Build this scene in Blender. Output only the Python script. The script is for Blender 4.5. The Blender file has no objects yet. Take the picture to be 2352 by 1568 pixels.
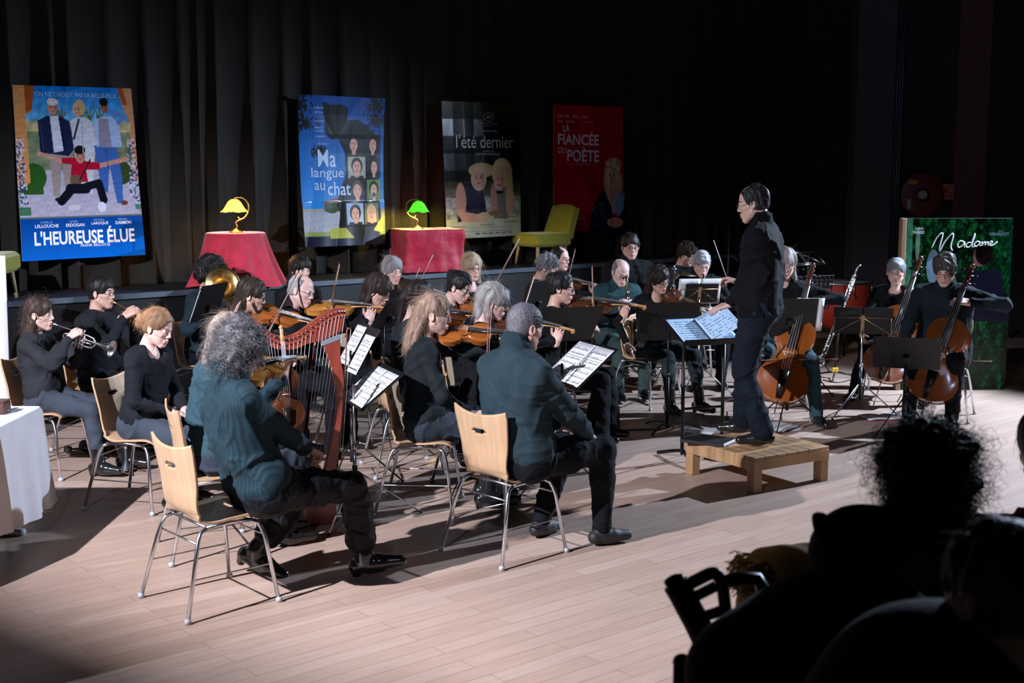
import bpy, math, random
import numpy as np
from mathutils import Vector, Matrix, Euler
R = math.radians
scene = bpy.context.scene
COL = scene.collection
random.seed(7); RNG = np.random.RandomState(11)

# ---------------------------------------------------------------- camera, world, lights, exposure
H = 2.15; F = 2900.0; PITCH = math.atan(382 / F)
cam_data = bpy.data.cameras.new('camera'); cam = bpy.data.objects.new('camera', cam_data); COL.objects.link(cam)
cam.location = (0, 0, H); cam.rotation_euler = (math.pi / 2 - PITCH, 0, 0)
cam_data.sensor_width = 36; cam_data.lens = F * 36 / 2352; cam_data.clip_end = 80
cam_data.dof.use_dof = True; cam_data.dof.focus_distance = 8.3; cam_data.dof.aperture_fstop = 3.2
scene.camera = cam
scene.view_settings.view_transform = 'Standard'; scene.view_settings.look = 'None'
scene.view_settings.exposure = 0.0; scene.view_settings.gamma = 1.0
scene.view_settings.use_curve_mapping = False
w = bpy.data.worlds.new('world'); scene.world = w; w.use_nodes = True
w.node_tree.nodes['Background'].inputs[0].default_value = (0.25, 0.33, 0.6, 1)
w.node_tree.nodes['Background'].inputs[1].default_value = 0.006
scene.cycles.max_bounces = 5; scene.cycles.diffuse_bounces = 3; scene.cycles.glossy_bounces = 3
scene.cycles.transmission_bounces = 4; scene.cycles.caustics_reflective = False; scene.cycles.caustics_refractive = False
scene.cycles.sample_clamp_indirect = 4.0

def spot(name, loc, target, power, color, size_deg, blend, radius):
    d = bpy.data.lights.new(name, 'SPOT'); d.energy = power; d.color = color
    d.spot_size = R(size_deg); d.spot_blend = blend; d.shadow_soft_size = radius
    o = bpy.data.objects.new(name, d); COL.objects.link(o); o.location = loc
    o.rotation_euler = (Vector(target) - Vector(loc)).to_track_quat('-Z', 'Y').to_euler()
    return o
LA = Vector((-4.6, 3.1, 4.2)); LB = Vector((7.2, 12.3, 4.1))
spot('stage_spotlight_left', LA, (-0.8, 8.6, 0.3), 4400, (0.86, 0.87, 1.0), 88, 0.7, 0.035)
spot('stage_spotlight_right', LB, (0.9, 8.9, 0.3), 4500, (0.62, 0.76, 1.0), 100, 0.5, 0.045)

spot('poster_fill_light', (-1.5, -0.5, 6.5), (-1.3, 14.0, 2.6), 420, (0.55, 0.70, 1.0), 66, 0.6, 0.10)  # added fill that brightens the posters, no such lamp known in the hall

def PD(u, v, Y):
    """world point on the plane y = Y seen at photo pixel u, v"""
    dx, du = u - 1176, 784 - v
    d = Vector((dx, F * math.cos(PITCH) + du * math.sin(PITCH), -F * math.sin(PITCH) + du * math.cos(PITCH)))
    return Vector((0, 0, H)) + d * (Y / d.y)
def G(u, v, z=0.0):
    dx, du = u - 1176, 784 - v
    d = Vector((dx, F * math.cos(PITCH) + du * math.sin(PITCH), -F * math.sin(PITCH) + du * math.cos(PITCH)))
    return Vector((0, 0, H)) + d * ((z - H) / d.z)
def PX(p):
    q = Vector(p) - Vector((0, 0, H)); c, s = math.cos(PITCH), math.sin(PITCH)
    f = q.y * c - q.z * s; up = q.y * s + q.z * c
    return (1176 + F * q.x / f, 784 - F * up / f)

# ---------------------------------------------------------------- materials
MATS = {}
def nd(nt, t, **kw):
    n = nt.nodes.new(t)
    for k, v in kw.items():
        if isinstance(v, (int, float, str, bool)) and hasattr(n, k): setattr(n, k, v)
    return n
def mat(name, col, rough=0.6, metal=0.0, bump=None, var=0.0, vscale=8.0, spec=0.5, emit=None, estr=0.0, coat=0.0, sheen=0.0, alpha=1.0, trans=0.0, stretch=(1, 1, 1), attr=None, vcol=None):
    """bump = (kind, scale, strength, distance)"""
    if name in MATS: return MATS[name]
    m = bpy.data.materials.new(name); m.use_nodes = True; nt = m.node_tree
    b = nt.nodes['Principled BSDF']; b.inputs['Base Color'].default_value = (*col, 1)
    b.inputs['Roughness'].default_value = rough; b.inputs['Metallic'].default_value = metal
    b.inputs['Specular IOR Level'].default_value = spec
    if coat: b.inputs['Coat Weight'].default_value = coat; b.inputs['Coat Roughness'].default_value = 0.12
    if sheen: b.inputs['Sheen Weight'].default_value = sheen; b.inputs['Sheen Roughness'].default_value = 0.4
    if trans: b.inputs['Transmission Weight'].default_value = trans
    if alpha < 1: b.inputs['Alpha'].default_value = alpha
    if emit: b.inputs['Emission Color'].default_value = (*emit, 1); b.inputs['Emission Strength'].default_value = estr
    tc = nd(nt, 'ShaderNodeTexCoord'); mp = nd(nt, 'ShaderNodeMapping'); mp.inputs['Scale'].default_value = stretch
    nt.links.new(tc.outputs['Object'], mp.inputs[0])
    if attr:
        a = nd(nt, 'ShaderNodeAttribute'); a.attribute_name = attr
        nt.links.new(a.outputs['Color'], b.inputs['Base Color'])
    elif var:
        n = nd(nt, 'ShaderNodeTexNoise'); n.inputs['Scale'].default_value = vscale; n.inputs['Detail'].default_value = 4
        nt.links.new(mp.outputs[0], n.inputs[0])
        r = nd(nt, 'ShaderNodeMix', data_type='RGBA'); c2 = vcol or tuple(c * (1 - var) for c in col)
        r.inputs[6].default_value = (*col, 1); r.inputs[7].default_value = (*c2, 1)
        mr = nd(nt, 'ShaderNodeMapRange'); mr.inputs[1].default_value = 0.38; mr.inputs[2].default_value = 0.62
        nt.links.new(n.outputs[0], mr.inputs[0]); nt.links.new(mr.outputs[0], r.inputs[0]); nt.links.new(r.outputs[2], b.inputs['Base Color'])
    if bump:
        kind, sc, st, dist = bump
        if kind == 'wave':
            t = nd(nt, 'ShaderNodeTexWave'); t.inputs['Scale'].default_value = sc; t.inputs['Distortion'].default_value = 0.15
            t.bands_direction = 'Y'
        elif kind == 'wavex':
            t = nd(nt, 'ShaderNodeTexWave'); t.inputs['Scale'].default_value = sc; t.inputs['Distortion'].default_value = 1.5; t.bands_direction = 'X'
        else:
            t = nd(nt, 'ShaderNodeTexNoise'); t.inputs['Scale'].default_value = sc; t.inputs['Detail'].default_value = 5
        nt.links.new(mp.outputs[0], t.inputs[0])
        bp = nd(nt, 'ShaderNodeBump'); bp.inputs['Strength'].default_value = st; bp.inputs['Distance'].default_value = dist
        nt.links.new(t.outputs['Fac'] if 'Fac' in t.outputs else t.outputs[0], bp.inputs['Height']); nt.links.new(bp.outputs[0], b.inputs['Normal'])
    MATS[name] = m; return m
# ---------------------------------------------------------------- mesh helpers
def tag(o, label=None, cat=None, group=None, kind=None):
    if label: o['label'] = label
    if cat: o['category'] = cat
    if group: o['group'] = group
    if kind: o['kind'] = kind
    return o
def empty(name, label, cat, loc=(0, 0, 0), rz=0.0, group=None):
    o = bpy.data.objects.new(name, None); COL.objects.link(o); o.empty_display_size = 0.05
    o.location = loc; o.rotation_euler = (0, 0, rz)
    return tag(o, label, cat, group)
def link(name, me, parent=None, M=None):
    o = bpy.data.objects.new(name, me); COL.objects.link(o)
    if parent is not None: o.parent = parent
    if M is not None: o.matrix_basis = M
    return o
def nrm(v):
    v = Vector(v); l = v.length
    return v / l if l > 1e-9 else Vector((0, 0, 1))
class MB:
    def __init__(s): s.v = []; s.f = []; s.m = []; s.sm = []
    def add(s, vs, fs, mi=0, smooth=True):
        o = len(s.v); s.v.extend([tuple(p) for p in vs])
        for f in fs: s.f.append(tuple(i + o for i in f)); s.m.append(mi); s.sm.append(smooth)
        return s
    def box(s, c, size, M=None, mi=0, bev=0.0):
        x, y, z = size[0] / 2, size[1] / 2, size[2] / 2; b = min(bev, x * .9, y * .9, z * .9)
        M = M or Matrix.Identity(4); c = Vector(c)
        if b <= 0:
            vs = [(sx * x, sy * y, sz * z) for sz in (-1, 1) for sy in (-1, 1) for sx in (-1, 1)]
            fs = [(0, 2, 3, 1), (4, 5, 7, 6), (0, 1, 5, 4), (2, 6, 7, 3), (0, 4, 6, 2), (1, 3, 7, 5)]
            return s.add([M @ (Vector(p) + c) for p in vs], fs, mi, False)
        prof = [(-z, -b), (-z + b, 0), (z - b, 0), (z, -b)]; ring = []
        vs = []
        for zz, o in prof:
            X, Y = x + o, y + o
            for px, py in ((X, Y - b), (X - b, Y), (-X + b, Y), (-X, Y - b), (-X, -Y + b), (-X + b, -Y), (X - b, -Y), (X, -Y + b)):
                vs.append((px, py, zz))
        fs = []
        for k in range(3):
            for i in range(8): fs.append((k * 8 + i, k * 8 + (i + 1) % 8, (k + 1) * 8 + (i + 1) % 8, (k + 1) * 8 + i))
        fs.append(tuple(range(7, -1, -1))); fs.append(tuple(range(24, 32)))
        return s.add([M @ (Vector(p) + c) for p in vs], fs, mi, False)
    def tube(s, pts, r, n=8, mi=0, cap=True, flat=1.0, up=None):
        pts = [Vector(p) for p in pts]; N = len(pts)
        rs = list(r) if hasattr(r, '__len__') else [r] * N
        vs = []; fs = []
        t0 = nrm(pts[1] - pts[0]); u = Vector(up) if up is not None else Vector((0, 0, 1))
        if abs(t0.dot(nrm(u))) > 0.95: u = Vector((1, 0, 0))
        a = nrm(u - t0 * u.dot(t0))
        for i in range(N):
            t = nrm((pts[min(i + 1, N - 1)] - pts[i]) + (pts[i] - pts[max(i - 1, 0)]) * 1.0)
            a = nrm(a - t * a.dot(t)); b = t.cross(a)
            for k in range(n):
                th = 2 * math.pi * k / n
                vs.append(pts[i] + a * (math.cos(th) * rs[i] * flat) + b * (math.sin(th) * rs[i]))
        for i in range(N - 1):
            for k in range(n): fs.append((i * n + k, i * n + (k + 1) % n, (i + 1) * n + (k + 1) % n, (i + 1) * n + k))
        if cap: fs.append(tuple(range(n - 1, -1, -1))); fs.append(tuple(range((N - 1) * n, N * n)))
        return s.add(vs, fs, mi)
    def lathe(s, prof, n=24, M=None, mi=0, closed=False):
        M = M or Matrix.Identity(4); vs = []; fs = []; N = len(prof)
        for (r, z) in prof:
            for k in range(n):
                th = 2 * math.pi * k / n; vs.append(M @ Vector((r * math.cos(th), r * math.sin(th), z)))
        for i in range(N - 1):
            for k in range(n): fs.append((i * n + k, i * n + (k + 1) % n, (i + 1) * n + (k + 1) % n, (i + 1) * n + k))
        if closed: fs.append(tuple(range(n - 1, -1, -1))); fs.append(tuple(range((N - 1) * n, N * n)))
        return s.add(vs, fs, mi)
    def sheet(s, fn, nu, nv, th=0.0, mi=0, hole=None, mi_edge=None):
        """fn(u,v)->point, u,v in 0..1; th thickness along normals; hole(u,v)->True drops the cell"""
        P = np.array([[tuple(fn(i / nu, j / nv)) for j in range(nv + 1)] for i in range(nu + 1)])
        return s.grid(P, th, mi, hole, mi_edge)
    def grid(s, P, th=0.0, mi=0, hole=None, mi_edge=None):
        nu, nv = P.shape[0] - 1, P.shape[1] - 1
        idx = np.arange((nu + 1) * (nv + 1)).reshape(nu + 1, nv + 1)
        keep = np.ones((nu, nv), bool)
        if hole is not None:
            for i in range(nu):
                for j in range(nv):
                    if hole((i + .5) / nu, (j + .5) / nv): keep[i, j] = False
        if th == 0:
            fs = [(idx[i, j], idx[i + 1, j], idx[i + 1, j + 1], idx[i, j + 1]) for i in range(nu) for j in range(nv) if keep[i, j]]
            return s.add(P.reshape(-1, 3).tolist(), [tuple(int(a) for a in f) for f in fs], mi)
        du = np.gradient(P, axis=0); dv = np.gradient(P, axis=1); n = np.cross(du, dv); n /= np.linalg.norm(n, axis=2, keepdims=True) + 1e-12
        A = P + n * th / 2; B = P - n * th / 2; M_ = (nu + 1) * (nv + 1)
        fs = []; fe = []
        for i in range(nu):
            for j in range(nv):
                if not keep[i, j]: continue
                a, b, c, d = int(idx[i, j]), int(idx[i + 1, j]), int(idx[i + 1, j + 1]), int(idx[i, j + 1])
                fs.append((a, b, c, d)); fs.append((a + M_, d + M_, c + M_, b + M_))
                for (di, dj, p, q) in ((-1, 0, d, a), (1, 0, b, c), (0, -1, a, b), (0, 1, c, d)):
                    ii, jj = i + di, j + dj
                    if ii < 0 or jj < 0 or ii >= nu or jj >= nv or not keep[ii, jj]: fe.append((q, p, p + M_, q + M_))
        vs = np.concatenate([A.reshape(-1, 3), B.reshape(-1, 3)]).tolist(); o = len(s.v)
        s.add(vs, fs, mi)
        for f in fe: s.f.append(tuple(i + o for i in f)); s.m.append(mi if mi_edge is None else mi_edge); s.sm.append(False)
        return s
    def extrude(s, poly, z0, z1, M=None, mi=0):
        M = M or Matrix.Identity(4); n = len(poly)
        vs = [M @ Vector((p[0], p[1], z0)) for p in poly] + [M @ Vector((p[0], p[1], z1)) for p in poly]
        fs = [tuple(range(n - 1, -1, -1)), tuple(range(n, 2 * n))] + [(i, (i + 1) % n, n + (i + 1) % n, n + i) for i in range(n)]
        return s.add(vs, fs, mi, False)
    def sphere(s, c, r, n=12, mi=0, M=None):
        rr = r if hasattr(r, '__len__') else (r, r, r); c = Vector(c); M = M or Matrix.Identity(4); vs = []; fs = []
        for i in range(n + 1):
            ph = math.pi * i / n
            for k in range(n):
                th = 2 * math.pi * k / n
                vs.append(M @ (c + Vector((rr[0] * math.sin(ph) * math.cos(th), rr[1] * math.sin(ph) * math.sin(th), rr[2] * math.cos(ph)))))
        for i in range(n):
            for k in range(n): fs.append((i * n + k, (i + 1) * n + k, (i + 1) * n + (k + 1) % n, i * n + (k + 1) % n))
        return s.add(vs, fs, mi)
    def mesh(s, name, mats):
        me = bpy.data.meshes.new(name)
        me.from_pydata([tuple(p) for p in s.v], [], s.f)
        for m in (mats if isinstance(mats, (list, tuple)) else [mats]): me.materials.append(m)
        me.polygons.foreach_set('material_index', s.m); me.polygons.foreach_set('use_smooth', s.sm); me.update(); return me
    def build(s, name, mats, parent=None, M=None): return link(name, s.mesh(name, mats), parent, M)

def npmesh(name, V, Q, mats, mi=None, smooth=True):
    me = bpy.data.meshes.new(name); V = np.asarray(V, np.float32); Q = np.asarray(Q, np.int32)
    me.vertices.add(len(V)); me.vertices.foreach_set('co', V.ravel())
    k = Q.shape[1]; me.loops.add(Q.size); me.loops.foreach_set('vertex_index', Q.ravel())
    me.polygons.add(len(Q)); me.polygons.foreach_set('loop_start', np.arange(0, Q.size, k, dtype=np.int32)); me.polygons.foreach_set('loop_total', np.full(len(Q), k, np.int32))
    for m in (mats if isinstance(mats, (list, tuple)) else [mats]): me.materials.append(m)
    if mi is not None: me.polygons.foreach_set('material_index', np.asarray(mi, np.int32))
    me.polygons.foreach_set('use_smooth', np.full(len(Q), smooth)); me.update(calc_edges=True); me.validate(); return me

# ---------------------------------------------------------------- smooth implicit surfaces
def surface_nets(g, lo, res):
    s = g < 0; nx, ny, nz = g.shape
    c = [s[i:nx - 1 + i, j:ny - 1 + j, k:nz - 1 + k] for i in (0, 1) for j in (0, 1) for k in (0, 1)]
    tot = sum(x.astype(np.int8) for x in c); act = (tot > 0) & (tot < 8); I = np.argwhere(act)
    if len(I) == 0: return np.zeros((0, 3)), np.zeros((0, 4), int)
    idm = -np.ones(act.shape, np.int32); idm[act] = np.arange(len(I))
    P = np.zeros((len(I), 3)); C = np.zeros(len(I))
    corners = [(i, j, k) for i in (0, 1) for j in (0, 1) for k in (0, 1)]
    val = {cc: g[I[:, 0] + cc[0], I[:, 1] + cc[1], I[:, 2] + cc[2]] for cc in corners}
    for a in corners:
        for ax in range(3):
            if a[ax] == 0:
                b = list(a); b[ax] = 1; b = tuple(b); va, vb = val[a], val[b]; m = (va < 0) != (vb < 0)
                t = np.where(m, va / np.where(m, va - vb, 1), 0); q = np.array(a, float)[None, :].repeat(len(I), 0); q[:, ax] += t
                P[m] += q[m]; C[m] += 1
    V = (I + P / C[:, None]) * res + lo
    Q = []
    for ax in range(3):
        sl0 = [slice(1, -1)] * 3; sl0[ax] = slice(0, -1); sl1 = [slice(1, -1)] * 3; sl1[ax] = slice(1, None)
        a = s[tuple(sl0)]; b = s[tuple(sl1)]; E = np.argwhere(a != b)
        if len(E) == 0: continue
        flip = a[E[:, 0], E[:, 1], E[:, 2]]
        off = np.ones(3, int); off[ax] = 0; E = E + off
        u, v = [(1, 2), (2, 0), (0, 1)][ax]; eu = np.zeros(3, int); eu[u] = 1; ev = np.zeros(3, int); ev[v] = 1
        q = [idm[tuple((E - d).T)] for d in (eu * 0, eu, eu + ev, ev)]
        q = np.stack(q, 1); q[~flip] = q[~flip][:, ::-1]; Q.append(q)
    Q = np.concatenate(Q)
    return V, Q[(Q >= 0).all(1)]
class SDF:
    def __init__(s, res=0.01, k=0.03): s.p = []; s.res = res; s.k = k
    def cap(s, a, b, ra, rb=None, k=None, sub=False):
        s.p.append(('c', np.array(tuple(a), float), np.array(tuple(b), float), ra, ra if rb is None else rb, s.k if k is None else k, sub)); return s
    def ell(s, c, r, M=None, k=None, sub=False):
        s.p.append(('e', np.array(tuple(c), float), np.array(r, float), M, 0, s.k if k is None else k, sub)); return s
    def mesh(s, floor=None):
        los = []; his = []
        for p in s.p:
            if p[6]: continue
            if p[0] == 'c': los += [p[1] - p[3], p[2] - p[4]]; his += [p[1] + p[3], p[2] + p[4]]
            else: r = p[2].max(); los.append(p[1] - r); his.append(p[1] + r)
        res = s.res; lo = np.min(los, 0) - 3 * res; hi = np.max(his, 0) + 3 * res
        n = np.ceil((hi - lo) / res).astype(int) + 1
        g = np.full(n, 1.0, np.float32); ax = [lo[i] + np.arange(n[i]) * res for i in range(3)]
        for p in s.p:
            k = p[5]; mg = k + 2.5 * res
            if p[0] == 'c': r = max(p[3], p[4]); a = np.minimum(p[1], p[2]) - r - mg; b = np.maximum(p[1], p[2]) + r + mg
            else: r = p[2].max(); a = p[1] - r - mg; b = p[1] + r + mg
            i0 = np.clip(((a - lo) / res).astype(int), 0, n); i1 = np.clip(((b - lo) / res).astype(int) + 2, 0, n)
            if (i1 <= i0).any(): continue
            X = ax[0][i0[0]:i1[0]][:, None, None]; Y = ax[1][i0[1]:i1[1]][None, :, None]; Z = ax[2][i0[2]:i1[2]][None, None, :]
            if p[0] == 'c':
                ba = p[2] - p[1]; L = float(ba @ ba) + 1e-12; px, py, pz = X - p[1][0], Y - p[1][1], Z - p[1][2]
                t = np.clip((px * ba[0] + py * ba[1] + pz * ba[2]) / L, 0, 1)
                d = np.sqrt((px - t * ba[0]) ** 2 + (py - t * ba[1]) ** 2 + (pz - t * ba[2]) ** 2) - (p[3] + (p[4] - p[3]) * t)
            else:
                px, py, pz = X - p[1][0], Y - p[1][1], Z - p[1][2]
                if p[3] is not None:
                    m = np.array([list(x) for x in p[3]])[:3, :3]
                    px, py, pz = (px * m[0, 0] + py * m[1, 0] + pz * m[2, 0], px * m[0, 1] + py * m[1, 1] + pz * m[2, 1], px * m[0, 2] + py * m[1, 2] + pz * m[2, 2])
                rx, ry, rz = p[2]; k0 = np.sqrt((px / rx) ** 2 + (py / ry) ** 2 + (pz / rz) ** 2); k1 = np.sqrt((px / rx ** 2) ** 2 + (py / ry ** 2) ** 2 + (pz / rz ** 2) ** 2) + 1e-9
                d = k0 * (k0 - 1) / k1
            B = g[i0[0]:i1[0], i0[1]:i1[1], i0[2]:i1[2]]
            if p[6]:
                h = np.clip(0.5 - 0.5 * (B + d) / k, 0, 1); r_ = B * (1 - h) + (-d) * h + k * h * (1 - h)
            else:
                h = np.clip(0.5 + 0.5 * (B - d) / k, 0, 1); r_ = B * (1 - h) + d * h - k * h * (1 - h)
            g[i0[0]:i1[0], i0[1]:i1[1], i0[2]:i1[2]] = r_
        if floor is not None: g = np.maximum(g, floor - ax[2][None, None, :])
        return surface_nets(g, lo, res)
def merge(parts):
    """parts: (V,Q,material index) -> one V,Q,mi"""
    Vs, Qs, Ms = [], [], []; o = 0
    for V, Q, m in parts:
        if len(V) == 0: continue
        Vs.append(V); Qs.append(Q + o); Ms.append(np.full(len(Q), m) if np.isscalar(m) else m); o += len(V)
    return np.concatenate(Vs), np.concatenate(Qs), np.concatenate(Ms)
def vnormals(V, Q):
    n = np.cross(V[Q[:, 2]] - V[Q[:, 0]], V[Q[:, 3]] - V[Q[:, 1]]); N = np.zeros_like(V)
    for k in range(4): np.add.at(N, Q[:, k], n)
    return N / (np.linalg.norm(N, axis=1, keepdims=True) + 1e-12)
def sines(V, freq, seed, n=8, stretch=(1, 1, 1)):
    r = np.random.RandomState(seed); K = r.normal(size=(n, 3)) * np.array(stretch) * freq; ph = r.uniform(0, 6.28, n)
    return np.sin(V @ K.T + ph).sum(1) / math.sqrt(n)
# ---------------------------------------------------------------- the hall
TH = math.atan2(4.15, 4.98); E = Vector((math.cos(TH), math.sin(TH), 0)); N = Vector((math.sin(TH), -math.cos(TH), 0))
C0 = Vector((-4.02, 11.7, 0)) - N * 0.28; STZ = 1.08
def on_curtain(u, v, off=0.10):
    p0 = C0 + N * off; o = Vector((0, 0, H)); d = PD(u, v, 10) - o
    return o + d * ((p0 - o).dot(N) / d.dot(N))
def floor_mat():
    m = bpy.data.materials.new('parquet'); m.use_nodes = True; nt = m.node_tree; b = nt.nodes['Principled BSDF']
    tc = nd(nt, 'ShaderNodeTexCoord'); mp = nd(nt, 'ShaderNodeMapping'); mp.inputs['Rotation'].default_value = (0, 0, -TH)
    nt.links.new(tc.outputs['Object'], mp.inputs[0])
    br = nd(nt, 'ShaderNodeTexBrick'); br.inputs['Scale'].default_value = 1.0; br.inputs['Brick Width'].default_value = 1.25; br.inputs['Row Height'].default_value = 0.105
    br.inputs['Mortar Size'].default_value = 0.0016; br.inputs['Mortar Smooth'].default_value = 0.3; br.inputs['Bias'].default_value = 0.0; br.offset = 0.37
    br.inputs['Color1'].default_value = (0.44, 0.305, 0.235, 1); br.inputs['Color2'].default_value = (0.50, 0.36, 0.285, 1); br.inputs['Mortar'].default_value = (0.22, 0.14, 0.09, 1)
    nt.links.new(mp.outputs[0], br.inputs[0])
    mp2 = nd(nt, 'ShaderNodeMapping'); mp2.inputs['Scale'].default_value = (1.2, 14, 1); nt.links.new(mp.outputs[0], mp2.inputs[0])
    n = nd(nt, 'ShaderNodeTexNoise'); n.inputs['Scale'].default_value = 3.0; n.inputs['Detail'].default_value = 6; nt.links.new(mp2.outputs[0], n.inputs[0])
    n2 = nd(nt, 'ShaderNodeTexNoise'); n2.inputs['Scale'].default_value = 1.7; n2.inputs['Detail'].default_value = 3; nt.links.new(mp.outputs[0], n2.inputs[0])
    def mul(a, node, lo, hi):
        r = nd(nt, 'ShaderNodeMapRange'); r.inputs[1].default_value = 0.3; r.inputs[2].default_value = 0.7; r.inputs[3].default_value = lo; r.inputs[4].default_value = hi
        nt.links.new(node.outputs[0], r.inputs[0]); x = nd(nt, 'ShaderNodeMix', data_type='RGBA', blend_type='MULTIPLY'); x.inputs[0].default_value = 1
        nt.links.new(a, x.inputs[6]); nt.links.new(r.outputs[0], x.inputs[7]); return x.outputs[2]
    c = mul(mul(br.outputs['Color'], n, 0.90, 1.05), n2, 0.93, 1.04)
    nt.links.new(c, b.inputs['Base Color']); b.inputs['Roughness'].default_value = 0.42; b.inputs['Specular IOR Level'].default_value = 0.45
    bp = nd(nt, 'ShaderNodeBump'); bp.inputs['Strength'].default_value = 0.35; bp.inputs['Distance'].default_value = 0.002
    inv = nd(nt, 'ShaderNodeMath', operation='SUBTRACT'); inv.inputs[0].default_value = 1; nt.links.new(br.outputs['Fac'], inv.inputs[1])
    nt.links.new(inv.outputs[0], bp.inputs['Height']); nt.links.new(bp.outputs[0], b.inputs['Normal'])
    return m
def struct(name, mb, m): o = mb.build(name, m); o['kind'] = 'structure'; return o
struct('floor', MB().add([(-11, -1.5, 0), (11, -1.5, 0), (11, 22, 0), (-11, 22, 0)], [(0, 1, 2, 3)], 0, False), floor_mat())

M_stage = mat('stage_black', (0.006, 0.006, 0.007), 0.5, var=0.4, vscale=3, bump=('noise', 40, .2, .002))
M_trim = mat('stage_nosing', (0.10, 0.13, 0.16), 0.45, 0.3, var=0.3, vscale=5)
E1 = Vector((-3.82, 11.12, 0)); E2 = Vector((2.86, 17.05, 0)); ED = (E2 - E1).normalized(); EN = Vector((ED.y, -ED.x, 0))
def slab(a, b, depth, z0, z1, mb):
    back = -EN * depth
    P = [a, b, b + back, a + back]
    vs = [(p.x, p.y, z) for z in (z0, z1) for p in P]
    mb.add(vs, [(3, 2, 1, 0), (4, 5, 6, 7), (0, 1, 5, 4), (1, 2, 6, 5), (2, 3, 7, 6), (3, 0, 4, 7)], 0, False)
st = MB(); slab(E1 - ED * 5 - EN * 0.03, E1 + ED * 9.9 - EN * 0.03, 4.5, 0, STZ - 0.004, st); struct('stage_platform', st, M_stage)
st = MB(); slab(E1 - ED * 5, E1 + ED * 9.9, 0.05, STZ - 0.045, STZ + 0.002, st); struct('trim_stage_edge', st, M_trim)

# curtain: deep irregular pleats
M_curtain = mat('curtain_velvet', (0.013, 0.0115, 0.008), 0.95, sheen=0.02, var=0.35, vscale=2.5, bump=('noise', 60, .3, .002))
def curtain():
    r = np.random.RandomState(5); L = 17.0; t = -6.0; knots = []
    while t < 11.0:
        wd = r.uniform(0.16, 0.42); knots.append((t, wd, r.uniform(0.06, 0.17))); t += wd
    ts = []; ds = []
    for (t0, wd, a) in knots:
        for k in range(10):
            x = k / 10; ts.append(t0 + wd * x); ds.append(-a * (math.sin(math.pi * x) ** 0.7))
    ts = np.array(ts); ds = np.array(ds); zs = np.linspace(STZ, 5.8, 9); m = ts < 10.2; ts = ts[m]; ds = ds[m]
    P = np.zeros((len(ts), len(zs), 3))
    for j, z in enumerate(zs):
        f = 1.0 + 0.25 * math.sin(z * 1.3) ; wob = 0.03 * np.sin(ts * 2.1 + z * 0.8)
        q = ds * f + wob
        P[:, j, 0] = C0.x + E.x * ts + N.x * q; P[:, j, 1] = C0.y + E.y * ts + N.y * q; P[:, j, 2] = z
    mb = MB().grid(P); o = mb.build('stage_curtain', M_curtain)
    tag(o, 'very dark pleated stage curtain hanging behind the posters', 'curtain')
curtain()
M_black = mat('wing_darkness', (0.006, 0.006, 0.008), 0.9, sheen=0.1, bump=('wavex', 3, .6, .03))
def wall(name, a, b, z1, m, th=0.12, z0=0):
    a = Vector(a); b = Vector(b); d = (b - a).normalized(); n = Vector((-d.y, d.x)) * th
    P = [a, b, b + n, a + n]; vs = [(p.x, p.y, z) for z in (z0, z1) for p in P]
    return struct(name, MB().add(vs, [(3, 2, 1, 0), (4, 5, 6, 7), (0, 1, 5, 4), (1, 2, 6, 5), (2, 3, 7, 6), (3, 0, 4, 7)], 0, False), m)
wall('wing_dark_sheet', (3.55, 18.35), (4.45, 17.0), 6, M_black)  # black sheet put where the side wing is only a dark opening
M_wallr = mat('wall_dark', (0.010, 0.009, 0.012), 0.8, var=.3, vscale=4)
wall('wall_right', (4.4, 16.7), (10, 16.7), 6, M_wallr)
wall('wall_side', (10, 16.7), (10, -1), 6, M_wallr)
M_pillar = mat('pillar_roughcast', (0.055, 0.045, 0.055), 0.9, var=.3, vscale=30, bump=('noise', 90, .8, .006))
x0, x1 = (1955 - 1176) * 16.35 / F, (2040 - 1176) * 16.35 / F
struct('trim_pillar', MB().box(((x0 + x1) / 2, 16.52, 3.0), (x1 - x0, 0.34, 6.0)), M_pillar)
mj = MB()
for k in range(4): mj.tube([(x1 + 0.02 + .032 * k, 16.42, 0), (x1 + 0.02 + .032 * k, 16.42, 6)], 0.011, 6)
struct('trim_door_rails', mj, mat('rail_metal', (0.07, 0.10, 0.14), 0.35, 0.6))
xa, xb = (2180 - 1176) * 16.6 / F, (2252 - 1176) * 16.6 / F
struct('trim_wall_panel', MB().box(((xa + xb) / 2, 16.63, 3.0), (xb - xa, 0.14, 6.0)), mat('wall_red_panel', (0.085, 0.035, 0.030), 0.85, var=.3, vscale=20, bump=('noise', 70, .5, .004)))

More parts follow.
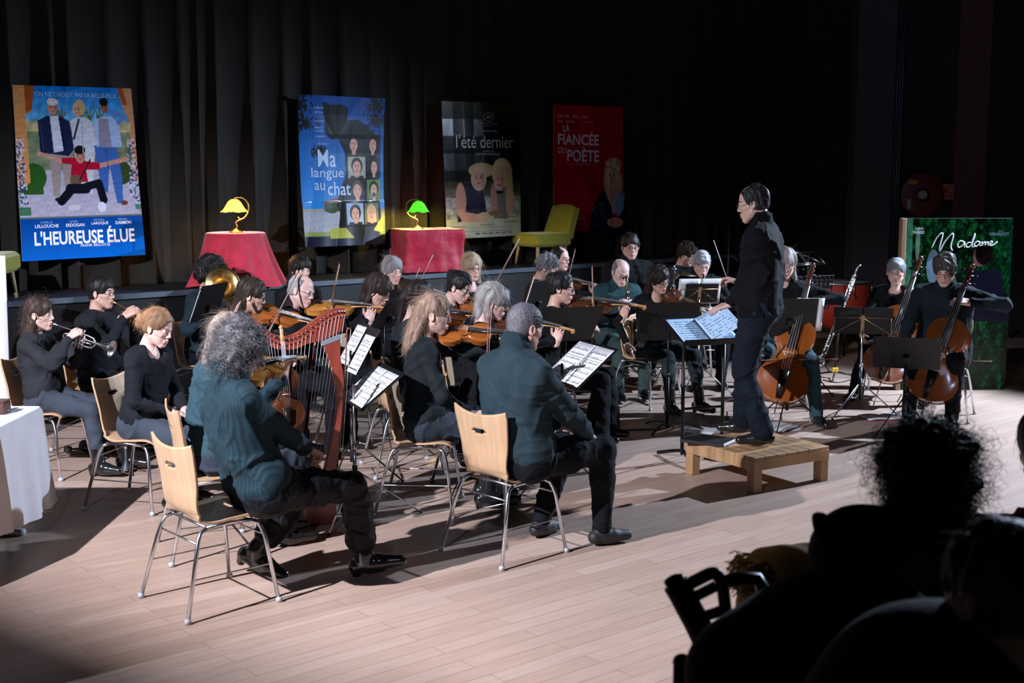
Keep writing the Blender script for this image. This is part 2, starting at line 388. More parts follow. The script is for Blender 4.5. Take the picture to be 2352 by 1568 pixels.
# ---------------------------------------------------------------- posters
def lin(c): return [((x / 12.92) if x <= 0.04045 else ((x + 0.055) / 1.055) ** 2.4) for x in c]
class Paint:
    def __init__(s, w, h, c): s.w, s.h = w, h; s.a = np.zeros((h, w, 3)); s.a[:] = c; s.X, s.Y = np.meshgrid((np.arange(w) + .5) / w, (np.arange(h) + .5) / h)
    def put(s, m, c, a=1.0): m = (m.astype(float) * a)[..., None]; s.a = s.a * (1 - m) + np.array(c) * m; return s
    def rect(s, x0, y0, x1, y1, c, a=1): return s.put((s.X >= x0) & (s.X <= x1) & (s.Y >= y0) & (s.Y <= y1), c, a)
    def grad(s, x0, y0, x1, y1, c0, c1):
        t = np.clip((s.Y - y0) / (y1 - y0), 0, 1)[..., None]; g = np.array(c0) * (1 - t) + np.array(c1) * t; m = ((s.X >= x0) & (s.X <= x1) & (s.Y >= y0) & (s.Y <= y1))[..., None]
        s.a = np.where(m, g, s.a); return s
    def ell(s, cx, cy, rx, ry, c, a=1, rot=0):
        dx, dy = s.X - cx, (s.Y - cy); cr, sr = math.cos(rot), math.sin(rot); x = dx * cr + dy * sr; y = -dx * sr + dy * cr
        return s.put((x / rx) ** 2 + (y / ry) ** 2 < 1, c, a)
    def poly(s, pts, c, a=1):
        m = np.zeros(s.X.shape, bool); n = len(pts)
        for i in range(n):
            (x1, y1), (x2, y2) = pts[i], pts[(i + 1) % n]
            if y1 == y2: continue
            m ^= ((y1 > s.Y) != (y2 > s.Y)) & (s.X < (x2 - x1) * (s.Y - y1) / (y2 - y1) + x1)
        return s.put(m, c, a)
    def limb(s, pts, w, c, a=1):
        asp = s.h / s.w * 1.0
        for i in range(len(pts) - 1):
            (x1, y1), (x2, y2) = pts[i], pts[i + 1]; dx, dy = x2 - x1, (y2 - y1) * asp; L = dx * dx + dy * dy + 1e-9
            t = np.clip(((s.X - x1) * dx + (s.Y - y1) * asp * dy) / L, 0, 1)
            s.put(np.hypot(s.X - x1 - t * dx, (s.Y - y1) * asp - t * dy) < w, c, a)
        return s
    def noise(s, f, amp, seed=1, fy=None):
        V = np.stack([s.X.ravel() * f, s.Y.ravel() * (fy or f), 0 * s.X.ravel()], 1); n = sines(V, 6, seed, 12).reshape(s.X.shape)
        s.a = np.clip(s.a * (1 + amp * n[..., None]), 0, 1); return s
def text_mesh(txt, bold=0.0):
    c = bpy.data.curves.new('t', 'FONT'); c.body = txt; c.size = 1; c.offset = bold; c.resolution_u = 3
    o = bpy.data.objects.new('t', c); COL.objects.link(o); bpy.context.view_layer.update()
    me = bpy.data.meshes.new_from_object(o.evaluated_get(bpy.context.evaluated_depsgraph_get()))
    V = np.array([v.co[:] for v in me.vertices]); Fs = [tuple(p.vertices) for p in me.polygons]
    bpy.data.objects.remove(o); bpy.data.curves.remove(c); bpy.data.meshes.remove(me); return V, Fs
def lettering(name, items, fn, parent, default=(0.9, 0.9, 0.9), gloss=0.4, sag=None):
    """items: (text, x0, y_top, x1, y_bottom, colour, bold) in sheet fractions; fn(x, y, off) -> world"""
    mb = MB(); cols = []
    for it in items:
        t, a0, b0, a1, b1 = it[:5]; c = it[5] if len(it) > 5 and it[5] else default; bo = it[6] if len(it) > 6 else 0
        V, Fs = text_mesh(t, bo); mn, mx = V.min(0), V.max(0)
        if c not in cols: cols.append(c)
        V2 = [fn(a0 + (p[0] - mn[0]) / (mx[0] - mn[0]) * (a1 - a0), b1 - (p[1] - mn[1]) / max(mx[1] - mn[1], 1e-6) * (b1 - b0), 0.004) for p in V]
        MB().add(V2, Fs, 0, False).build(name, mat('ink_%02d%02d%02d' % tuple(int(q * 99) for q in c), tuple(lin(c)), gloss), parent)
M_posterink = mat('poster_print', (1, 1, 1), 0.2, attr='Col', spec=0.32, bump=('noise', 7, .15, .002))
M_posterback = mat('poster_back', (0.55, 0.56, 0.6), 0.6)
def poster(name, label, corners, paint, texts, wave, off=0.10, plane=on_curtain, logo=None, mats=None):
    TL, TR, BR, BL = [plane(u, v, off) for (u, v) in corners]; nn = (TR - TL).cross(BL - TL).normalized()
    if nn.y > 0: nn = -nn
    def fn(x, y, o=0.0):
        p = (TL * (1 - x) + TR * x) * (1 - y) + (BL * (1 - x) + BR * x) * y
        return p + nn * (wave(x, y) + o)
    root = empty(name, label, 'poster', BL * .5 + BR * .5); Mi = Matrix.Translation(-(BL * .5 + BR * .5))
    h, w_ = paint.a.shape[:2]; xs = np.linspace(0, 1, w_ // 2 + 1); ys = np.linspace(0, 1, h // 2 + 1)
    # fine face grid: one colour per face corner
    W, Hh = w_ - 1, h - 1
    P = np.array([[tuple(fn(i / W, j / Hh)) for j in range(h)] for i in range(w_)])
    nv = w_ * h; idx = np.arange(nv).reshape(w_, h)
    Q = np.stack([idx[:-1, :-1], idx[:-1, 1:], idx[1:, 1:], idx[1:, :-1]], -1).reshape(-1, 4)
    off3 = np.array(root.location)
    me = npmesh('printed_sheet', P.reshape(-1, 3) - off3, Q, M_posterink)
    col = np.ones((nv, 4), np.float32); a = np.clip(paint.a.transpose(1, 0, 2), 0, 1); a = np.where(a <= .04045, a / 12.92, ((a + .055) / 1.055) ** 2.4)
    col[:, :3] = a.reshape(-1, 3)
    at = me.color_attributes.new('Col', 'FLOAT_COLOR', 'POINT'); at.data.foreach_set('color', col.ravel())
    link('printed_sheet', me, root)
    # white backing gives the paper its thickness
    Pb = P[::6, ::6] if True else P
    Pb = np.array([[tuple(fn(min(i / 30, 1), min(j / 40, 1), -0.004)) for j in range(41)] for i in range(31)])
    mb = MB().grid(Pb - off3); mb.build('paper_back', M_posterback, root)
    g = lambda x, y, o: fn(x, y, o) - root.location
    if texts: lettering('lettering', texts, g, root)
    if logo: logo(g, root)
    return root

SK = (0.78, 0.60, 0.52)
def feat(p, cx, cy, w_, h_, mouth=(.55, .25, .25)):
    for s in (-1, 1): p.ell(cx + s * w_ * .42, cy - h_ * .08, w_ * .17, h_ * .09, (.14, .09, .09)); p.ell(cx + s * w_ * .42, cy - h_ * .28, w_ * .24, h_ * .06, (.30, .20, .16), .8)
    p.poly([(cx - w_ * .10, cy - h_ * .05), (cx + w_ * .02, cy - h_ * .05), (cx + w_ * .14, cy + h_ * .24), (cx - w_ * .14, cy + h_ * .24)], (.60, .42, .36), .55); p.ell(cx, cy + h_ * .48, w_ * .34, h_ * .09, mouth); p.ell(cx + w_ * .75, cy + h_ * .1, w_ * .3, h_ * .8, (.35, .22, .18), .30)
# poster 1 ----------------------------------------------------
p = Paint(230, 310, (0.55, 0.60, 0.68))
p.grad(0, 0, 1, 0.25, (0.05, 0.42, 0.75), (0.45, 0.72, 0.86))
p.rect(0, .2, 1, .28, (0.72, 0.68, 0.5)); p.rect(.0, .26, 1, .5, (0.45, 0.50, 0.38)).noise(9, .10, 3)
for cx in (.31, .38, .55, .62, .70):
    for k in range(5): p.limb([(cx, .19), (cx + .035 * math.cos(k * 1.2), .15 + .03 * math.sin(k * 1.2))], .006, (0.35, 0.38, 0.1))
p.poly([(.1, .48), (.9, .48), (1, .8), (0, .8)], (0.66, 0.64, 0.72)); p.rect(0, .48, .2, .62, (0.18, 0.32, 0.14)); p.ell(.13, .52, .1, .08, (0.15, 0.33, 0.12)); p.ell(.86, .50, .08, .07, (0.2, 0.27, 0.14))
p.poly([(0, 0), (.16, 0), (.14, .14), (.09, .17), (.10, .55), (0, .60)], (0.80, 0.55, 0.33)); p.poly([(.09, 0), (.17, 0), (.14, .14), (.09, .16)], (0.65, 0.30, 0.12))
p.poly([(1, 0), (.87, 0), (.91, .12), (.96, .2), (.95, .55), (1, .6)], (0.75, 0.52, 0.36)); p.poly([(.87, 0), (.92, 0), (.95, .10), (.91, .10)], (0.62, 0.28, 0.12))
r_ = np.random.RandomState(3)
for k in range(300):
    sx = r_.uniform(0, .07) if k % 2 else r_.uniform(.92, 1.0); p.ell(sx, r_.uniform(.30, .68), .008, .007, (0.2, 0.25, 0.42) if r_.rand() < .5 else (0.75, 0.73, 0.78))
p.rect(0, .69, .09, .74, (.25, .42, .32)); p.rect(.95, .69, 1, .72, (.25, .45, .4))
p.poly([(.26, .36), (.46, .36), (.43, .62), (.38, .62), (.36, .42), (.33, .64), (.28, .63)], (0.58, 0.53, 0.52)); p.poly([(.18, .20), (.26, .17), (.36, .17), (.44, .20), (.47, .36), (.42, .40), (.19, .38)], (0.10, 0.13, 0.26)); p.poly([(.28, .17), (.35, .17), (.38, .37), (.30, .38)], (.78, .80, .88)); p.ell(.31, .12, .045, .045, (0.72, 0.52, 0.45)); p.ell(.31, .092, .047, .022, (0.8, 0.8, 0.8))
feat(p, .31, .125, .036, .040); p.poly([(.45, .20), (.50, .175), (.57, .175), (.63, .20), (.66, .33), (.64, .40), (.60, .62), (.49, .62), (.47, .40)], (0.75, 0.77, 0.82)); p.ell(.515, .13, .04, .042, (.8, .62, .52)); p.ell(.535, .12, .045, .045, (0.75, 0.62, 0.40)); p.ell(.505, .135, .032, .036, (.8, .62, .52)); feat(p, .505, .135, .028, .036); p.limb([(.52, .19), (.47, .3)], .008, (.1, .1, .15))
p.poly([(.64, .34), (.83, .34), (.86, .52), (.85, .68), (.80, .68), (.76, .45), (.73, .62), (.68, .60)], (0.22, 0.38, 0.66)); p.poly([(.64, .20), (.72, .17), (.80, .17), (.86, .20), (.88, .35), (.66, .35)], (0.62, 0.72, 0.86)); p.poly([(.69, .18), (.77, .18), (.79, .35), (.68, .35)], (.55, .52, .60)); p.ell(.745, .11, .034, .042, (.55, .38, .3)); p.ell(.745, .085, .038, .024, (.08, .06, .06)); feat(p, .745, .118, .030, .036); p.limb([(.86, .2), (.92, .17), (.79, .14)], .02, (.35, .5, .75)); p.ell(.86, .68, .03, .015, (.4, .25, .2)); p.ell(.32, .65, .035, .012, (.12, .1, .1))
p.limb([(.18, .385), (.36, .43)], .016, (.75, .55, .48)); p.limb([(.66, .46), (.90, .42)], .018, (.75, .55, .48)); p.poly([(.36, .41), (.49, .41), (.56, .43), (.68, .44), (.68, .48), (.56, .48), (.57, .55), (.42, .56), (.44, .45), (.36, .44)], (0.66, 0.06, 0.17))
p.ell(.515, .395, .042, .048, (.74, .5, .43)); p.ell(.515, .365, .048, .026, (.09, .06, .07)); feat(p, .515, .40, .038, .042); p.ell(.47, .54, .05, .03, (.4, .32, .25)); p.limb([(.60, .42), (.50, .54)], .006, (.15, .1, .1)); p.noise(60, .05, 31); p.limb([(.20, .22), (.22, .37)], .004, (.2, .24, .4)); p.limb([(.355, .18), (.40, .37)], .005, (.05, .07, .15)); p.limb([(.545, .2), (.545, .39)], .004, (.6, .62, .7)); p.limb([(.74, .36), (.75, .5)], .004, (.15, .28, .5))
p.limb([(.42, .60), (.34, .66)], .035, (.05, .06, .11)); p.limb([(.42, .59), (.55, .59)], .04, (.05, .06, .11)); p.limb([(.55, .58), (.66, .56), (.69, .66)], .032, (.05, .06, .11)); p.ell(.44, .70, .05, .016, (.75, .75, .78)); p.ell(.67, .70, .035, .03, (.8, .82, .88))
p.grad(0, .755, 1, 1, (0.03, 0.25, 0.55), (0.02, 0.40, 0.80)); p.rect(0, .75, 1, .757, (.35, .40, .38)); p.noise(40, .02, 5, 60)
W1 = (0.93, 0.95, 1.0)
poster('film_poster', 'wide blue film poster with four figures, the first poster from the left', [(28, 195), (302, 203), (333, 585), (50, 600)], p,
    [('ON NE CHOISIT PAS SA BELLE-FILLE', .17, .035, .86, .06, (.6, .75, .9)), ('CAMILLE', .155, .775, .25, .787, (.55, .7, .9)), ('LELLOUCHE', .11, .793, .30, .812, W1, .012), ('LIONEL', .39, .775, .46, .787, (.55, .7, .9)), ('ERDOGAN', .36, .793, .51, .812, W1, .012), ('MICHÈLE', .59, .768, .68, .783, (.55, .7, .9)), ('LAROQUE', .57, .788, .71, .807, W1, .012), ('GÉRARD', .79, .768, .87, .783, (.55, .7, .9)), ('DARMON', .77, .788, .90, .807, W1, .012),
     ("L'HEUREUSE ÉLUE", .10, .815, .92, .915, W1, .025), ('FRANK BELLOCQ', .47, .917, .71, .935, W1, .01)],
    lambda x, y: 0.012 * math.sin(x * 5 + y * 2) + 0.006 * math.sin(y * 9) + 0.004 * abs(math.sin(x * 9.4)))
# poster 2 ----------------------------------------------------
p = Paint(170, 290, (0.06, 0.33, 0.62)); p.grad(0, 0, 1, .75, (0.02, 0.26, 0.55), (0.15, 0.48, 0.75))
p.grad(0, .75, 1, .95, (.55, .56, .50), (.45, .50, .25)); p.rect(0, .93, 1, 1, (.05, .07, .16)); p.poly([(.25, .70), (.5, .66), (.6, .76), (.25, .77)], (.45, .28, .22))
p.rect(0, .77, .5, .9, (.55, .58, .62)); p.ell(.34, .74, .09, .04, (.15, .22, .08))
BK = (0.015, 0.015, 0.02)
p.poly([(.26, .04), (.36, .06), (.48, .055), (.56, .075), (.55, .16), (.68, .15), (.80, .2), (.90, .25), (.92, .30), (.95, .85), (.92, .93), (.55, .97), (.40, .93), (.44, .78), (.40, .73), (.46, .62), (.53, .52), (.52, .37), (.44, .28), (.36, .29), (.30, .25), (.28, .14)], BK)
for k in range(260):
    z = r_.randint(4); cx, cy = [(.03, .06), (.06, .18), (.88, .05), (.90, .15)][z]; cx += r_.normal() * .05; cy += r_.normal() * .03; p.ell(cx, cy, .022, .007, (.03, .07, .05), 1, r_.uniform(0, 3))
for k in range(50): p.ell(.22 + r_.normal() * .04, .37 + r_.normal() * .015, .02, .006, (.03, .07, .05), 1, r_.uniform(0, 3))
def portrait(x, y, wd, ht, bg, hair, long=False, beard=False, sk=SK):
    p.rect(x, y, x + wd, y + ht, bg); cx = x + wd / 2; p.ell(cx, y + ht * 1.0, wd * .42, ht * .2, (.12, .12, .16)) if False else p.rect(cx - wd * .4, y + ht * .88, cx + wd * .4, y + ht, (.12, .12, .16))
    p.ell(cx, y + ht * .42, wd * .33, ht * .38, hair)
    if long: p.rect(cx - wd * .32, y + ht * .4, cx + wd * .32, y + ht * .9, hair)
    p.rect(cx - wd * .1, y + ht * .7, cx + wd * .1, y + ht * .95, sk); p.ell(cx, y + ht * .50, wd * .23, ht * .30, sk)
    for sx in (-1, 1): p.ell(cx + sx * wd * .09, y + ht * .45, wd * .035, ht * .022, (.12, .08, .08)); p.ell(cx + sx * wd * .09, y + ht * .40, wd * .05, ht * .012, hair)
    p.ell(cx, y + ht * .56, wd * .03, ht * .03, tuple(c * .8 for c in sk)); p.ell(cx, y + ht * .66, wd * .08, ht * .02, (.6, .25, .25))
    if beard: p.ell(cx, y + ht * .68, wd * .14, ht * .10, hair, .8)
portrait(.53, .25, .20, .145, (.05, .05, .07), (.04, .03, .03), True); portrait(.77, .25, .19, .145, (.12, .13, .12), (.16, .12, .10))
portrait(.56, .40, .21, .145, (.6, .62, .55), (.18, .14, .12)); portrait(.80, .40, .16, .145, (.06, .05, .05), (.05, .04, .04), True)
portrait(.56, .555, .21, .15, (.08, .08, .10), (.30, .26, .24)); portrait(.79, .555, .17, .15, (.35, .5, .25), (.10, .07, .05), False, True)
portrait(.52, .715, .21, .145, (.55, .65, .75), (.10, .07, .06)); portrait(.75, .715, .17, .145, (.4, .42, .35), (.75, .65, .45), True)
p.poly([(.3, .88), (.5, .88), (.6, .95), (.3, .95)], (.55, .58, .2)); p.poly([(.85, .9), (.97, .8), (.97, .92)], (.75, .65, .25)); p.noise(20, .05, 8)
G2 = (.55, .66, .78)
def folds2(x, y):
    z = 0.02 * math.sin(x * 3.2 + 1); cx = (x * 4) % 1; cy = (y * 4) % 1
    z += 0.0015 * abs(cx - .5) * 2 + 0.0015 * abs(cy - .5) * 2 + 0.0015 * max(0, 1 - abs(math.hypot(x - .42, y - .28) * 3 - 1)) * abs(math.sin(4 * math.atan2(y - .28, x - .42))) + 0.012 * abs(math.sin(9 * x + 3 * y)) * (1 if y > .7 else .25)
    return z - .128 * y + .156 * y * y
poster('film_poster', 'blue film poster Ma langue au chat with eight portrait photographs, between the lamps', [(683, 217), (886, 226), (884, 560), (697, 567)], p,
    [('Ma', .20, .355, .41, .47, G2, .01), ('langue', .12, .475, .50, .56, G2, .008), ('au', .15, .575, .27, .625, G2, .008), ('chat', .30, .57, .58, .66, G2, .01),
     ('ZABOU', .16, .075, .27, .087, G2), ('BREITMAN', .17, .105, .26, .115, G2), ('PASCAL ELBÉ', .17, .16, .27, .172, G2), ('ISABELLE', .17, .205, .26, .215, G2), ('CARRÉ', .18, .225, .27, .238, G2), ('THIERRY', .17, .262, .30, .275, G2), ('LE GALL', .21, .31, .32, .322, G2)], folds2)
# poster 3 ----------------------------------------------------
p = Paint(160, 275, (0.04, 0.05, 0.05)); p.grad(0, 0, 1, .2, (.20, .20, .12), (.03, .05, .05)); p.grad(0, .58, 1, .72, (.14, .15, .10), (.42, .40, .30)); p.grad(0, .70, 1, 1, (.52, .54, .50), (.55, .55, .46)); p.noise(16, .14, 9)
p.grad(0, .86, 1, 1, (.66, .64, .52), (.58, .60, .55))
p.poly([(.18, .62), (.30, .58), (.46, .60), (.52, .84), (.40, .86), (.14, .88), (.16, .72)], (.12, .12, .18)); p.ell(.19, .72, .06, .13, (.66, .50, .42)); p.poly([(.15, .80), (.2, .80), (.55, .84), (.52, .88), (.2, .88)], (.70, .52, .44)); p.poly([(.6, .62), (.86, .62), (.88, .80), (.80, .87), (.62, .86)], (.38, .38, .34)); p.ell(.62, .72, .05, .12, (.62, .45, .38)); p.ell(.84, .72, .06, .13, (.68, .52, .44))
p.ell(.46, .50, .17, .055, (.66, .56, .40)); p.ell(.42, .56, .10, .09, (.70, .55, .46)); p.ell(.74, .52, .14, .11, (.74, .66, .48)); p.poly([(.78, .45), (.88, .50), (.90, .70), (.82, .75), (.80, .6)], (.70, .60, .42)); p.ell(.70, .57, .08, .08, (.75, .58, .50)); p.ell(.70, .665, .05, .012, (.05, .05, .06)); p.ell(.70, .61, .03, .008, (.6, .3, .3))
feat(p, .70, .575, .06, .07); feat(p, .42, .56, .07, .07); [p.limb([(.60 + .02 * k, .46 + .01 * (k % 3)), (.585 + .035 * k, .62)], .004, (.55, .46, .30), .6) for k in range(9)]; [p.limb([(r_.uniform(0, 1), .78 + .01 * k), (r_.uniform(0, 1), .80 + .01 * k)], .002, (.75, .72, .60), .3) for k in range(9)]; p.ell(.50, .84, .12, .03, (.70, .60, .46)); p.ell(.62, .82, .08, .02, (.45, .35, .22))
for k in range(6): p.rect(.36 + k * .09, .963, .42 + k * .09, .973, (.2, .25, .4) if k == 0 else (.35, .35, .33))
for k in range(4): p.rect(.1 if k else .3, .925 + k * .008, .9, .927 + k * .008, (.40, .40, .36))
def logo3(g, root):
    a = [(.57 + .07 * math.cos(t / 24 * 6.283), .107 + .032 * math.sin(t / 24 * 6.283)) for t in range(25)]
    mb = MB(); mb.tube([g(x, y, .005) for x, y in a], .004, 5); mb.tube([g(.525 + .09 * k / 8, .110 + .012 * math.sin(k * 2.2), .005) for k in range(9)], .004, 5); mb.tube([g(.535, .118, .005), g(.56, .095, .005), g(.61, .100, .005)], .004, 5)
    mb.build('festival_emblem', mat('ink_emblem', (.35, .35, .32), .5), root)
G3 = (.72, .72, .70)
def folds3(x, y):
    cx = (x * 4) % 1; cy = (y * 4) % 1
    return 0.02 * math.sin(x * 4) + 0.006 * abs(cx - .5) * 2 + 0.005 * abs(cy - .5) * 2 + 0.016 * max(0, .5 - abs(x - .25) * 2 - abs(y - .35)) + .03 * max(0, .22 - math.hypot(x - .42, y - .68))
poster('film_poster', "dark film poster with two people lying in grass, right of the green lamp", [(1013, 232), (1195, 238), (1197, 540), (1026, 549)], p,
    [("l'été dernier", .15, .238, .90, .335, G3, -.004), ('FESTIVAL DE CANNES', .43, .149, .69, .162, (.5, .5, .48)), ('COMPÉTITION', .50, .168, .63, .178, (.45, .45, .43)), ('LÉA DRUCKER', .46, .20, .68, .217, (.6, .6, .58)), ('un film de', .48, .35, .63, .365, (.6, .6, .58)), ('CATHERINE BREILLAT', .40, .372, .72, .388, (.6, .6, .58)), ('SAMUEL KIRCHER', .42, .90, .62, .912, (.35, .33, .28)), ('OLIVIER RABOURDIN', .04, .91, .24, .92, (.35, .33, .28)), ('CLOTILDE COURAU', .74, .885, .95, .897, (.35, .33, .28))], folds3, logo=logo3)
# poster 4 ----------------------------------------------------
p = Paint(145, 275, (0.62, 0.05, 0.12)); p.noise(3, .06, 4)
p.ell(.83, .60, .14, .15, (.72, .60, .45)); p.ell(.84, .46, .11, .055, (.76, .66, .50)); p.ell(.74, .57, .04, .12, (.74, .62, .46)); p.poly([(.74, .64), (.90, .64), (.95, .75), (.80, .90), (.68, .80)], (.72, .55, .50)); p.ell(.81, .56, .085, .085, (.82, .65, .58)); p.ell(.78, .54, .018, .006, (.1, .08, .1)); p.ell(.85, .535, .018, .006, (.1, .08, .1)); feat(p, .81, .565, .055, .065, (.6, .12, .15)); [p.ell(.84 + .09 * math.cos(k * .7), .46 + .04 * math.sin(k * .7) , .035, .018, (.80, .70, .52) if k % 2 else (.66, .54, .38)) for k in range(9)]
p.poly([(.46, 1), (.52, .82), (.62, .70), (.70, .66), (.74, .72), (.86, .90), (.97, .68), (1, .70), (1, 1)], (.04, .06, .14)); p.poly([(.84, .78), (.93, .66), (1, .70), (.98, .80), (.90, .88)], (.40, .55, .75)); p.ell(.85, .92, .12, .04, (.68, .48, .42))
for k in range(120): p.ell(r_.uniform(.5, .72), r_.uniform(.76, 1), .008, .003, (.3, .35, .45))
for k in range(14): p.rect(.24, .86 + k * .008, .43, .862 + k * .008, (.80, .45, .5))
W4 = (.86, .82, .88); S4 = (.8, .6, .66)
poster('film_poster', 'red film poster with a blonde figure in dark clothes, behind the green slipper chair', [(1270, 240), (1428, 246), (1434, 533), (1270, 531)], p,
    [('LA', .12, .155, .21, .208, W4), ('FIANCÉE', .055, .205, .62, .312, W4, .015), ('DU', .06, .33, .16, .378, W4), ('POÈTE', .18, .325, .62, .442, W4, .015), ('un film de YOLANDE MOREAU', .18, .455, .50, .470, S4),
     ('YOLANDE', .05, .072, .12, .08, S4), ('MOREAU', .05, .084, .13, .096, W4), ('SERGI', .15, .072, .20, .08, S4), ('LOPEZ', .15, .084, .21, .096, W4), ('GRÉGORY', .25, .072, .33, .08, S4), ('GADEBOIS', .25, .084, .34, .096, W4), ('ESTEBAN', .38, .084, .46, .096, W4), ('WILLIAM', .05, .112, .11, .12, S4), ('SHELLER', .05, .124, .12, .136, W4), ('THOMAS GUY', .15, .124, .28, .136, W4), ('ANNE BENOÎT', .38, .124, .56, .136, S4)],
    lambda x, y: 0.02 * math.sin(x * 3) + 0.010 * abs(math.sin(x * 6.5 + 1)) + 0.004 * abs(math.sin(y * 6.2)) + .012 * math.exp(-((x - .78) / .02) ** 2))
# panel poster at the right, leaning on its wooden frame --------
def madame():
    Y = 12.6
    def pl(u, v, off=0.0): return PD(u, v, Y - off)
    TL = pl(2079, 501); TR = pl(2325, 508); root = empty('poster_panel', 'large green poster panel reading Madame in white handwriting, behind the cellists', 'poster', (TL.x, Y, 0))
    wd = (TR.x - TL.x); zt = TL.z; a = root.location
    p = Paint(260, 360, (0.03, 0.16, 0.09)); p.noise(7, .35, 21); p.noise(25, .3, 22)
    for k in range(420):
        x_ = abs(r_.normal()) * .45; p.ell(x_, r_.uniform(0, 1), r_.uniform(.01, .03), r_.uniform(.008, .02), (.12, .42, .18) if r_.rand() < .6 else (.02, .10, .06), .5, r_.uniform(0, 3))
    p.rect(.0, .0, .07, .5, (.45, .75, .65), .45); p.ell(.12, .15, .02, .10, (.75, .85, .8), .5); p.ell(.27, .28, .06, .10, (.5, .62, .72), .9)
    p.ell(.70, .22, .06, .06, (.45, .3, .3)); p.ell(.74, .20, .08, .07, (.10, .06, .06)); p.poly([(.6, .3), (.9, .3), (1, .6), (.55, .6)], (.10, .10, .16))
    h, w_ = p.a.shape[:2]
    def fn(x, y, o=0.0): return Vector((x * wd, -0.03 - o, zt * (1 - y) + 0.01 * y))
    V = np.array([[tuple(fn(i / (w_ - 1), j / (h - 1))) for j in range(h)] for i in range(w_)]).reshape(-1, 3)
    idx = np.arange(w_ * h).reshape(w_, h); Q = np.stack([idx[:-1, :-1], idx[:-1, 1:], idx[1:, 1:], idx[1:, :-1]], -1).reshape(-1, 4)
    me = npmesh('printed_sheet', V, Q, M_posterink); col = np.ones((w_ * h, 4), np.float32); aa = np.clip(p.a.transpose(1, 0, 2), 0, 1); col[:, :3] = (aa ** 2.2).reshape(-1, 3)
    at = me.color_attributes.new('Col', 'FLOAT_COLOR', 'POINT'); at.data.foreach_set('color', col.ravel()); link('printed_sheet', me, root)
    MB().box((wd / 2, 0.0, zt / 2), (wd, 0.05, zt)).build('panel', mat('panel_board', (.05, .06, .05), .7), root)
    MB().box((-0.02, -0.0, zt / 2), (0.045, 0.10, zt), bev=.004).build('wooden_edge', mat('pine', (.42, .26, .16), .6, var=.3, vscale=6, stretch=(8, 8, 1)), root, ).__setitem__('label', 'pale wooden edge strip')
    S = Matrix.Identity(4)
    g = lambda x, y, o=0.004: fn(x, y, o)
    k = 250.0  # photo pixels per panel width
    lettering('lettering', [('KARIN', .09, .052, .165, .065, (.85, .9, .92), .01), ('VIARD', .065, .071, .175, .089, (.85, .9, .92), .02), ('ANA', .86, .068, .91, .077, (.4, .5, .55)), ('GIRARDOT', .78, .081, .965, .099, (.4, .5, .55), .015)], g, root)
    M_px = [(2140, 570), (2152, 545), (2166, 535), (2160, 560), (2158, 578), (2170, 555), (2186, 537), (2190, 541), (2184, 565), (2188, 575)]
    a1 = [(2215, 556), (2207, 553), (2200, 560), (2202, 568), (2210, 564), (2216, 556), (2215, 566), (2220, 567)]
    d1 = [(2232, 557), (2224, 557), (2219, 564), (2224, 568), (2231, 562), (2237, 548), (2240, 536), (2234, 550), (2233, 566), (2238, 566)]
    a2 = [(2250, 555), (2243, 555), (2238, 562), (2242, 566), (2249, 560), (2251, 555), (2250, 564), (2254, 563)]
    m1 = [(2256, 555), (2256, 564), (2260, 556), (2263, 557), (2262, 564), (2267, 556), (2270, 557), (2269, 563), (2273, 562)]
    e1 = [(2273, 561), (2278, 558), (2279, 554), (2275, 555), (2273, 561), (2277, 564), (2284, 561), (2291, 555)]
    mb = MB()
    for st_ in (M_px, a1, d1, a2, m1, e1):
        pts = [Vector((PD(u, v, Y - .04).x - a.x, -0.036, PD(u, v, Y - .04).z)) for u, v in st_]; q = []
        for i in range(len(pts) - 1):
            p0 = pts[max(i - 1, 0)]; p1 = pts[i]; p2 = pts[i + 1]; p3 = pts[min(i + 2, len(pts) - 1)]
            for t in (0, .33, .66): q.append(0.5 * ((2 * p1) + (-p0 + p2) * t + (2 * p0 - 5 * p1 + 4 * p2 - p3) * t * t + (-p0 + 3 * p1 - 3 * p2 + p3) * t ** 3))
        q.append(pts[-1]); mb.tube(q, .006, 5)
    mb.build('handwritten_title', mat('ink_white', (.75, .82, .85), .5), root)
madame()
# ---------------------------------------------------------------- furniture and instruments (templates, local x forward)
M_ply = mat('beech_plywood', (0.56, 0.36, 0.21), 0.38, var=0.16, vscale=2.5, stretch=(1, 14, 1), spec=0.5)
M_plyedge = mat('plywood_edge', (0.50, 0.31, 0.17), 0.5, bump=('wavex', 60, .3, .001))
M_chrome = mat('chrome', (0.70, 0.72, 0.76), 0.24, 1.0)
M_silver = mat('silver_plate', (0.80, 0.81, 0.83), 0.28, 1.0)
M_brass = mat('brass', (0.86, 0.56, 0.20), 0.26, 1.0)
M_blackmetal = mat('black_metal', (0.006, 0.006, 0.007), 0.4, 0.0, spec=.35)
M_blackplastic = mat('black_plastic', (0.010, 0.010, 0.011), 0.45)
M_foot = mat('grey_plastic', (0.45, 0.47, 0.50), 0.5)
M_ebony = mat('ebony', (0.012, 0.009, 0.008), 0.28)
M_varnish = mat('violin_varnish', (0.40, 0.115, 0.022), 0.22, var=0.35, vscale=5, stretch=(1, 6, 1), coat=0.5)
M_varnish2 = mat('pale_varnish', (0.58, 0.24, 0.05), 0.22, var=0.3, vscale=5, stretch=(1, 6, 1), coat=0.5)
M_varnishdark = mat('dark_varnish', (0.10, 0.032, 0.014), 0.22, var=0.35, vscale=5, stretch=(1, 6, 1), coat=0.4)
M_cello = mat('cello_varnish', (0.36, 0.095, 0.016), 0.20, var=0.25, vscale=2, stretch=(1, 6, 1), coat=0.6)
M_scroll = mat('maple_scroll', (0.48, 0.24, 0.08), 0.35)
M_paper = mat('sheet_paper', (0.80, 0.82, 0.84), 0.7)
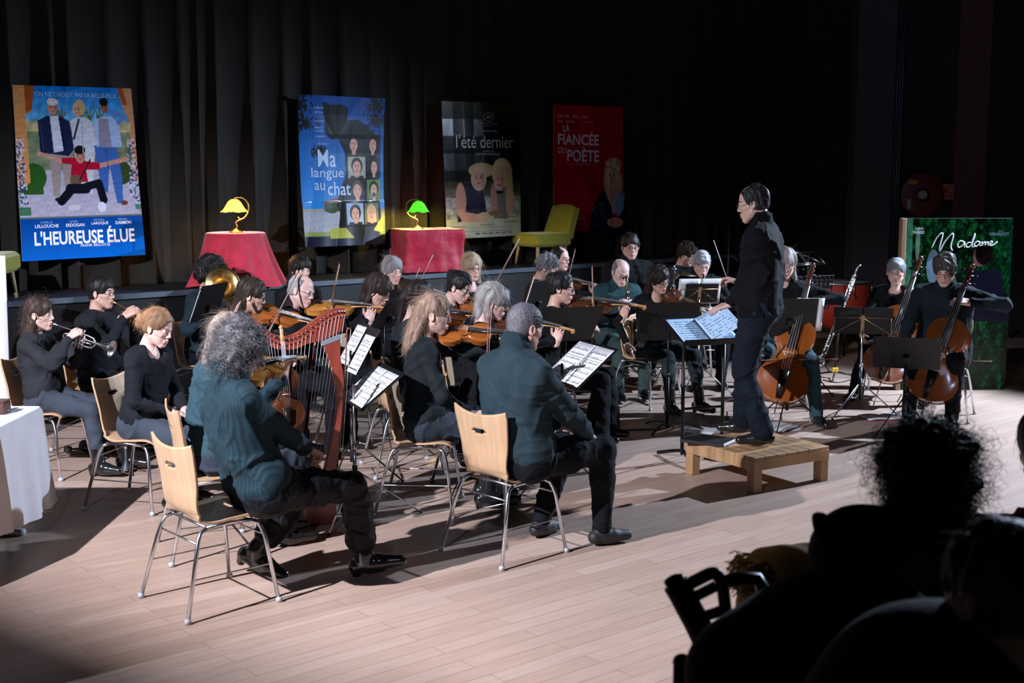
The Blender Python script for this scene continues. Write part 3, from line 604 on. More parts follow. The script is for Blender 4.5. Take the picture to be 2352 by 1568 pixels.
M_ink = mat('printed_notes', (0.05, 0.05, 0.06), 0.7)
M_bowwood = mat('bow_wood', (0.20, 0.06, 0.025), 0.3)
M_hair_bow = mat('bow_hair', (0.72, 0.70, 0.64), 0.6)
M_white = mat('white_plastic', (0.7, 0.72, 0.75), 0.4)
M_string = mat('steel_string', (0.6, 0.6, 0.62), 0.3, 0.8)

TPL = {}
def spawn(key, name, label, cat, M, group=None, parts=None, matmap=None):
    """copy template parts: TPL[key] = list of (part name, mesh, [subparts], label)"""
    root = bpy.data.objects.new(name, None); COL.objects.link(root); root.empty_display_size = .05; tag(root, label, cat, group); root.matrix_basis = M
    for pn, me, sub, pl in TPL[key]:
        if parts is not None and pn not in parts: continue
        if matmap and me.materials and me.materials[0].name in matmap:
            me = me.copy(); me.materials[0] = matmap[me.materials[0].name]
        o = link(pn, me, root)
        if pl: o['label'] = pl
        for sn, sm, sl in sub:
            q = link(sn, sm, o)
            if sl: q['label'] = sl
    return root
def T(loc, rz=0, s=1.0, tilt=None):
    m = Matrix.Translation(Vector(loc)) @ Matrix.Rotation(rz, 4, 'Z')
    if tilt: m = m @ Euler(tilt).to_matrix().to_4x4()
    return m @ Matrix.Scale(s, 4)
def bez(pts, n=6):
    pts = [Vector(p) for p in pts]; q = []
    for i in range(len(pts) - 1):
        p0 = pts[max(i - 1, 0)]; p1 = pts[i]; p2 = pts[i + 1]; p3 = pts[min(i + 2, len(pts) - 1)]
        for k in range(n):
            t = k / n; q.append(0.5 * ((2 * p1) + (-p0 + p2) * t + (2 * p0 - 5 * p1 + 4 * p2 - p3) * t * t + (-p0 + 3 * p1 - 3 * p2 + p3) * t ** 3))
    q.append(pts[-1]); return q
# chair ------------------------------------------------------
def chair_tpl():
    prof = bez([(-.235, 0, .865), (-.215, 0, .76), (-.198, 0, .66), (-.188, 0, .57), (-.170, 0, .505), (-.120, 0, .465), (-.04, 0, .452), (.06, 0, .458), (.14, 0, .465), (.190, 0, .457), (.215, 0, .435)], 5)
    L = [0]
    for i in range(1, len(prof)): L.append(L[-1] + (prof[i] - prof[i - 1]).length)
    L = np.array(L) / L[-1]; PX_ = np.array([p.x for p in prof]); PZ_ = np.array([p.z for p in prof])
    def shell(u, v):
        a = u * 2 - 1; sv = v
        if v < .25: sv = v + (1 - v / .25) * (0.030 * (1 - a * a) * 1.5)      # dipped top edge
        x = float(np.interp(sv, L, PX_)); z = float(np.interp(sv, L, PZ_))
        w = float(np.interp(v, [0, .06, .2, .42, .52, .62, .85, .96, 1], [.215, .219, .205, .178, .176, .19, .21, .20, .185]))
        cv = float(np.interp(v, [0, .3, .5, .7, 1], [.030, .025, .012, -.006, -.004]))
        if v < .5: x += cv * a * a
        else: z += -cv * a * a * 1.2
        return Vector((x, a * w, z))
    hc, hv, ru, rv = .5, .155, .13, .022
    def ins(u, v):
        du = (u - hc) / ru; dv = (v - hv - 0.008 * (1 - du * du)) / rv; return du * du + dv * dv < 1
    nu, nv = 36, 66
    P = np.array([[tuple(shell(i / nu, j / nv)) for j in range(nv + 1)] for i in range(nu + 1)])
    mb = MB().grid(P, .011, 0, ins, 1); shell_me = mb.mesh('shell', [M_ply, M_plyedge])
    parts = [('seat_shell', shell_me, [], 'bent beech plywood seat and back in one shell with a crescent hand hole')]
    for s in (-1, 1):
        # side frame with two legs: each leg is its own part, the rail under the seat a third
        rear = MB().tube([(-.275, s * .258, .012), (-.195, s * .212, .33), (-.178, s * .20, .385), (-.160, s * .192, .418), (-.125, s * .186, .434)], .0105, 10).mesh('leg', [M_chrome])
        front = MB().tube([(.225, s * .258, .012), (.183, s * .212, .34), (.170, s * .20, .385), (.155, s * .192, .415), (.120, s * .186, .434)], .0105, 10).mesh('leg', [M_chrome])
        cap1 = MB().lathe([(.001, 0), (.0165, 0), (.0165, .018), (.0125, .026), (.001, .027)], 12, Matrix.Translation((-.277, s * .259, 0))).mesh('foot', [M_foot])
        cap2 = MB().lathe([(.001, 0), (.0165, 0), (.0165, .018), (.0125, .026), (.001, .027)], 12, Matrix.Translation((.227, s * .259, 0))).mesh('foot', [M_foot])
        parts += [('leg', rear, [('foot_cap', cap1, 'grey plastic foot cap')], None), ('leg', front, [('foot_cap', cap2, 'grey plastic foot cap')], None)]
        rail = MB().tube([(-.125, s * .186, .434), (0, s * .183, .440), (.120, s * .186, .434)], .0105, 8).mesh('rail', [M_chrome]); parts.append(('seat_rail', rail, [], None))
        br = MB().tube([(-.235, s * .232, .19), (-.222, s * .228, .20), (.192, s * .228, .20), (.203, s * .236, .19)], .0045, 6).mesh('brace', [M_chrome]); parts.append(('side_brace', br, [], None))
    cr = MB()
    for x, z in ((-.175, .36), (.165, .36)): cr.tube([(x, -.2, z), (x, .2, z)], .005, 6)
    cr.tube([(-.12, -.186, .434), (-.12, .186, .434)], .008, 6).tube([(.11, -.186, .434), (.11, .186, .434)], .008, 6)
    parts.append(('cross_bars', cr.mesh('cross', [M_chrome]), [], None))
    TPL['chair'] = parts
chair_tpl()
# violin family ------------------------------------------------
def fiddle_outline(n=60):
    # (x along from tail, half width)
    pts = [(0, 0), (.004, .035), (.018, .068), (.045, .093), (.080, .1035), (.115, .098), (.140, .083), (.152, .080), (.156, .072), (.165, .061), (.190, .055), (.215, .057), (.235, .066), (.240, .074), (.250, .076), (.275, .083), (.305, .080), (.332, .060), (.348, .032), (.355, 0)]
    return bez([(x, w, 0) for x, w in pts], 4)
def fiddle_tpl(key, var, rib=.030, arch=.016, cello=False):
    out = fiddle_outline(); half = [(p.x, max(p.y, 0)) for p in out]
    mb = MB(); cx = .18
    for side, z0, sg in (('t', rib, 1), ('b', 0.0, -1)):
        rows = []
        for r in np.linspace(0, 1, 9):
            ring = []
            for (x, w) in half + [(x, -w) for x, w in half[::-1][1:-1]]:
                X = cx + (x - cx) * r; Y = w * r
                h = arch * (1 - r ** 2.2) + .0035 * (r > .9)
                ring.append((X, Y, z0 + sg * h * (1 if side == 't' else .8)))
            rows.append(ring)
        n = len(rows[0]); vs = [p for ring in rows[1:] for p in ring] + [(cx, 0, z0 + sg * arch * (1 if side == 't' else .8))]
        fs = []
        for i in range(len(rows) - 2):
            for k in range(n):
                f = (i * n + k, (i + 1) * n + k, (i + 1) * n + (k + 1) % n, i * n + (k + 1) % n); fs.append(f if sg > 0 else f[::-1])
        c = len(vs) - 1
        for k in range(n): f = (c, k, (k + 1) % n); fs.append(f if sg > 0 else f[::-1])
        mb.add(vs, fs, 0)
    full = half + [(x, -w) for x, w in half[::-1][1:-1]]; n = len(full); e = .985
    vs = [(cx + (x - cx) * e, y * e, z) for z in (0, rib) for x, y in full]
    mb.add(vs, [(k, (k + 1) % n, n + (k + 1) % n, n + k) for k in range(n)], 0)
    body = mb.mesh('fiddle_body', [var])
    nl = .27 if not cello else .30; zt = rib + arch
    neck = MB().tube([(.335, 0, rib - .002), (.36, 0, rib + .004), (.40, 0, rib + .008), (.355 + .13, 0, rib + .012)], [.013, .011, .0095, .009], 10, flat=.8).mesh('neck', [M_ebony if cello else M_scroll])
    fb = MB().tube([(.215, 0, zt + .010), (.485, 0, rib + .019)], [.020, .0115], 10, flat=.28, up=(0, 0, 1)).mesh('fingerboard', [M_ebony])
    sc = MB().tube(bez([(.48, 0, rib + .010), (.53, 0, rib + .006), (.570, 0, rib + .0), (.588, 0, rib - .010)]), [.011] * 6 + [.010] * 6 + [.009] * 7, 8)
    sp = [(.580 + (.018 - .0013 * k) * math.cos(k * .55 + 1.2), 0, rib - .012 + (.018 - .0013 * k) * math.sin(k * .55 + 1.2)) for k in range(14)]
    sc.tube(sp, [.0085 - .0003 * k for k in range(14)], 8); sc.sphere((.580, 0, rib - .012), (.005, .014, .005), 8)
    scroll = sc.mesh('scroll', [M_varnishdark if cello else M_scroll])
    pegs = []
    for k, x in enumerate((.505, .522, .539, .556)):
        s = 1 if k % 2 else -1
        pegs.append(MB().tube([(x, -s * .012, rib + .002), (x, s * .020, rib + .002)], .0032, 6).sphere((x, s * .029, rib + .002), (.0075, .009, .003), 8).mesh('peg', [M_ebony]))
    br = MB().extrude([(-.021, 0), (-.012, .0), (-.008, .012), (.008, .012), (.012, 0), (.021, 0), (.019, .022), (0, .032), (-.019, .022)], -.0022, .0022, Matrix(((0, 0, 1, .195), (1, 0, 0, 0), (0, 1, 0, zt - .002), (0, 0, 0, 1)))).mesh('bridge', [mat('bridge_maple', (.6, .42, .22), .5)])
    tp = MB().tube([(.008, 0, zt - .004), (.05, 0, zt + .010), (.12, 0, zt + .016)], [.010, .014, .022], 8, flat=.3, up=(0, 0, 1)).mesh('tailpiece', [M_ebony])
    st = MB()
    for k in range(4): y = (k - 1.5); st.tube([(.12, y * .009, zt + .018), (.195, y * .011, zt + .030), (.485, y * .0055, rib + .024), (.54, y * .003, rib + .008)], .0009 if not cello else .0011, 4)
    strings = st.mesh('strings', [M_string])
    ff = MB()
    for s in (-1, 1):
        pts = bez([(.225, s * .022, 0), (.222, s * .028, 0), (.212, s * .029, 0), (.195, s * .037, 0), (.178, s * .045, 0), (.168, s * .047, 0), (.165, s * .040, 0)], 4)
        q = [(p.x, p.y, rib + arch * (1 - min(1, max(abs(p.y) / .075, abs(p.x - cx) / .18)) ** 2.2) + .0012) for p in pts]
        ff.tube(q, [.0022] * len(q), 5, flat=.4); ff.sphere(q[0], (.0035, .0035, .001), 8); ff.sphere(q[-1], (.0042, .0042, .001), 8)
    fh = ff.mesh('f_holes', [M_ebony])
    parts = [('body', body, [('f_holes', fh, None), ('bridge', br, None), ('tailpiece', tp, None)], None), ('neck', neck, [('fingerboard', fb, None), ('strings', strings, None)], None), ('scroll', scroll, [('peg', q, None) for q in pegs], None)]
    if not cello:
        cr = MB().sphere((.018, .045, zt + .008), (.026, .034, .007), 10).mesh('chin_rest', [M_ebony]); parts.append(('chin_rest', cr, [], None))
    else:
        ep = MB().tube([(.005, 0, rib / 2), (-.11, 0, rib / 2)], .0028, 6).mesh('endpin', [M_chrome]); parts.append(('endpin', ep, [], None))
    TPL[key] = parts
fiddle_tpl('violin', M_varnish); fiddle_tpl('violin_pale', M_varnish2); fiddle_tpl('violin_dark', M_varnishdark)
fiddle_tpl('cello', M_cello, rib=.055, arch=.014, cello=True)
def frame_from(p0, p1, up, scale):
    """x axis along p0->p1, z towards up"""
    x = nrm(Vector(p1) - Vector(p0)); z = Vector(up); z = nrm(z - x * z.dot(x)); y = z.cross(x)
    m = Matrix((x, y, z)).transposed().to_4x4() @ Matrix.Scale(scale, 4); m.translation = Vector(p0); return m
def fiddle(key, name, label, tail, scroll, up, L=.59, cat='violin', group=None):
    return spawn(key, name, label, cat, frame_from(tail, scroll, up, (Vector(scroll) - Vector(tail)).length / .595 if L is None else L / .59), group)
def bow(label, frog, tip, L=.74, side=(0, 0, 1), group=None, wood=M_bowwood):
    frog = Vector(frog); tip = Vector(tip); d = nrm(tip - frog); M = frame_from(frog, frog + d, side, 1.0)
    r = bpy.data.objects.new('violin_bow', None); COL.objects.link(r); tag(r, label, 'bow', group); r.matrix_basis = M
    MB().tube([(0, 0, .018), (L * .3, 0, .010), (L * .6, 0, .009), (L * .97, 0, .017), (L, 0, .013)], [.0050, .0045, .0040, .0036, .003], 6).tube([(L * .985, 0, .018), (L * .995, 0, -.004)], [.004, .003], 6).build('stick', wood, r)
    MB().box((.045, 0, .006), (.045, .009, .018), bev=.002).tube([(-.022, 0, .018), (0, 0, .018)], .005, 8).build('frog', M_ebony, r)
    MB().box((L / 2 + .01, 0, -.003), (L - .04, .0075, .0016)).build('bow_hair', M_hair_bow, r)
    return r
# music stands ---------------------------------------------------
def tripod(mb, h0, legr, a0=0.0, n=3, r=.006, zt=None):
    zt = zt or h0
    for k in range(n):
        a = a0 + 2 * math.pi * k / n; c, s = math.cos(a), math.sin(a)
        mb.tube([(0.012 * c, 0.012 * s, zt), (legr * c, legr * s, .008)], r, 6)
def desk_stand(label, loc, rz, h=1.05, tilt=25, w=.50, hh=.34, style='solid', paper=None, pole=M_blackmetal, group=None, leg='tripod', desk_mat=None, ncols=2, a0=.3, legr=.30, slip=0.0):
    """desk faces local +x (reader sits at +x); tilt = lean from vertical; h = height of the desk's lower lip"""
    r = empty('music_stand', label, 'music stand', loc, rz, group)
    mb = MB(); mb.tube([(0, 0, .20 if leg == 'tripod' else .02), (0, 0, h * .62)], .0125, 10).tube([(0, 0, h * .58), (0, 0, h + hh * .35)], .0085, 8).tube([(0, 0, h * .60), (0, 0, h * .64)], .018, 10); mb.build('pole', pole, r)
    if leg == 'tripod':
        lg = []
        for k in range(3):
            a = a0 + 2 * math.pi * k / 3; c, s = math.cos(a), math.sin(a)
            m = MB().tube([(.015 * c, .015 * s, .30), (legr * c, legr * s, .012)], .0062, 6).tube([(.012 * c, .012 * s, .16), (legr * .45 * c, legr * .45 * s, .185)], .0035, 5)
            o = m.build('leg', pole, r); MB().sphere((legr * c, legr * s, .010), (.012, .012, .010), 8).build('rubber_foot', M_blackplastic, o)
        MB().tube([(0, 0, .14), (0, 0, .34)], .017, 8).build('collar', M_blackplastic, r)
    else:
        for k in range(3):
            a = a0 + 2 * math.pi * k / 3; c, s = math.cos(a), math.sin(a)
            MB().tube(bez([(.0, .0, .055), (.12 * c, .12 * s, .065), (.25 * c, .25 * s, .035), (legr * c, legr * s, .012)]), .013, 8, flat=.7).build('leg', pole, r)
    t = R(tilt); D = Matrix.Translation((0.02, 0, h)) @ Matrix.Rotation(-t, 4, 'Y')   # local: y width, z up the desk, +x towards the reader
    dm = desk_mat or M_blackmetal
    if style == 'solid':
        d = MB().box((0, 0, hh / 2), (.004, w, hh), D, bev=.001).box((.022, 0, .0), (.046, w, .004), D).box((.006, 0, hh * .62), (.006, w, .003), D)
        desk = d.build('desk', dm, r)
        MB().box((-.018, 0, hh * .35), (.03, .05, .06), D, bev=.005).build('desk_bracket', pole, r)
    elif style == 'holes':
        cells = lambda u, v: ((u * 9) % 1 - .5) ** 2 * 1.0 + ((v * 6) % 1 - .5) ** 2 < .085
        P = np.array([[tuple(D @ Vector((0, (i / 90 - .5) * w, j / 60 * hh))) for j in range(61)] for i in range(91)])
        desk = MB().grid(P, .003, 0, cells).box((.022, 0, 0), (.046, w, .004), D).build('desk', dm, r)
    else:
        d = MB(); hw = w / 2
        for y in (-hw, hw): d.tube([D @ Vector((0, y, .0)), D @ Vector((0, y * .98, hh * .62))], .0035, 6)
        d.tube([D @ Vector((0, -hw, hh * .62)), D @ Vector((0, hw, hh * .62))], .003, 6).tube([D @ Vector((.01, -hw, 0)), D @ Vector((.01, hw, 0))], .0035, 6).tube([D @ Vector((.035, -hw, 0)), D @ Vector((.035, hw, 0))], .003, 6)
        for y in (-1, 1): d.tube([D @ Vector((0, 0, hh * .62)), D @ Vector((0, y * hw, 0))], .003, 6)
        d.box((0, 0, hh * .35), (.008, .03, hh * .72), D); desk = d.build('desk', dm, r)
        if paper or style == 'folder': pass
    if paper:
        papers(r, D, paper, hh)
    return r
def music_page(parent, D, y0, z0, w, h, rows=7, xo=.008, bend=0.0, mt=None, dens=1.0, name='page', seed=1):
    rr = np.random.RandomState(seed)
    def fn(u, v, o=0.0): return D @ Vector((xo + o + bend * math.sin(math.pi * u) ** 1 * .5, y0 + w * u, z0 + h * v))
    P = np.array([[tuple(fn(i / 8, j / 4)) for j in range(5)] for i in range(9)])
    pg = MB().grid(P, .0012).build(name, mt or M_paper, parent)
    mb = MB()
    for k in range(rows):
        v = .90 - (k + .5) * .86 / rows
        for l in range(5):
            vv = v + (l - 2) * .0055; mb.add([fn(.07, vv, .0016), fn(.93, vv, .0016), fn(.93, vv + .0018, .0016), fn(.07, vv + .0018, .0016)], [(0, 1, 2, 3)], 0, False)
        u = .10
        while u < .92:
            u += rr.uniform(.018, .05) / dens
            if rr.rand() < .72 and u < .91:
                vn = v + rr.uniform(-.014, .014); mb.add([fn(u, vn - .006, .002), fn(u + .016, vn - .006, .002), fn(u + .016, vn + .006, .002), fn(u, vn + .006, .002)], [(0, 1, 2, 3)], 0, False)
                mb.add([fn(u + .013, vn, .002), fn(u + .016, vn, .002), fn(u + .016, vn + .035, .002), fn(u + .013, vn + .035, .002)], [(0, 1, 2, 3)], 0, False)
                if rr.rand() < .4: mb.add([fn(u + .013, vn + .030, .002), fn(u + .055, vn + .030, .002), fn(u + .055, vn + .038, .002), fn(u + .013, vn + .038, .002)], [(0, 1, 2, 3)], 0, False)
    if rows: mb.build('notation', M_ink, pg)
    return pg
def papers(r, D, spec, hh):
    for k, (y0, z0, w, h) in enumerate(spec): music_page(r, D, y0, z0, w, h, seed=k * 3 + int(abs(r.location.x * 37)))
# brass --------------------------------------------------------
def trumpet(label, mouth, bell, up, m=M_silver, L=.48, short=False, name='trumpet'):
    M = frame_from(mouth, bell, up, (Vector(bell) - Vector(mouth)).length / .48); r = bpy.data.objects.new(name, None); COL.objects.link(r); tag(r, label, 'trumpet'); r.matrix_basis = M
    MB().lathe([(.004, .0), (.012, -.012), (.0135, -.014), (.0135, -.010), (.005, .01), (.005, .05)], 14, Matrix.Translation((.014, 0, 0)) @ Matrix.Rotation(R(90), 4, 'Y')).build('mouthpiece', m, r)
    MB().tube([(.03, 0, 0), (.28, 0, 0), (.325, 0, -.006), (.345, 0, -.03), (.345, 0, -.05), (.325, 0, -.078), (.28, 0, -.084), (.22, 0, -.084)], .0062, 10).build('leadpipe', m, r)
    pr = [(.0065, -.36), (.0065, -.20), (.009, -.14), (.014, -.09), (.022, -.05), (.036, -.018), (.052, -.004), (.061, 0), (.061, .002), (.050, -.006), (.033, -.022), (.019, -.052), (.011, -.09)]
    MB().lathe(pr, 28, Matrix.Translation((.48, 0, -.084 + .05)) @ Matrix.Rotation(R(90), 4, 'Y')).build('bell', m, r)
    MB().tube([(.13, 0, -.034), (.10, 0, -.040), (.088, 0, -.060), (.10, 0, -.080), (.14, 0, -.086), (.17, 0, -.086)], .0063, 10).build('tuning_slide', m, r)
    for k in range(3):
        v = MB().tube([(.19 + k * .026, .008, -.115), (.19 + k * .026, .008, -.005)], .0105, 12).build('valve', m, r)
        MB().tube([(.19 + k * .026, .008, -.005), (.19 + k * .026, .008, .025)], .003, 6).lathe([(.001, .025), (.009, .025), (.009, .029), (.001, .030)], 10, Matrix.Translation((.19 + k * .026, .008, 0))).build('valve_button', m, v)
    MB().tube([(.245, .012, -.06), (.30, .025, -.06), (.31, .025, -.09), (.25, .015, -.095)], .0055, 8).build('valve_slide', m, r)
    return r
# ---------------------------------------------------------------- people
M_eye = mat('eye_white', (0.62, 0.60, 0.58), 0.25); M_iris = mat('iris', (0.03, 0.02, 0.015), 0.2)
def skin(c=(0.62, 0.37, 0.29)): return mat('skin_%03d%03d' % (c[0] * 100, c[1] * 100), c, 0.48, var=.08, vscale=14, bump=('noise', 160, .15, .001))
def lips(c): return mat('lips_%03d' % (c[0] * 100), (c[0] * .75, c[1] * .48, c[2] * .52), 0.4)
HEADS = {}
def head_tpl(sex):
    if sex in HEADS: return HEADS[sex]
    m = sex == 'm'; s = SDF(.0042, .018)
    s.ell((-.014, 0, .036), (.099, .077, .086)); s.ell((.022, 0, -.035), (.066, .060, .078), k=.03)
    s.cap((.004, .052, -.052), (.062, .012, -.098), .021 if m else .017, .017 if m else .014, k=.03); s.cap((.004, -.052, -.052), (.062, -.012, -.098), .021 if m else .017, .017 if m else .014, k=.03)
    s.cap((.064, -.008, -.100), (.064, .008, -.100), .018 if m else .014, k=.02)
    for y in (-1, 1):
        s.cap((.058, y * .040, -.018), (.030, y * .058, -.012), .018, .015, k=.02)
        s.ell((.099, y * .031, .004), (.020, .019, .012), k=.012, sub=True)
    s.cap((.078, -.034, .022), (.084, -.010, .019), .0105 if m else .007, k=.012); s.cap((.078, .034, .022), (.084, .010, .019), .0105 if m else .007, k=.012)
    s.cap((.086, 0, .014), (.102, 0, -.026), .0065, .0100, k=.010)
    for y in (-1, 1): s.cap((.094, y * .010, -.032), (.090, y * .014, -.034), .0075, .006, k=.006)
    s.cap((.084, -.020, -.062), (.092, 0, -.058), .0055, .007, k=.006); s.cap((.084, .020, -.062), (.092, 0, -.058), .0055, .007, k=.006)
    s.cap((.084, -.017, -.072), (.090, 0, -.073), .006, .0085, k=.006); s.cap((.084, .017, -.072), (.090, 0, -.073), .006, .0085, k=.006)
    s.cap((.100, -.018, -.0655), (.100, .018, -.0655), .0032, k=.003, sub=True)
    for y in (-1, 1):
        Me = Euler((0, R(-12), R(y * 18))).to_matrix()
        s.ell((-.010, y * .079, -.008), (.020, .009, .032), Me, k=.006); s.ell((-.006, y * .088, -.004), (.011, .007, .019), Me, k=.004, sub=True)
        s.ell((.0735, y * .0315, .002), (.0128, .0128, .0128), k=.002)
        s.cap((.0735, y * .0225, .0125), (.0735, y * .040, .0110), .0062, k=.004)      # upper lid
    s.cap((-.030, 0, -.05), (-.045, 0, -.16), .054 if m else .046, .058 if m else .047, k=.03)
    V, Q = s.mesh(); c = V[Q].mean(1); mi = np.zeros(len(Q), int)
    for y in (-1, 1):
        e = np.array([.0735, y * .0315, .002]); d = np.linalg.norm(c - e, axis=1); ok = (d < .0142) & (c[:, 2] < .0075) & (c[:, 2] > -.0055) & (c[:, 0] > .078); mi[ok] = 1
        mi[ok & (np.abs(c[:, 1] - e[1]) < .0055)] = 2
        br = (np.abs(c[:, 2] - (.026 - .10 * abs(1) * 0)) < .0042) & (c[:, 0] > .055) & (np.abs(c[:, 1] - y * .030) < .019); mi[br] = 4
    lp = (c[:, 0] > .080) & (np.abs(c[:, 1]) < .022) & (c[:, 2] < -.055) & (c[:, 2] > -.0795); mi[lp] = 3
    HEADS[sex] = (V, Q, mi); return HEADS[sex]
# hair: shape in head space
def hair_shape(style, seed=0):
    s = SDF(.0065 if style in ('short', 'bald', 'crop', 'recede') else .0075, .02); amp = .004; st = (1, 1, .2); fr = 120
    def capsule(off=.010, z=.0): s.ell((-.016, 0, .038 + z), (.099 + off, .077 + off, .088 + off))
    face = lambda x=.150, zz=-.02, r=(.075, .10, .11): s.ell((x, 0, zz), r, k=.008, sub=True)
    if style in ('short', 'messy'):
        capsule(.011 if style == 'short' else .018); s.ell((-.040, 0, -.02), (.070, .074, .060)); face(.135, -.035, (.085, .12, .098)); s.ell((.0, 0, -.10), (.2, .2, .055), k=.01, sub=True)
        amp = .0035 if style == 'short' else .009; fr = 90; st = (1, 1, .6)
    elif style == 'crop':
        capsule(.006); s.ell((-.035, 0, -.02), (.072, .074, .055)); face(.125, -.03, (.085, .12, .105)); s.ell((.0, 0, -.10), (.2, .2, .055), k=.01, sub=True); amp = .0008; fr = 200; st = (1, 1, 1)
    elif style == 'recede':
        capsule(.008); s.ell((-.035, 0, -.02), (.074, .076, .055)); face(.115, -.01, (.095, .13, .125)); s.ell((.05, 0, .125), (.07, .045, .05), k=.01, sub=True); s.ell((.0, 0, -.10), (.2, .2, .055), k=.01, sub=True); amp = .0025; fr = 150
    elif style == 'bald':
        capsule(.005); s.ell((-.040, 0, -.02), (.070, .077, .055)); face(.10, 0.0, (.095, .13, .14)); s.ell((.02, 0, .12), (.105, .062, .075), k=.01, sub=True); s.ell((.0, 0, -.10), (.2, .2, .055), k=.01, sub=True); amp = .0018; fr = 200
    elif style == 'bob':
        capsule(.018); s.cap((-.030, .058, .0), (-.02, .066, -.105), .034, .030); s.cap((-.030, -.058, .0), (-.02, -.066, -.105), .034, .030); s.cap((-.075, 0, -.0), (-.075, 0, -.11), .055, .045); face(.140, -.045, (.095, .060, .095)); face(.135, -.06, (.085, .09, .085)); amp = .004
    elif style == 'bobfringe':
        capsule(.018); s.ell((.050, 0, .045), (.052, .062, .040)); s.cap((-.030, .058, .0), (-.01, .068, -.085), .036, .028); s.cap((-.030, -.058, .0), (-.01, -.068, -.085), .036, .028); s.cap((-.075, 0, -.0), (-.075, 0, -.11), .055, .040); face(.145, -.055, (.085, .075, .080)); amp = .004
    elif style == 'long':
        capsule(.016); s.cap((-.030, .060, .0), (-.045, .085, -.20), .034, .026); s.cap((-.030, -.060, .0), (-.045, -.085, -.20), .034, .026); s.cap((-.075, 0, -.0), (-.105, 0, -.23), .052, .045); s.cap((-.075, .03, -.1), (-.105, .05, -.24), .045, .03); s.cap((-.075, -.03, -.1), (-.105, -.05, -.24), .045, .03); face(.138, -.045, (.090, .062, .100)); amp = .006; fr = 75
    elif style == 'longthin':
        capsule(.013); s.cap((-.030, .060, .0), (-.05, .070, -.14), .028, .022); s.cap((-.030, -.060, .0), (-.05, -.070, -.14), .028, .022); s.cap((-.075, 0, -.0), (-.095, 0, -.15), .045, .035); face(.130, -.035, (.092, .075, .110)); amp = .005; fr = 85
    elif style == 'wavy':
        capsule(.016); s.cap((-.040, .060, .0), (-.055, .080, -.15), .036, .040); s.cap((-.040, -.060, .0), (-.055, -.080, -.15), .036, .040); s.cap((-.080, 0, -.0), (-.105, 0, -.16), .050, .050); s.ell((-.105, .0, .060), (.028, .026, .026)); face(.125, -.035, (.098, .075, .115)); s.ell((.0, .10, -.01), (.04, .03, .035), k=.01, sub=True); s.ell((.0, -.10, -.01), (.04, .03, .035), k=.01, sub=True); amp = .009; fr = 60; st = (1, 1, .6)
    elif style == 'ponytail':
        capsule(.011); s.cap((-.105, 0, .045), (-.125, 0, -.02), .030, .034); s.cap((-.125, 0, -.02), (-.11, .0, -.26), .034, .020); s.ell((-.035, 0, -.02), (.074, .072, .05)); face(.125, -.03, (.095, .10, .115)); amp = .004; fr = 80
    elif style == 'halfup':
        capsule(.012); s.cap((-.060, .05, -.02), (-.075, .070, -.18), .032, .026); s.cap((-.060, -.05, -.02), (-.075, -.070, -.18), .032, .026); s.cap((-.085, 0, -.0), (-.115, 0, -.22), .048, .040); face(.125, -.03, (.098, .085, .115)); s.ell((.0, .10, -.01), (.035, .03, .035), k=.01, sub=True); s.ell((.0, -.10, -.01), (.035, .03, .035), k=.01, sub=True); amp = .006; fr = 80
    elif style == 'bun':
        capsule(.011); s.ell((-.035, 0, -.02), (.074, .072, .05)); s.ell((-.105, 0, .070), (.035, .036, .036)); face(.125, -.03, (.095, .10, .115)); s.ell((.0, 0, -.11), (.2, .2, .055), k=.01, sub=True); amp = .0035; fr = 90
    elif style == 'braidbun':
        capsule(.010); s.ell((-.035, 0, -.02), (.074, .072, .05)); face(.125, -.03, (.095, .10, .115)); s.ell((.0, 0, -.11), (.2, .2, .055), k=.01, sub=True)
        for k in range(9): a = k * .75; s.ell((-.142 - .012 * math.sin(k), .030 * math.cos(a), .0 + .045 * math.sin(a)), (.021, .021, .021))
        s.ell((-.125, 0, .0), (.035, .038, .048)); amp = .003; fr = 90
    elif style == 'curly':
        capsule(.020); s.ell((-.05, .040, -.03), (.070, .058, .078)); s.ell((-.05, -.040, -.03), (.070, .058, .078)); s.ell((-.065, 0, -.045), (.062, .075, .072)); face(.150, -.04, (.090, .075, .095)); amp = .011; fr = 62; st = (1, 1, 1)
    elif style == 'afro':
        capsule(.038); s.ell((-.05, 0, -.01), (.095, .105, .085)); face(.150, -.05, (.085, .075, .095)); amp = .012; fr = 75; st = (1, 1, 1)
    V, Q = s.mesh(); n = vnormals(V, Q); d = sines(V, fr, seed + 1, 8, st) * amp + sines(V, fr * .4, seed + 2, 6, st) * amp * .7
    return V + n * d[:, None], Q
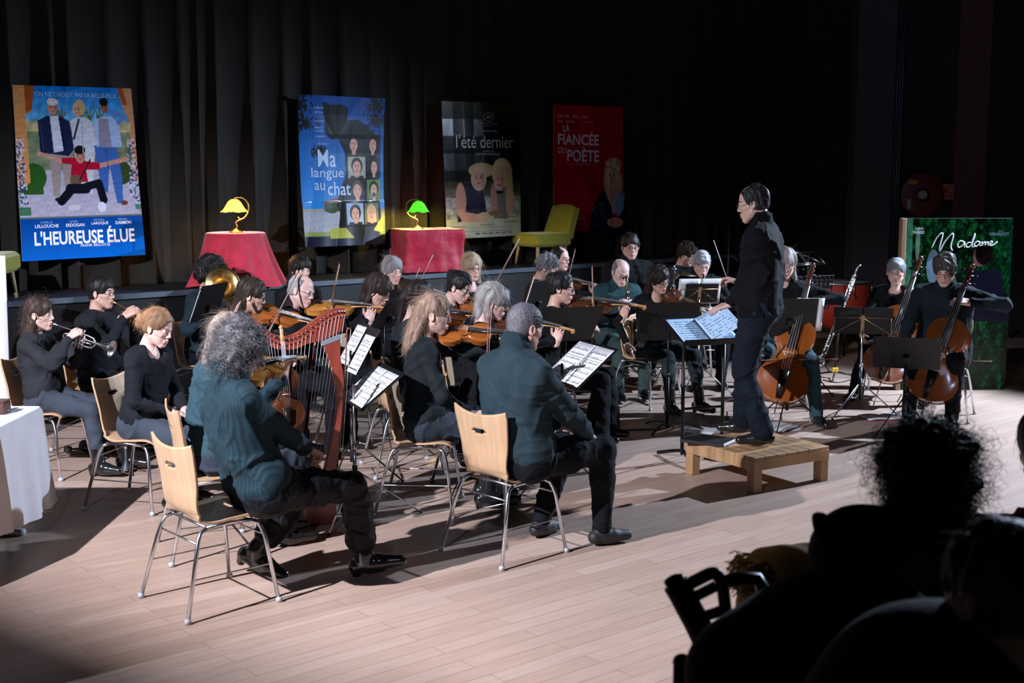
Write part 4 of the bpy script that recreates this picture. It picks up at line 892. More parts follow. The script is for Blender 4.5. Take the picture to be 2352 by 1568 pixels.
def strands(V, Q, n, length, seed, curl=0.0, r0=.0011, out=.35):
    """short loose strands growing off the hair mass, as thin three-sided ribbons"""
    rs = np.random.RandomState(seed); N_ = vnormals(V, Q); I = rs.choice(len(V), min(n, len(V)), replace=False); P = V[I]; D = N_[I]
    # keep strands away from the underside at the face
    down = np.array([0, 0, -1.0]); K = 7; pts = [P - D * .003]; ph = rs.uniform(0, 6.28, (len(P), 1)); L = length * rs.uniform(.6, 1.3, (len(P), 1))
    tang = down - D * (D @ down)[:, None]; tang += np.array([-.5, 0, 0]) * np.maximum(D[:, 2:3], 0); tang += rs.normal(size=P.shape) * (.25 + curl * .5); tang /= np.linalg.norm(tang, axis=1, keepdims=True) + 1e-9
    B = np.cross(D, tang)
    for k in range(1, K):
        t = k / (K - 1); q = P + tang * L * t + D * L * out * math.sin(t * 2.4) * .5
        if curl: q = q + (B * np.sin(ph + t * 9) + D * np.cos(ph + t * 9)) * curl * L * .35
        pts.append(q)
    pts = np.stack(pts, 1); n_ = len(P); W = np.linspace(1, .35, K)[None, :, None] * r0
    a = B[:, None, :] * W; b = D[:, None, :] * W
    ring = np.stack([pts + a, pts - a * .5 + b * .86, pts - a * .5 - b * .86], 2)      # n,K,3,3
    V2 = ring.reshape(-1, 3); base = np.arange(n_)[:, None, None] * K * 3; kk = np.arange(K - 1)[None, :, None] * 3; c = np.arange(3)[None, None, :]; c2 = (c + 1) % 3
    Q2 = np.stack([base + kk + c, base + kk + c2, base + kk + 3 + c2, base + kk + 3 + c], -1).reshape(-1, 4)
    return V2, Q2
def hairmat(c, c2=None): return mat('hair_%02d%02d%02d' % tuple(int(x * 99) for x in c), c, 0.55, var=.5, vscale=9, stretch=(1, 1, .25), vcol=c2, bump=('noise', 120, .6, .004), spec=.3)
def ik(S, W, l1, l2, pole):
    d = W - S; L = d.length
    if L > (l1 + l2) * .995: W = S + d * ((l1 + l2) * .995 / L); d = W - S; L = d.length
    u = d / L; a = (l1 * l1 - l2 * l2 + L * L) / (2 * L); h = math.sqrt(max(l1 * l1 - a * a, 0)); p = Vector(pole); p = nrm(p - u * p.dot(u))
    return S + u * a + p * h, W
def hand_prims(s, W, d, n, side, curl=1.0, scale=1.0, spread=1.0, thumb=1.0):
    """W wrist, d finger direction, n palm normal, side +1 left hand"""
    d = nrm(d); n = nrm(Vector(n) - d * Vector(n).dot(d)); t = n.cross(d) * side; k = scale   # t: towards the thumb
    s.cap(W - d * .03 * k, W + d * .01 * k, .026 * k, .025 * k, k=.012)
    for i, o in enumerate((.026, .009, -.008, -.024)):
        b = W + d * (.088 - .004 * abs(i - 1)) * k + t * o * k
        s.cap(W + t * o * .7 * k + d * .012 * k, b, .0165 * k, .0115 * k, k=.010)
        L = (.072, .080, .074, .058)[i] * k; ang = 0; p = b; c = curl * (1 + .12 * (i - 1.5)); dd = d + t * (.10, .03, -.04, -.12)[i] * spread
        for f, (fl, fa) in enumerate(((.42, .55), (.32, .85), (.26, .55))):
            ang += fa * c; v = nrm(nrm(dd) * math.cos(ang) + n * math.sin(ang)); q = p + v * L * fl
            s.cap(p, q, (.0092 - .0008 * f) * k, (.0088 - .001 * f) * k, k=.004); p = q
    b = W + d * .022 * k + t * .024 * k; v = nrm(d * .75 + t * .75 + n * .35 * thumb); q = b + v * .040 * k; s.cap(b, q, .0145 * k, .011 * k, k=.010)
    v2 = nrm(d * .9 + t * .25 + n * .55 * thumb); q2 = q + v2 * .030 * k; s.cap(q, q2, .0105 * k, .0095 * k, k=.004); s.cap(q2, q2 + nrm(v2 + n * .3) * .022 * k, .0092 * k, .0075 * k, k=.004)
BLK = (0.008, 0.009, 0.011)
def cloth(name, c, kind='plain', rough=.85):
    b = {'plain': ('noise', 45, .35, .004), 'rib': ('wave', 17, .5, .005), 'knit': ('noise', 190, .5, .003), 'denim': ('noise', 240, .3, .001), 'satin': ('noise', 22, .5, .010)}[kind]
    return mat(name, c, rough, sheen=.02, var=.25, vscale=6, bump=b, spec=.12)
M_shirt = cloth('black_cotton', BLK); M_trouser = cloth('black_trousers', (0.007, 0.008, 0.011)); M_shoe = mat('black_leather', (0.012, 0.012, 0.013), 0.22, coat=.3); M_shoe2 = mat('dark_shoe', (.014, .014, .018), .6)
M_glass = mat('spectacle_lens', (0.9, 0.95, 1.0), 0.03, trans=1.0, spec=.5); M_rim = mat('spectacle_rim', (.02, .018, .018), .3)
PEOPLE = []
class P: pass
def person(label, head, yaw, sex='m', s=1.0, seat=.46, stand=False, lean=(0, 0), side=0, twist=0, hyaw=0, hpitch=8, hroll=0, hair=('short', (.03, .02, .015), None), sk=(.62, .37, .29), top=None, bottom=None, shoes=None,
           hands=None, feet=None, arms=None, collar='crew', glasses=False, belly=0.0, wide=0.0, depth=None, boots=False, res=.011, nstr=250, strl=.05, curl=0., zoff=0.0, bust=0.0, sleeve=1.0, legs=True, ground=0.0, beard=None, skirt=False, jacket=False, knees=None, fold=.004, seatlift=0.0, bulk=1.0):
    yw = R(yaw); Rz = Matrix.Rotation(yw, 3, 'Z'); ph = (.92 if stand else seat / s + .095 + seatlift) * s
    pel = Vector((0, 0, ph)); l1, l2 = R(lean[0]), R(lean[1]); sd = R(side)
    A = Matrix.Rotation(l1, 3, 'Y') @ Matrix.Rotation(-sd, 3, 'X'); B = Matrix.Rotation(R(twist), 3, 'Z') @ Matrix.Rotation(l2, 3, 'Y') @ Matrix.Rotation(-sd, 3, 'X')
    mid = pel + A @ Vector((-.01, 0, .24)) * s; nb = mid + B @ Vector((-.005, 0, .27)) * s
    Hr = Matrix.Rotation(R(twist * .5 + hyaw), 3, 'Z') @ Matrix.Rotation(R(hpitch), 3, 'Y') @ Matrix.Rotation(R(-hroll), 3, 'X')
    neck = nb + (B @ Vector((.015, 0, .075))) * s; hc = neck + Hr @ Vector((.030, 0, .095)) * s
    hz = hc.z + ground + zoff
    hw = G(head[0], head[1], hz) if depth is None else PD(head[0], head[1], depth)
    root = hw - Rz @ hc; root.z = ground + zoff
    o = P(); o.root = root; o.Rz = Rz; o.s = s; o.yaw = yw
    L2W = lambda p: root + Rz @ Vector(p); W2L = lambda p: Rz.transposed() @ (Vector(p) - root)
    o.L2W = L2W; o.W2L = W2L; o.hc = hc; o.Hr = Hr; o.B = B; o.nb = nb
    Sh = {sg: mid + B @ Vector((-.005, sg * (.185 if sex == 'm' else .165), .215)) * s for sg in (1, -1)}; o.Sh = Sh
    Hp = {sg: pel + Vector((0.01, sg * .09 * s, -.005)) for sg in (1, -1)}
    if callable(hands): hands = hands(o)
    if hands is None: hands = {}
    if callable(feet): feet = feet(o)
    res_h = {}
    top = top or M_shirt; bottom = bottom or M_trouser; shoes = shoes or M_shoe
    name_root = bpy.data.objects.new('person', None); COL.objects.link(name_root); name_root.empty_display_size = .05
    name_root.location = root; name_root.rotation_euler = (0, 0, yw); tag(name_root, label, 'person')
    # --- arms
    arm = {}
    for sg in (1, -1):
        hd = hands.get('L' if sg == 1 else 'R')
        if hd is None: hd = dict(p=Vector((.30, sg * .13, ph + .10)) if not stand else Vector((.05, sg * .27, ph - .12)), d=(.85, -sg * .35, -.15) if not stand else (.1, 0, -1), n=(0, 0, -1) if not stand else (0, -sg, 0), curl=.45)
        W = Vector(hd['p']); pole = hd.get('pole', (-.4, sg * .7, -1.0)); E_, W = ik(Sh[sg], W, .285 * s, .255 * s, pole); arm[sg] = (Sh[sg], E_, W, hd)
    # --- legs
    leg = {}
    for sg in (1, -1):
        if feet and feet.get('L' if sg == 1 else 'R') is not None: f = feet['L' if sg == 1 else 'R']
        else: f = (.42 * s, sg * .13, 0, 0) if not stand else (0.0, sg * .10, 0, 8 * sg)
        fx, fy, fz, fyaw = f[:4]; hl = .035 if boots else .015; tp = f[4] if len(f) > 4 else 0
        ank = Vector((fx, fy, fz + .075 * s + hl)); pk = (1, sg * .12 + (knees or 0) * sg, .55) if not stand else (1, 0, 0)
        K, ank = ik(Hp[sg], ank, .43 * s, .425 * s, pk); leg[sg] = (Hp[sg], K, ank, R(fyaw), fz, hl, tp)
    # --- top garment
    g = SDF(res, .030); k = s
    w_ = {'m': [(.12, .085, .112), (.25, .075, .108), (.5, .080, .108), (.75, .098, .110), (.93, .115, .075)], 'f': [(.12, .068, .104), (.25, .052, .095), (.5, .062, .098), (.75, .078, .100), (.93, .098, .065)]}[sex]
    def spine(t): return pel.lerp(mid, min(t / .5, 1)) if t <= .5 else mid.lerp(nb, (t - .5) / .5)
    if jacket: w_ = [(.0, .09, .118)] + w_
    lat = lambda t: (A if t < .4 else B) @ Vector((0, 1, 0)); fwd = lambda t: (A if t < .4 else B) @ Vector((1, 0, 0))
    for t, hw_, r in w_:
        c = spine(t); y = lat(t); bl = belly * math.exp(-((t - .22) / .22) ** 2) + bust * math.exp(-((t - .66) / .12) ** 2); r *= k * bulk
        g.cap(c - y * hw_ * k, c + y * hw_ * k, r, k=.05)
        if bl > 0: g.cap(c - y * hw_ * k * .55 + fwd(t) * bl, c + y * hw_ * k * .55 + fwd(t) * bl, r * .9, k=.05)
    for i in range(len(w_) - 1):
        t = (w_[i][0] + w_[i + 1][0]) / 2; hw_ = (w_[i][1] + w_[i + 1][1]) / 2; r = (w_[i][2] + w_[i + 1][2]) / 2 * k * bulk; c = spine(t); g.cap(c - lat(t) * hw_ * k, c + lat(t) * hw_ * k, r * .99, k=.05)
    hm_ = spine(.10); g.cap(hm_ - lat(0) * .085 * k, hm_ + lat(0) * .085 * k, .118 * k * bulk, k=.03) if not stand else g.cap(spine(.0) - lat(0) * .085 * k, spine(.0) + lat(0) * .085 * k, .124 * k, k=.04)
    if jacket: g.cap(pel - lat(0) * .10 + Vector((0, 0, -.06)), pel + lat(0) * .10 + Vector((0, 0, -.06)), .115 * k, k=.05)
    if sleeve > 0:
        for sg in (1, -1):
            S, E_, W, hd = arm[sg]; f = (1.0 if sex == 'm' else .86) * bulk; pf = 1.35 if sleeve == 2 else 1.0
            g.cap(S - (B @ Vector((0, sg * .03, 0))) * k, S, .060 * f * k, .062 * f * k, k=.05); g.cap(S, E_, .060 * f * k, .050 * f * k * pf, k=.03)
            We = W.lerp(E_, .10); g.cap(E_, We, .049 * f * k * pf, .036 * f * k, k=.02)
            if pf > 1: g.ell(E_.lerp(W, .35), (.06, .06, .07), k=.03)
    if collar == 'turtle': g.cap(nb + B @ Vector((.0, 0, .005)) * k, nb + B @ Vector((.004, 0, .085)) * k, .082 * k, .074 * k, k=.02)
    elif collar == 'shirt': g.cap(nb + B @ Vector((.0, 0, .005)) * k, nb + B @ Vector((.004, 0, .060)) * k, .078 * k, .070 * k, k=.02)
    elif collar == 'low':
        g.ell(nb + B @ Vector((.075, 0, .0)) * k, (.055, .085, .055), B, k=.02, sub=True)
    V, Q = g.mesh(); nn = vnormals(V, Q); rs = int(abs(head[0] * 7 + head[1])) % 997
    rd_ = np.clip(1 - np.abs(sines(V, 15, rs, 7, (1, 1, .9))) * 2.2, 0, 1) ** 1.5; rd2 = np.clip(1 - np.abs(sines(V, 24, rs + 3, 7, (.6, .6, 1.3))) * 2.2, 0, 1)
    fd = sines(V, 26, rs, 7, (1, 1, .8)) * fold * .6 + rd_ * fold * 2.4 + rd2 * fold * 1.3; V = V + nn * fd[:, None]
    link('jacket' if jacket else 'top', npmesh('garment', V, Q, top), name_root)
    # --- trousers and shoes
    if legs:
        g = SDF(res, .025); c = spine(0); hw_ = .088 * k; g.cap(c - lat(0) * hw_, c + lat(0) * hw_, .110 * k * bulk, k=.05)
        c2 = spine(.14); g.cap(c2 - lat(0) * hw_ * .9, c2 + lat(0) * hw_ * .9, .088 * k, k=.05)
        g.cap(pel + Vector((-.02, -.08 * k, -.01)), pel + Vector((-.02, .08 * k, -.01)), .102 * k, k=.05)
        for sg in (1, -1):
            Hh, K, An, fy, fz, hl, tp = leg[sg]; f = 1.0 if sex == 'm' else .92
            g.cap(Hh, Hh.lerp(K, .5), .103 * f * k, .090 * f * k, k=.04); g.cap(Hh.lerp(K, .5), K, .090 * f * k, .070 * f * k, k=.03); g.cap(K, K.lerp(An, .35), .066 * f * k, .062 * f * k + wide * .4, k=.02)
            cuff = K.lerp(An, .76 if boots else .97); g.cap(K.lerp(An, .35), cuff, .062 * f * k + wide * .4, .050 * f * k + wide, k=.02)
        V, Q = g.mesh(floor=.02); nn = vnormals(V, Q); fd = sines(V, 24, rs + 5, 7) * fold * .5 + np.clip(1 - np.abs(sines(V, 14, rs + 8, 7)) * 2.2, 0, 1) ** 1.4 * fold * 2.6 + np.clip(1 - np.abs(sines(V, 30, rs + 9, 7)) * 2.2, 0, 1) * fold; V = V + nn * fd[:, None]
        link('trousers', npmesh('trousers', V, Q, bottom), name_root)
        for sg in (1, -1):
            Hh, K, An, fy, fz, hl, tp = leg[sg]; d = Vector((math.cos(fy), math.sin(fy), 0)); tz = R(tp); d3 = nrm(Vector((d.x * math.cos(tz), d.y * math.cos(tz), math.sin(tz)))); up = Vector((-d.x * math.sin(tz), -d.y * math.sin(tz), math.cos(tz)))
            s_ = s; s = s * (1.12 if boots else 1.0); sh = SDF(.006, .018); base = An - up * (.075 * s - .0 + hl) ; b = base + up * (.035 + hl)
            sh.cap(b - d3 * .045 * s + up * .004, b + d3 * .06 * s, .036 * s, .040 * s, k=.02); sh.cap(b + d3 * .06 * s, b + d3 * .155 * s - up * .008, .038 * s, .028 * s, k=.02)
            sh.cap(An + d3 * -.005, b + d3 * .02 * s, .040 * s, .040 * s, k=.02)
            if boots:
                sh.cap(An.lerp(K, .30), An, .047 * s, .043 * s, k=.02); sh.cap(b - d3 * .052 * s, b - d3 * .052 * s - up * .045, .026 * s, .021 * s, k=.012)
            V, Q = sh.mesh()
            if tp == 0:
                # flat sole
                zmin = fz + .002; inst = (np.array([d.x, d.y]) @ (V[:, :2] - np.array([base.x, base.y])).T); lift = np.where((inst > -.01) | (not boots), hl * .0, 0); V[:, 2] = np.maximum(V[:, 2], zmin + lift)
            link('boot' if boots else 'shoe', npmesh('shoe', V, Q, shoes), name_root); s = s_
    # --- body: head, neck, trunk, arms and hands in one mesh
    hv, hq, hm = head_tpl(sex); Hm = np.array([list(x) for x in Hr]); hs = s ** .5; HV = (hv * hs) @ Hm.T + np.array(hc)
    parts = [(HV, hq, hm)]
    bd = SDF(.016, .03)
    bd.cap(hc + Hr @ Vector((-.040, 0, -.12)), nb - B @ Vector((0, 0, .02)) * k, .048 * k, .052 * k); bd.cap(nb - B @ Vector((.0, .07, .05)) * k, nb - B @ Vector((.0, -.07, .05)) * k, .038 * k)
    bd.cap(mid, nb - B @ Vector((0, 0, .05)), .085 * k, .08 * k); bd.cap(pel, mid, .085 * k, .08 * k)
    for sg in (1, -1):
        S, E_, W, hd = arm[sg]; f = 1.0 if sex == 'm' else .86; bd.cap(S, E_, .044 * f * k, .038 * f * k); bd.cap(E_, W, .037 * f * k, .025 * f * k); Hh, K, An = leg[sg][:3]
        if legs: bd.cap(Hh, K, .065 * k, .048 * k); bd.cap(K, An, .045 * k, .030 * k)
    V, Q = bd.mesh(); parts.append((V, Q, 0))
    for sg in (1, -1):
        S, E_, W, hd = arm[sg]; h = SDF(.0042, .008); hand_prims(h, W, Vector(hd['d']), Vector(hd['n']), sg, hd.get('curl', .5), (1.0 if sex == 'm' else .9) * k, hd.get('spread', 1.0), hd.get('thumb', 1.0)); V, Q = h.mesh(); parts.append((V, Q, 0))
    V, Q, mi = merge(parts); hcol = hair[1]
    bm_ = hairmat(tuple(min(1, x * 1.0) for x in hcol)); link('body', npmesh('body', V, Q, [skin(sk), M_eye, M_iris, lips(sk), bm_], mi), name_root)
    # --- hair
    HH = Matrix.Translation(hc) @ Hr.to_4x4() @ Matrix.Scale(hs, 4)
    if hair[0]:
        V, Q = hair_shape(hair[0], rs); pr = [(V, Q, 0)]
        if nstr: V2, Q2 = strands(V, Q, nstr, strl, rs, curl, r0=.0012 if curl else .0009, out=.35 if curl else .12); pr.append((V2, Q2, 0))
        V, Q, mi = merge(pr); link('hair', npmesh('hair', V, Q, hairmat(hcol, hair[2] if len(hair) > 2 else None)), name_root, HH)
    if beard:
        b = SDF(.006, .012); b.cap((.030, .055, -.050), (.070, .014, -.104), .017, .019); b.cap((.030, -.055, -.050), (.070, -.014, -.104), .017, .019); b.cap((.070, -.01, -.104), (.070, .01, -.104), .020); b.cap((.092, -.018, -.052), (.096, .018, -.052), .006)
        V, Q = b.mesh(); V = V + vnormals(V, Q) * (sines(V, 150, 3) * .0018)[:, None]; link('beard', npmesh('beard', V, Q, hairmat(beard)), name_root, HH)
    if glasses:
        mb = MB(); rd = glasses == 'round'
        for y in (-1, 1):
            rr = (.021, .019) if rd else (.023, .015); mb.tube([(.100, y * .032 + rr[0] * math.cos(t * .3927) , .000 + rr[1] * math.sin(t * .3927)) for t in range(17)], .0016, 5)
            mb.tube([(.099, y * .054, .004), (.07, y * .072, .004), (.0, y * .084, .004)], .0014, 5)
        mb.tube([(.100, -.010, .004), (.104, 0, .007), (.100, .010, .004)], .0014, 5); gl = mb.build('spectacles', M_rim, name_root, HH)
    o.obj = name_root; o.arm = arm; o.leg = leg; o.label = label; o.pel = pel
    u_, v_ = PX(L2W(pel)); fl = PX(L2W((leg[1][2].x, leg[1][2].y, 0))); print('PERSON %-40s root (%.2f %.2f %.2f) hip px (%.0f %.0f) Lfoot px (%.0f %.0f)' % (label[:40], *root, u_, v_, *fl))
    PEOPLE.append(o); return o
CHAIR_LABELS = []
def chair_for(o, label, dx=-.02, group='beech shell chairs of the orchestra', yaw=None, loc=None):
    y = o.yaw if yaw is None else R(yaw); l = o.L2W((dx, 0, 0)) if loc is None else Vector(loc)
    return spawn('chair', 'shell_chair', label, 'chair', T((l.x, l.y, 0), y), group)
def playing(vyaw=50, vpitch=-6, bowlen=.35, bowtilt=(0, 0), rot=20, off=(.035, .055, -.135), key='violin', size=1.0, lab='violin', bowlab='bow', bowon=True, contact=.2, bdir=None, tiltv=25, catname='violin', rh=None):
    """hands callable for a violinist: builds nothing, stores the geometry on the person"""
    def f(o):
        s = o.s; hd = o.hc + o.Hr @ Vector(off) * 1.0
        hy = math.radians(vyaw); d = Vector((math.cos(hy) * math.cos(R(vpitch)), math.sin(hy) * math.cos(R(vpitch)), math.sin(R(vpitch)))); tail = hd; scroll = tail + d * .595 * size
        left = Vector((-d.y, d.x, 0)).normalized(); up = nrm(Vector((0, 0, 1)) * math.cos(R(tiltv)) - left * math.sin(R(tiltv)))
        up = nrm(up - d * up.dot(d)); o.fid = (tail, scroll, up, d)
        y = up.cross(d); hp = tail + d * .46 * size - up * .025 - Vector((0, 0, .065)) + y * .035
        L = dict(p=hp, d=nrm(Vector((0, 0, .85)) + up * .3 + d * .25), n=nrm(-y + up * .2), curl=1.25, pole=(-.1, .35, -1), thumb=.4)
        br = tail + d * .20 * size + up * .075 * size     # bow contact
        bd = Vector(bdir) if bdir else nrm(-y + d * .0 + Vector((0, 0, -.25)))
        frog = br + nrm(bd) * bowlen; tip = frog - nrm(bd) * .74; o.bow = (frog, tip, up)
        if rh is not None: Rr = rh(o) if callable(rh) else rh
        else: Rr = dict(p=frog + up * .045 + nrm(bd) * .055 - d * 0.02, d=nrm(-bd * .6 - up * .55 + d * .55), n=nrm(-up * .8 - bd * .4), curl=.75, pole=(-.2, -1, -.35))
        return {'L': L, 'R': Rr}
    return f
def give_violin(o, label, key='violin', size=1.0, cat='violin', name='violin', blabel=None, bow_w=M_bowwood):
    t, s_, up, d = o.fid; fiddle(key, name, label, o.L2W(t), o.L2W(s_), o.Rz @ up, L=.59 * size, cat=cat)
    if blabel: f, tp, up = o.bow; bow(blabel, o.L2W(f), o.L2W(tp), side=o.Rz @ up, wood=bow_w)
# ---------------------------------------------------------------- players and their chairs
M_navy = cloth('petrol_shirt', (0.035, 0.075, 0.095)); M_rib = cloth('ribbed_sweater', (0.019, 0.041, 0.053), 'rib'); M_knit = cloth('wool_pullover', (0.024, 0.043, 0.054), 'knit')
M_jeans = cloth('grey_denim', (0.055, 0.068, 0.090), 'denim'); M_bluetr = cloth('dark_blue_trousers', (0.035, 0.045, 0.060)); M_blacktr = cloth('black_satin_trousers', (0.008, 0.008, 0.010), 'satin', .5)
M_sheer = cloth('sheer_black_blouse', (0.030, 0.032, 0.038), 'knit'); M_teal = cloth('teal_jacket', (0.022, 0.060, 0.065)); M_tealtr = cloth('green_grey_trousers', (0.045, 0.075, 0.072)); M_suit = cloth('dark_suit', (0.009, 0.014, 0.020)); M_darkknit = cloth('charcoal_knit', (0.014, 0.016, 0.021), 'knit')
M_cond = cloth('conductor_shirt', (0.003, 0.0035, 0.005)); M_condtr = cloth('conductor_trousers', (0.007, 0.011, 0.019))
PALE = (.72, .46, .38); MED = (.62, .37, .29); ROSY = (.74, .45, .37); TAN = (.52, .32, .24)
# 1 cornet player at the left
def hold_trumpet(dz=-.02, dx=.13, yawo=0, pit=-12, hx=.20):
    def f(o):
        m = o.hc + o.Hr @ Vector((.105, 0, -.064)); d = nrm(Vector((math.cos(R(yawo)) * math.cos(R(pit)), math.sin(R(yawo)) * math.cos(R(pit)), math.sin(R(pit))))); o.tr = (m, m + d * .48)
        vp = m + d * .24; y = Vector((-d.y, d.x, 0)).normalized()
        return {'L': dict(p=vp + y * .065 - d * .07 + Vector((0, 0, -.095)), d=(.55, -.45, .65), n=(.2, -.9, .1), curl=1.1, pole=(-.1, .5, -1), thumb=.5), 'R': dict(p=vp - y * .075 - d * .07 + Vector((0, 0, -.035)), d=(.75, .35, .45), n=(.1, .8, -.5), curl=1.1, pole=(-.1, -.5, -1), thumb=.5)}
    return f
o = person('person in a sheer black blouse and grey jeans playing a silver cornet', (92, 722), -7, 'f', .90, lean=(-14, 0), hpitch=2, hair=('wavy', (.075, .045, .035)), sk=PALE, top=M_sheer, bottom=M_jeans, boots=True, sleeve=2, hands=hold_trumpet(pit=-16, yawo=-6), feet={'L': (.52, .14, 0, 0), 'R': (.42, -.10, 0, -5)}, curl=.7, nstr=900, strl=.06, seatlift=.01)
chair_for(o, 'beech shell chair of the cornet player, beside the white-covered table'); m, b = o.tr; trumpet('silver cornet held up by the curly-haired player at the left', o.L2W(m), o.L2W(b), (0, 0, 1), M_silver, name='cornet')
# 2 trumpeter behind
o = person('person with short black hair and glasses playing a brass trumpet', (234, 672), -14, 'm', 1.0, lean=(2, 0), hpitch=4, hair=('short', (.012, .010, .010)), sk=MED, top=M_darkknit, glasses='rect', hands=hold_trumpet(pit=-22, yawo=-8), nstr=500, strl=.035)
chair_for(o, 'beech shell chair of the trumpeter in glasses'); m, b = o.tr; trumpet('golden trumpet of the bespectacled trumpeter', o.L2W(m), o.L2W(b), (0, 0, 1), M_brass)
# 3 girl with braided bun
lap = lambda y=.0, x=.30, z=.08: (lambda o: {'L': dict(p=Vector((x, .07 + y, o.pz + z)), d=(.7, -.65, -.2), n=(0, -.2, -1), curl=.5, pole=(-.3, .8, -.8)), 'R': dict(p=Vector((x - .02, -.08 + y, o.pz + z)), d=(.7, .65, -.2), n=(0, .2, -1), curl=.5, pole=(-.3, -.8, -.8))})
def lapf(y=.0, x=.28, z=.09, seat=.46):
    def f(o):
        pz = (seat / o.s + .095) * o.s
        return {'L': dict(p=Vector((x, .06 + y, pz + z)), d=(.75, -.6, -.2), n=(0, -.2, -1), curl=.5, pole=(-.3, .8, -.8)), 'R': dict(p=Vector((x - .02, -.07 + y, pz + z)), d=(.75, .6, -.2), n=(0, .2, -1), curl=.5, pole=(-.3, -.8, -.8))}
    return f
o = person('person with red hair in a braided bun sitting with hands in lap', (363, 752), -18, 'f', .95, lean=(12, 6), hpitch=20, hair=('braidbun', (.36, .19, .10), (.48, .28, .17)), sk=(.80, .52, .44), top=M_darkknit, bottom=M_jeans, hands=lapf(), collar='low', feet={'L': (.30, .12, 0, 0), 'R': (.28, -.12, 0, 0)}, nstr=500, strl=.05)
chair_for(o, 'beech shell chair under the red-haired player', yaw=-16)
mb = MB(); 
for k in range(14): mb.sphere((-.112 - .01 * math.sin(k * 2.1), .03 * math.cos(k * 1.7), .035 + .028 * math.sin(k * 1.3)), (.008, .008, .006), 6)
q = mb.build('hair_tie', mat('green_elastic', (.02, .35, .15), .6), o.obj, Matrix.Translation(o.hc) @ o.Hr.to_4x4()); q['label'] = 'green hair tie'
# 4 blue shirt
o = person('person in a petrol blue shirt seated behind the harp, light hair', (527, 772), 28, 'f', 1.02, lean=(-2, 10), hpitch=12, hair=('longthin', (.42, .33, .26), (.25, .2, .17)), sk=PALE, top=M_navy, bottom=M_bluetr, hands=lapf(x=.34, z=.16), nstr=700, strl=.08, fold=.007, feet={'L': (.40, .10, 0, 0), 'R': (.36, -.16, 0, 0)}); HARPIST = o
chair_for(o, 'beech shell chair with crescent cut-out behind the blue-shirted player', dx=-.03, yaw=24)
# 5 curly woman in front
def front_hands(o):
    d = playing(vyaw=27, vpitch=0, off=(.030, .065, -.135), tiltv=30)(o); k = o.B
    d['R'] = dict(p=o.W2L(PD(752, 1068, 6.62)), d=(.85, .25, -.35), n=(.1, .2, -1), curl=1.0, pole=(-.2, -1, -.2)); return d
o = person('person with curly grey hair in ribbed petrol sweater playing violin in front', (553, 806), 36, 'f', 1.08, lean=(-22, -6), side=4, bulk=1.10, hpitch=16, hyaw=6, hair=('curly', (.20, .19, .20), (.05, .05, .055)), sk=MED, top=M_rib, bottom=M_blacktr, boots=True, hands=front_hands, collar='turtle', feet=lambda o: {'R': (*o.W2L(G(838, 1322))[:2], .0, -38, 10), 'L': (*o.W2L(G(592, 1318))[:2], .02, -50, -22)}, curl=1.0, nstr=2600, strl=.06, res=.009, seatlift=.02, fold=.005, wide=.03); FRONT = o
give_violin(o, 'amber violin under the chin of the curly-haired player', 'violin_pale')
b0 = PD(783, 1066, 6.66); bow('violin bow held upright on the knee of the curly-haired player', b0, b0 + nrm(PD(803, 775, 6.75) - b0) * .74, side=(-1, 0, 0))
chair_for(o, 'nearest beech shell chair, its seat half empty behind the ribbed sweater', loc=(-1.525, 6.24, 0), yaw=41)
# 7 bearded violist, 8 bald violist, 6 horn, 9
o = person('person with shoulder-length brown hair and beard playing a viola', (578, 678), 2, 'm', 1.04, lean=(6, 4), hpitch=16, hair=('longthin', (.045, .028, .02)), sk=MED, beard=(.04, .025, .018), glasses='rect', hands=playing(vyaw=-12, vpitch=-12, bowlen=.30, size=1.08), nstr=600, strl=.07)
give_violin(o, 'orange viola held by the long-haired bearded player', 'violin', 1.08, cat='viola', name='viola', blabel='bow of the long-haired bearded player')
chair_for(o, 'beech shell chair of the bearded long-haired player')
o = person('elderly person with bald crown and glasses playing a pale viola', (693, 668), -22, 'm', 1.04, lean=(2, 6), hpitch=14, hroll=8, hair=('bald', (.35, .34, .36)), sk=(.66, .42, .36), glasses='rect', hands=playing(vyaw=22, vpitch=-2, bowlen=.25, size=1.1, tiltv=20), nstr=150, strl=.02)
give_violin(o, 'golden viola of the bald player, its scroll beside the tall music stand', 'violin_pale', 1.1, cat='viola', name='viola', blabel='bow of the bald violist')
chair_for(o, 'beech shell chair of the bald violist')
def horn_hands(o):
    c = o.hc + Vector((.20, -.16, -.20)); o.hn = c
    return {'L': dict(p=c + Vector((.02, .16, -.02)), d=(.3, -.6, .6), n=(0, -1, 0), curl=1.1, pole=(-.1, .6, -1)), 'R': dict(p=c + Vector((-.10, -.10, -.08)), d=(.5, .1, .5), n=(0, .8, .4), curl=.6, pole=(-.2, -.8, -1))}
o = person('person with bushy black hair in dark blue shirt behind a horn bell', (487, 628), -14, 'm', 1.06, lean=(4, 4), hpitch=8, hair=('afro', (.014, .012, .012)), sk=TAN, top=cloth('midnight_shirt', (.014, .028, .038)), hands=horn_hands, nstr=700, strl=.04, curl=1.0)
chair_for(o, 'beech shell chair of the horn player')
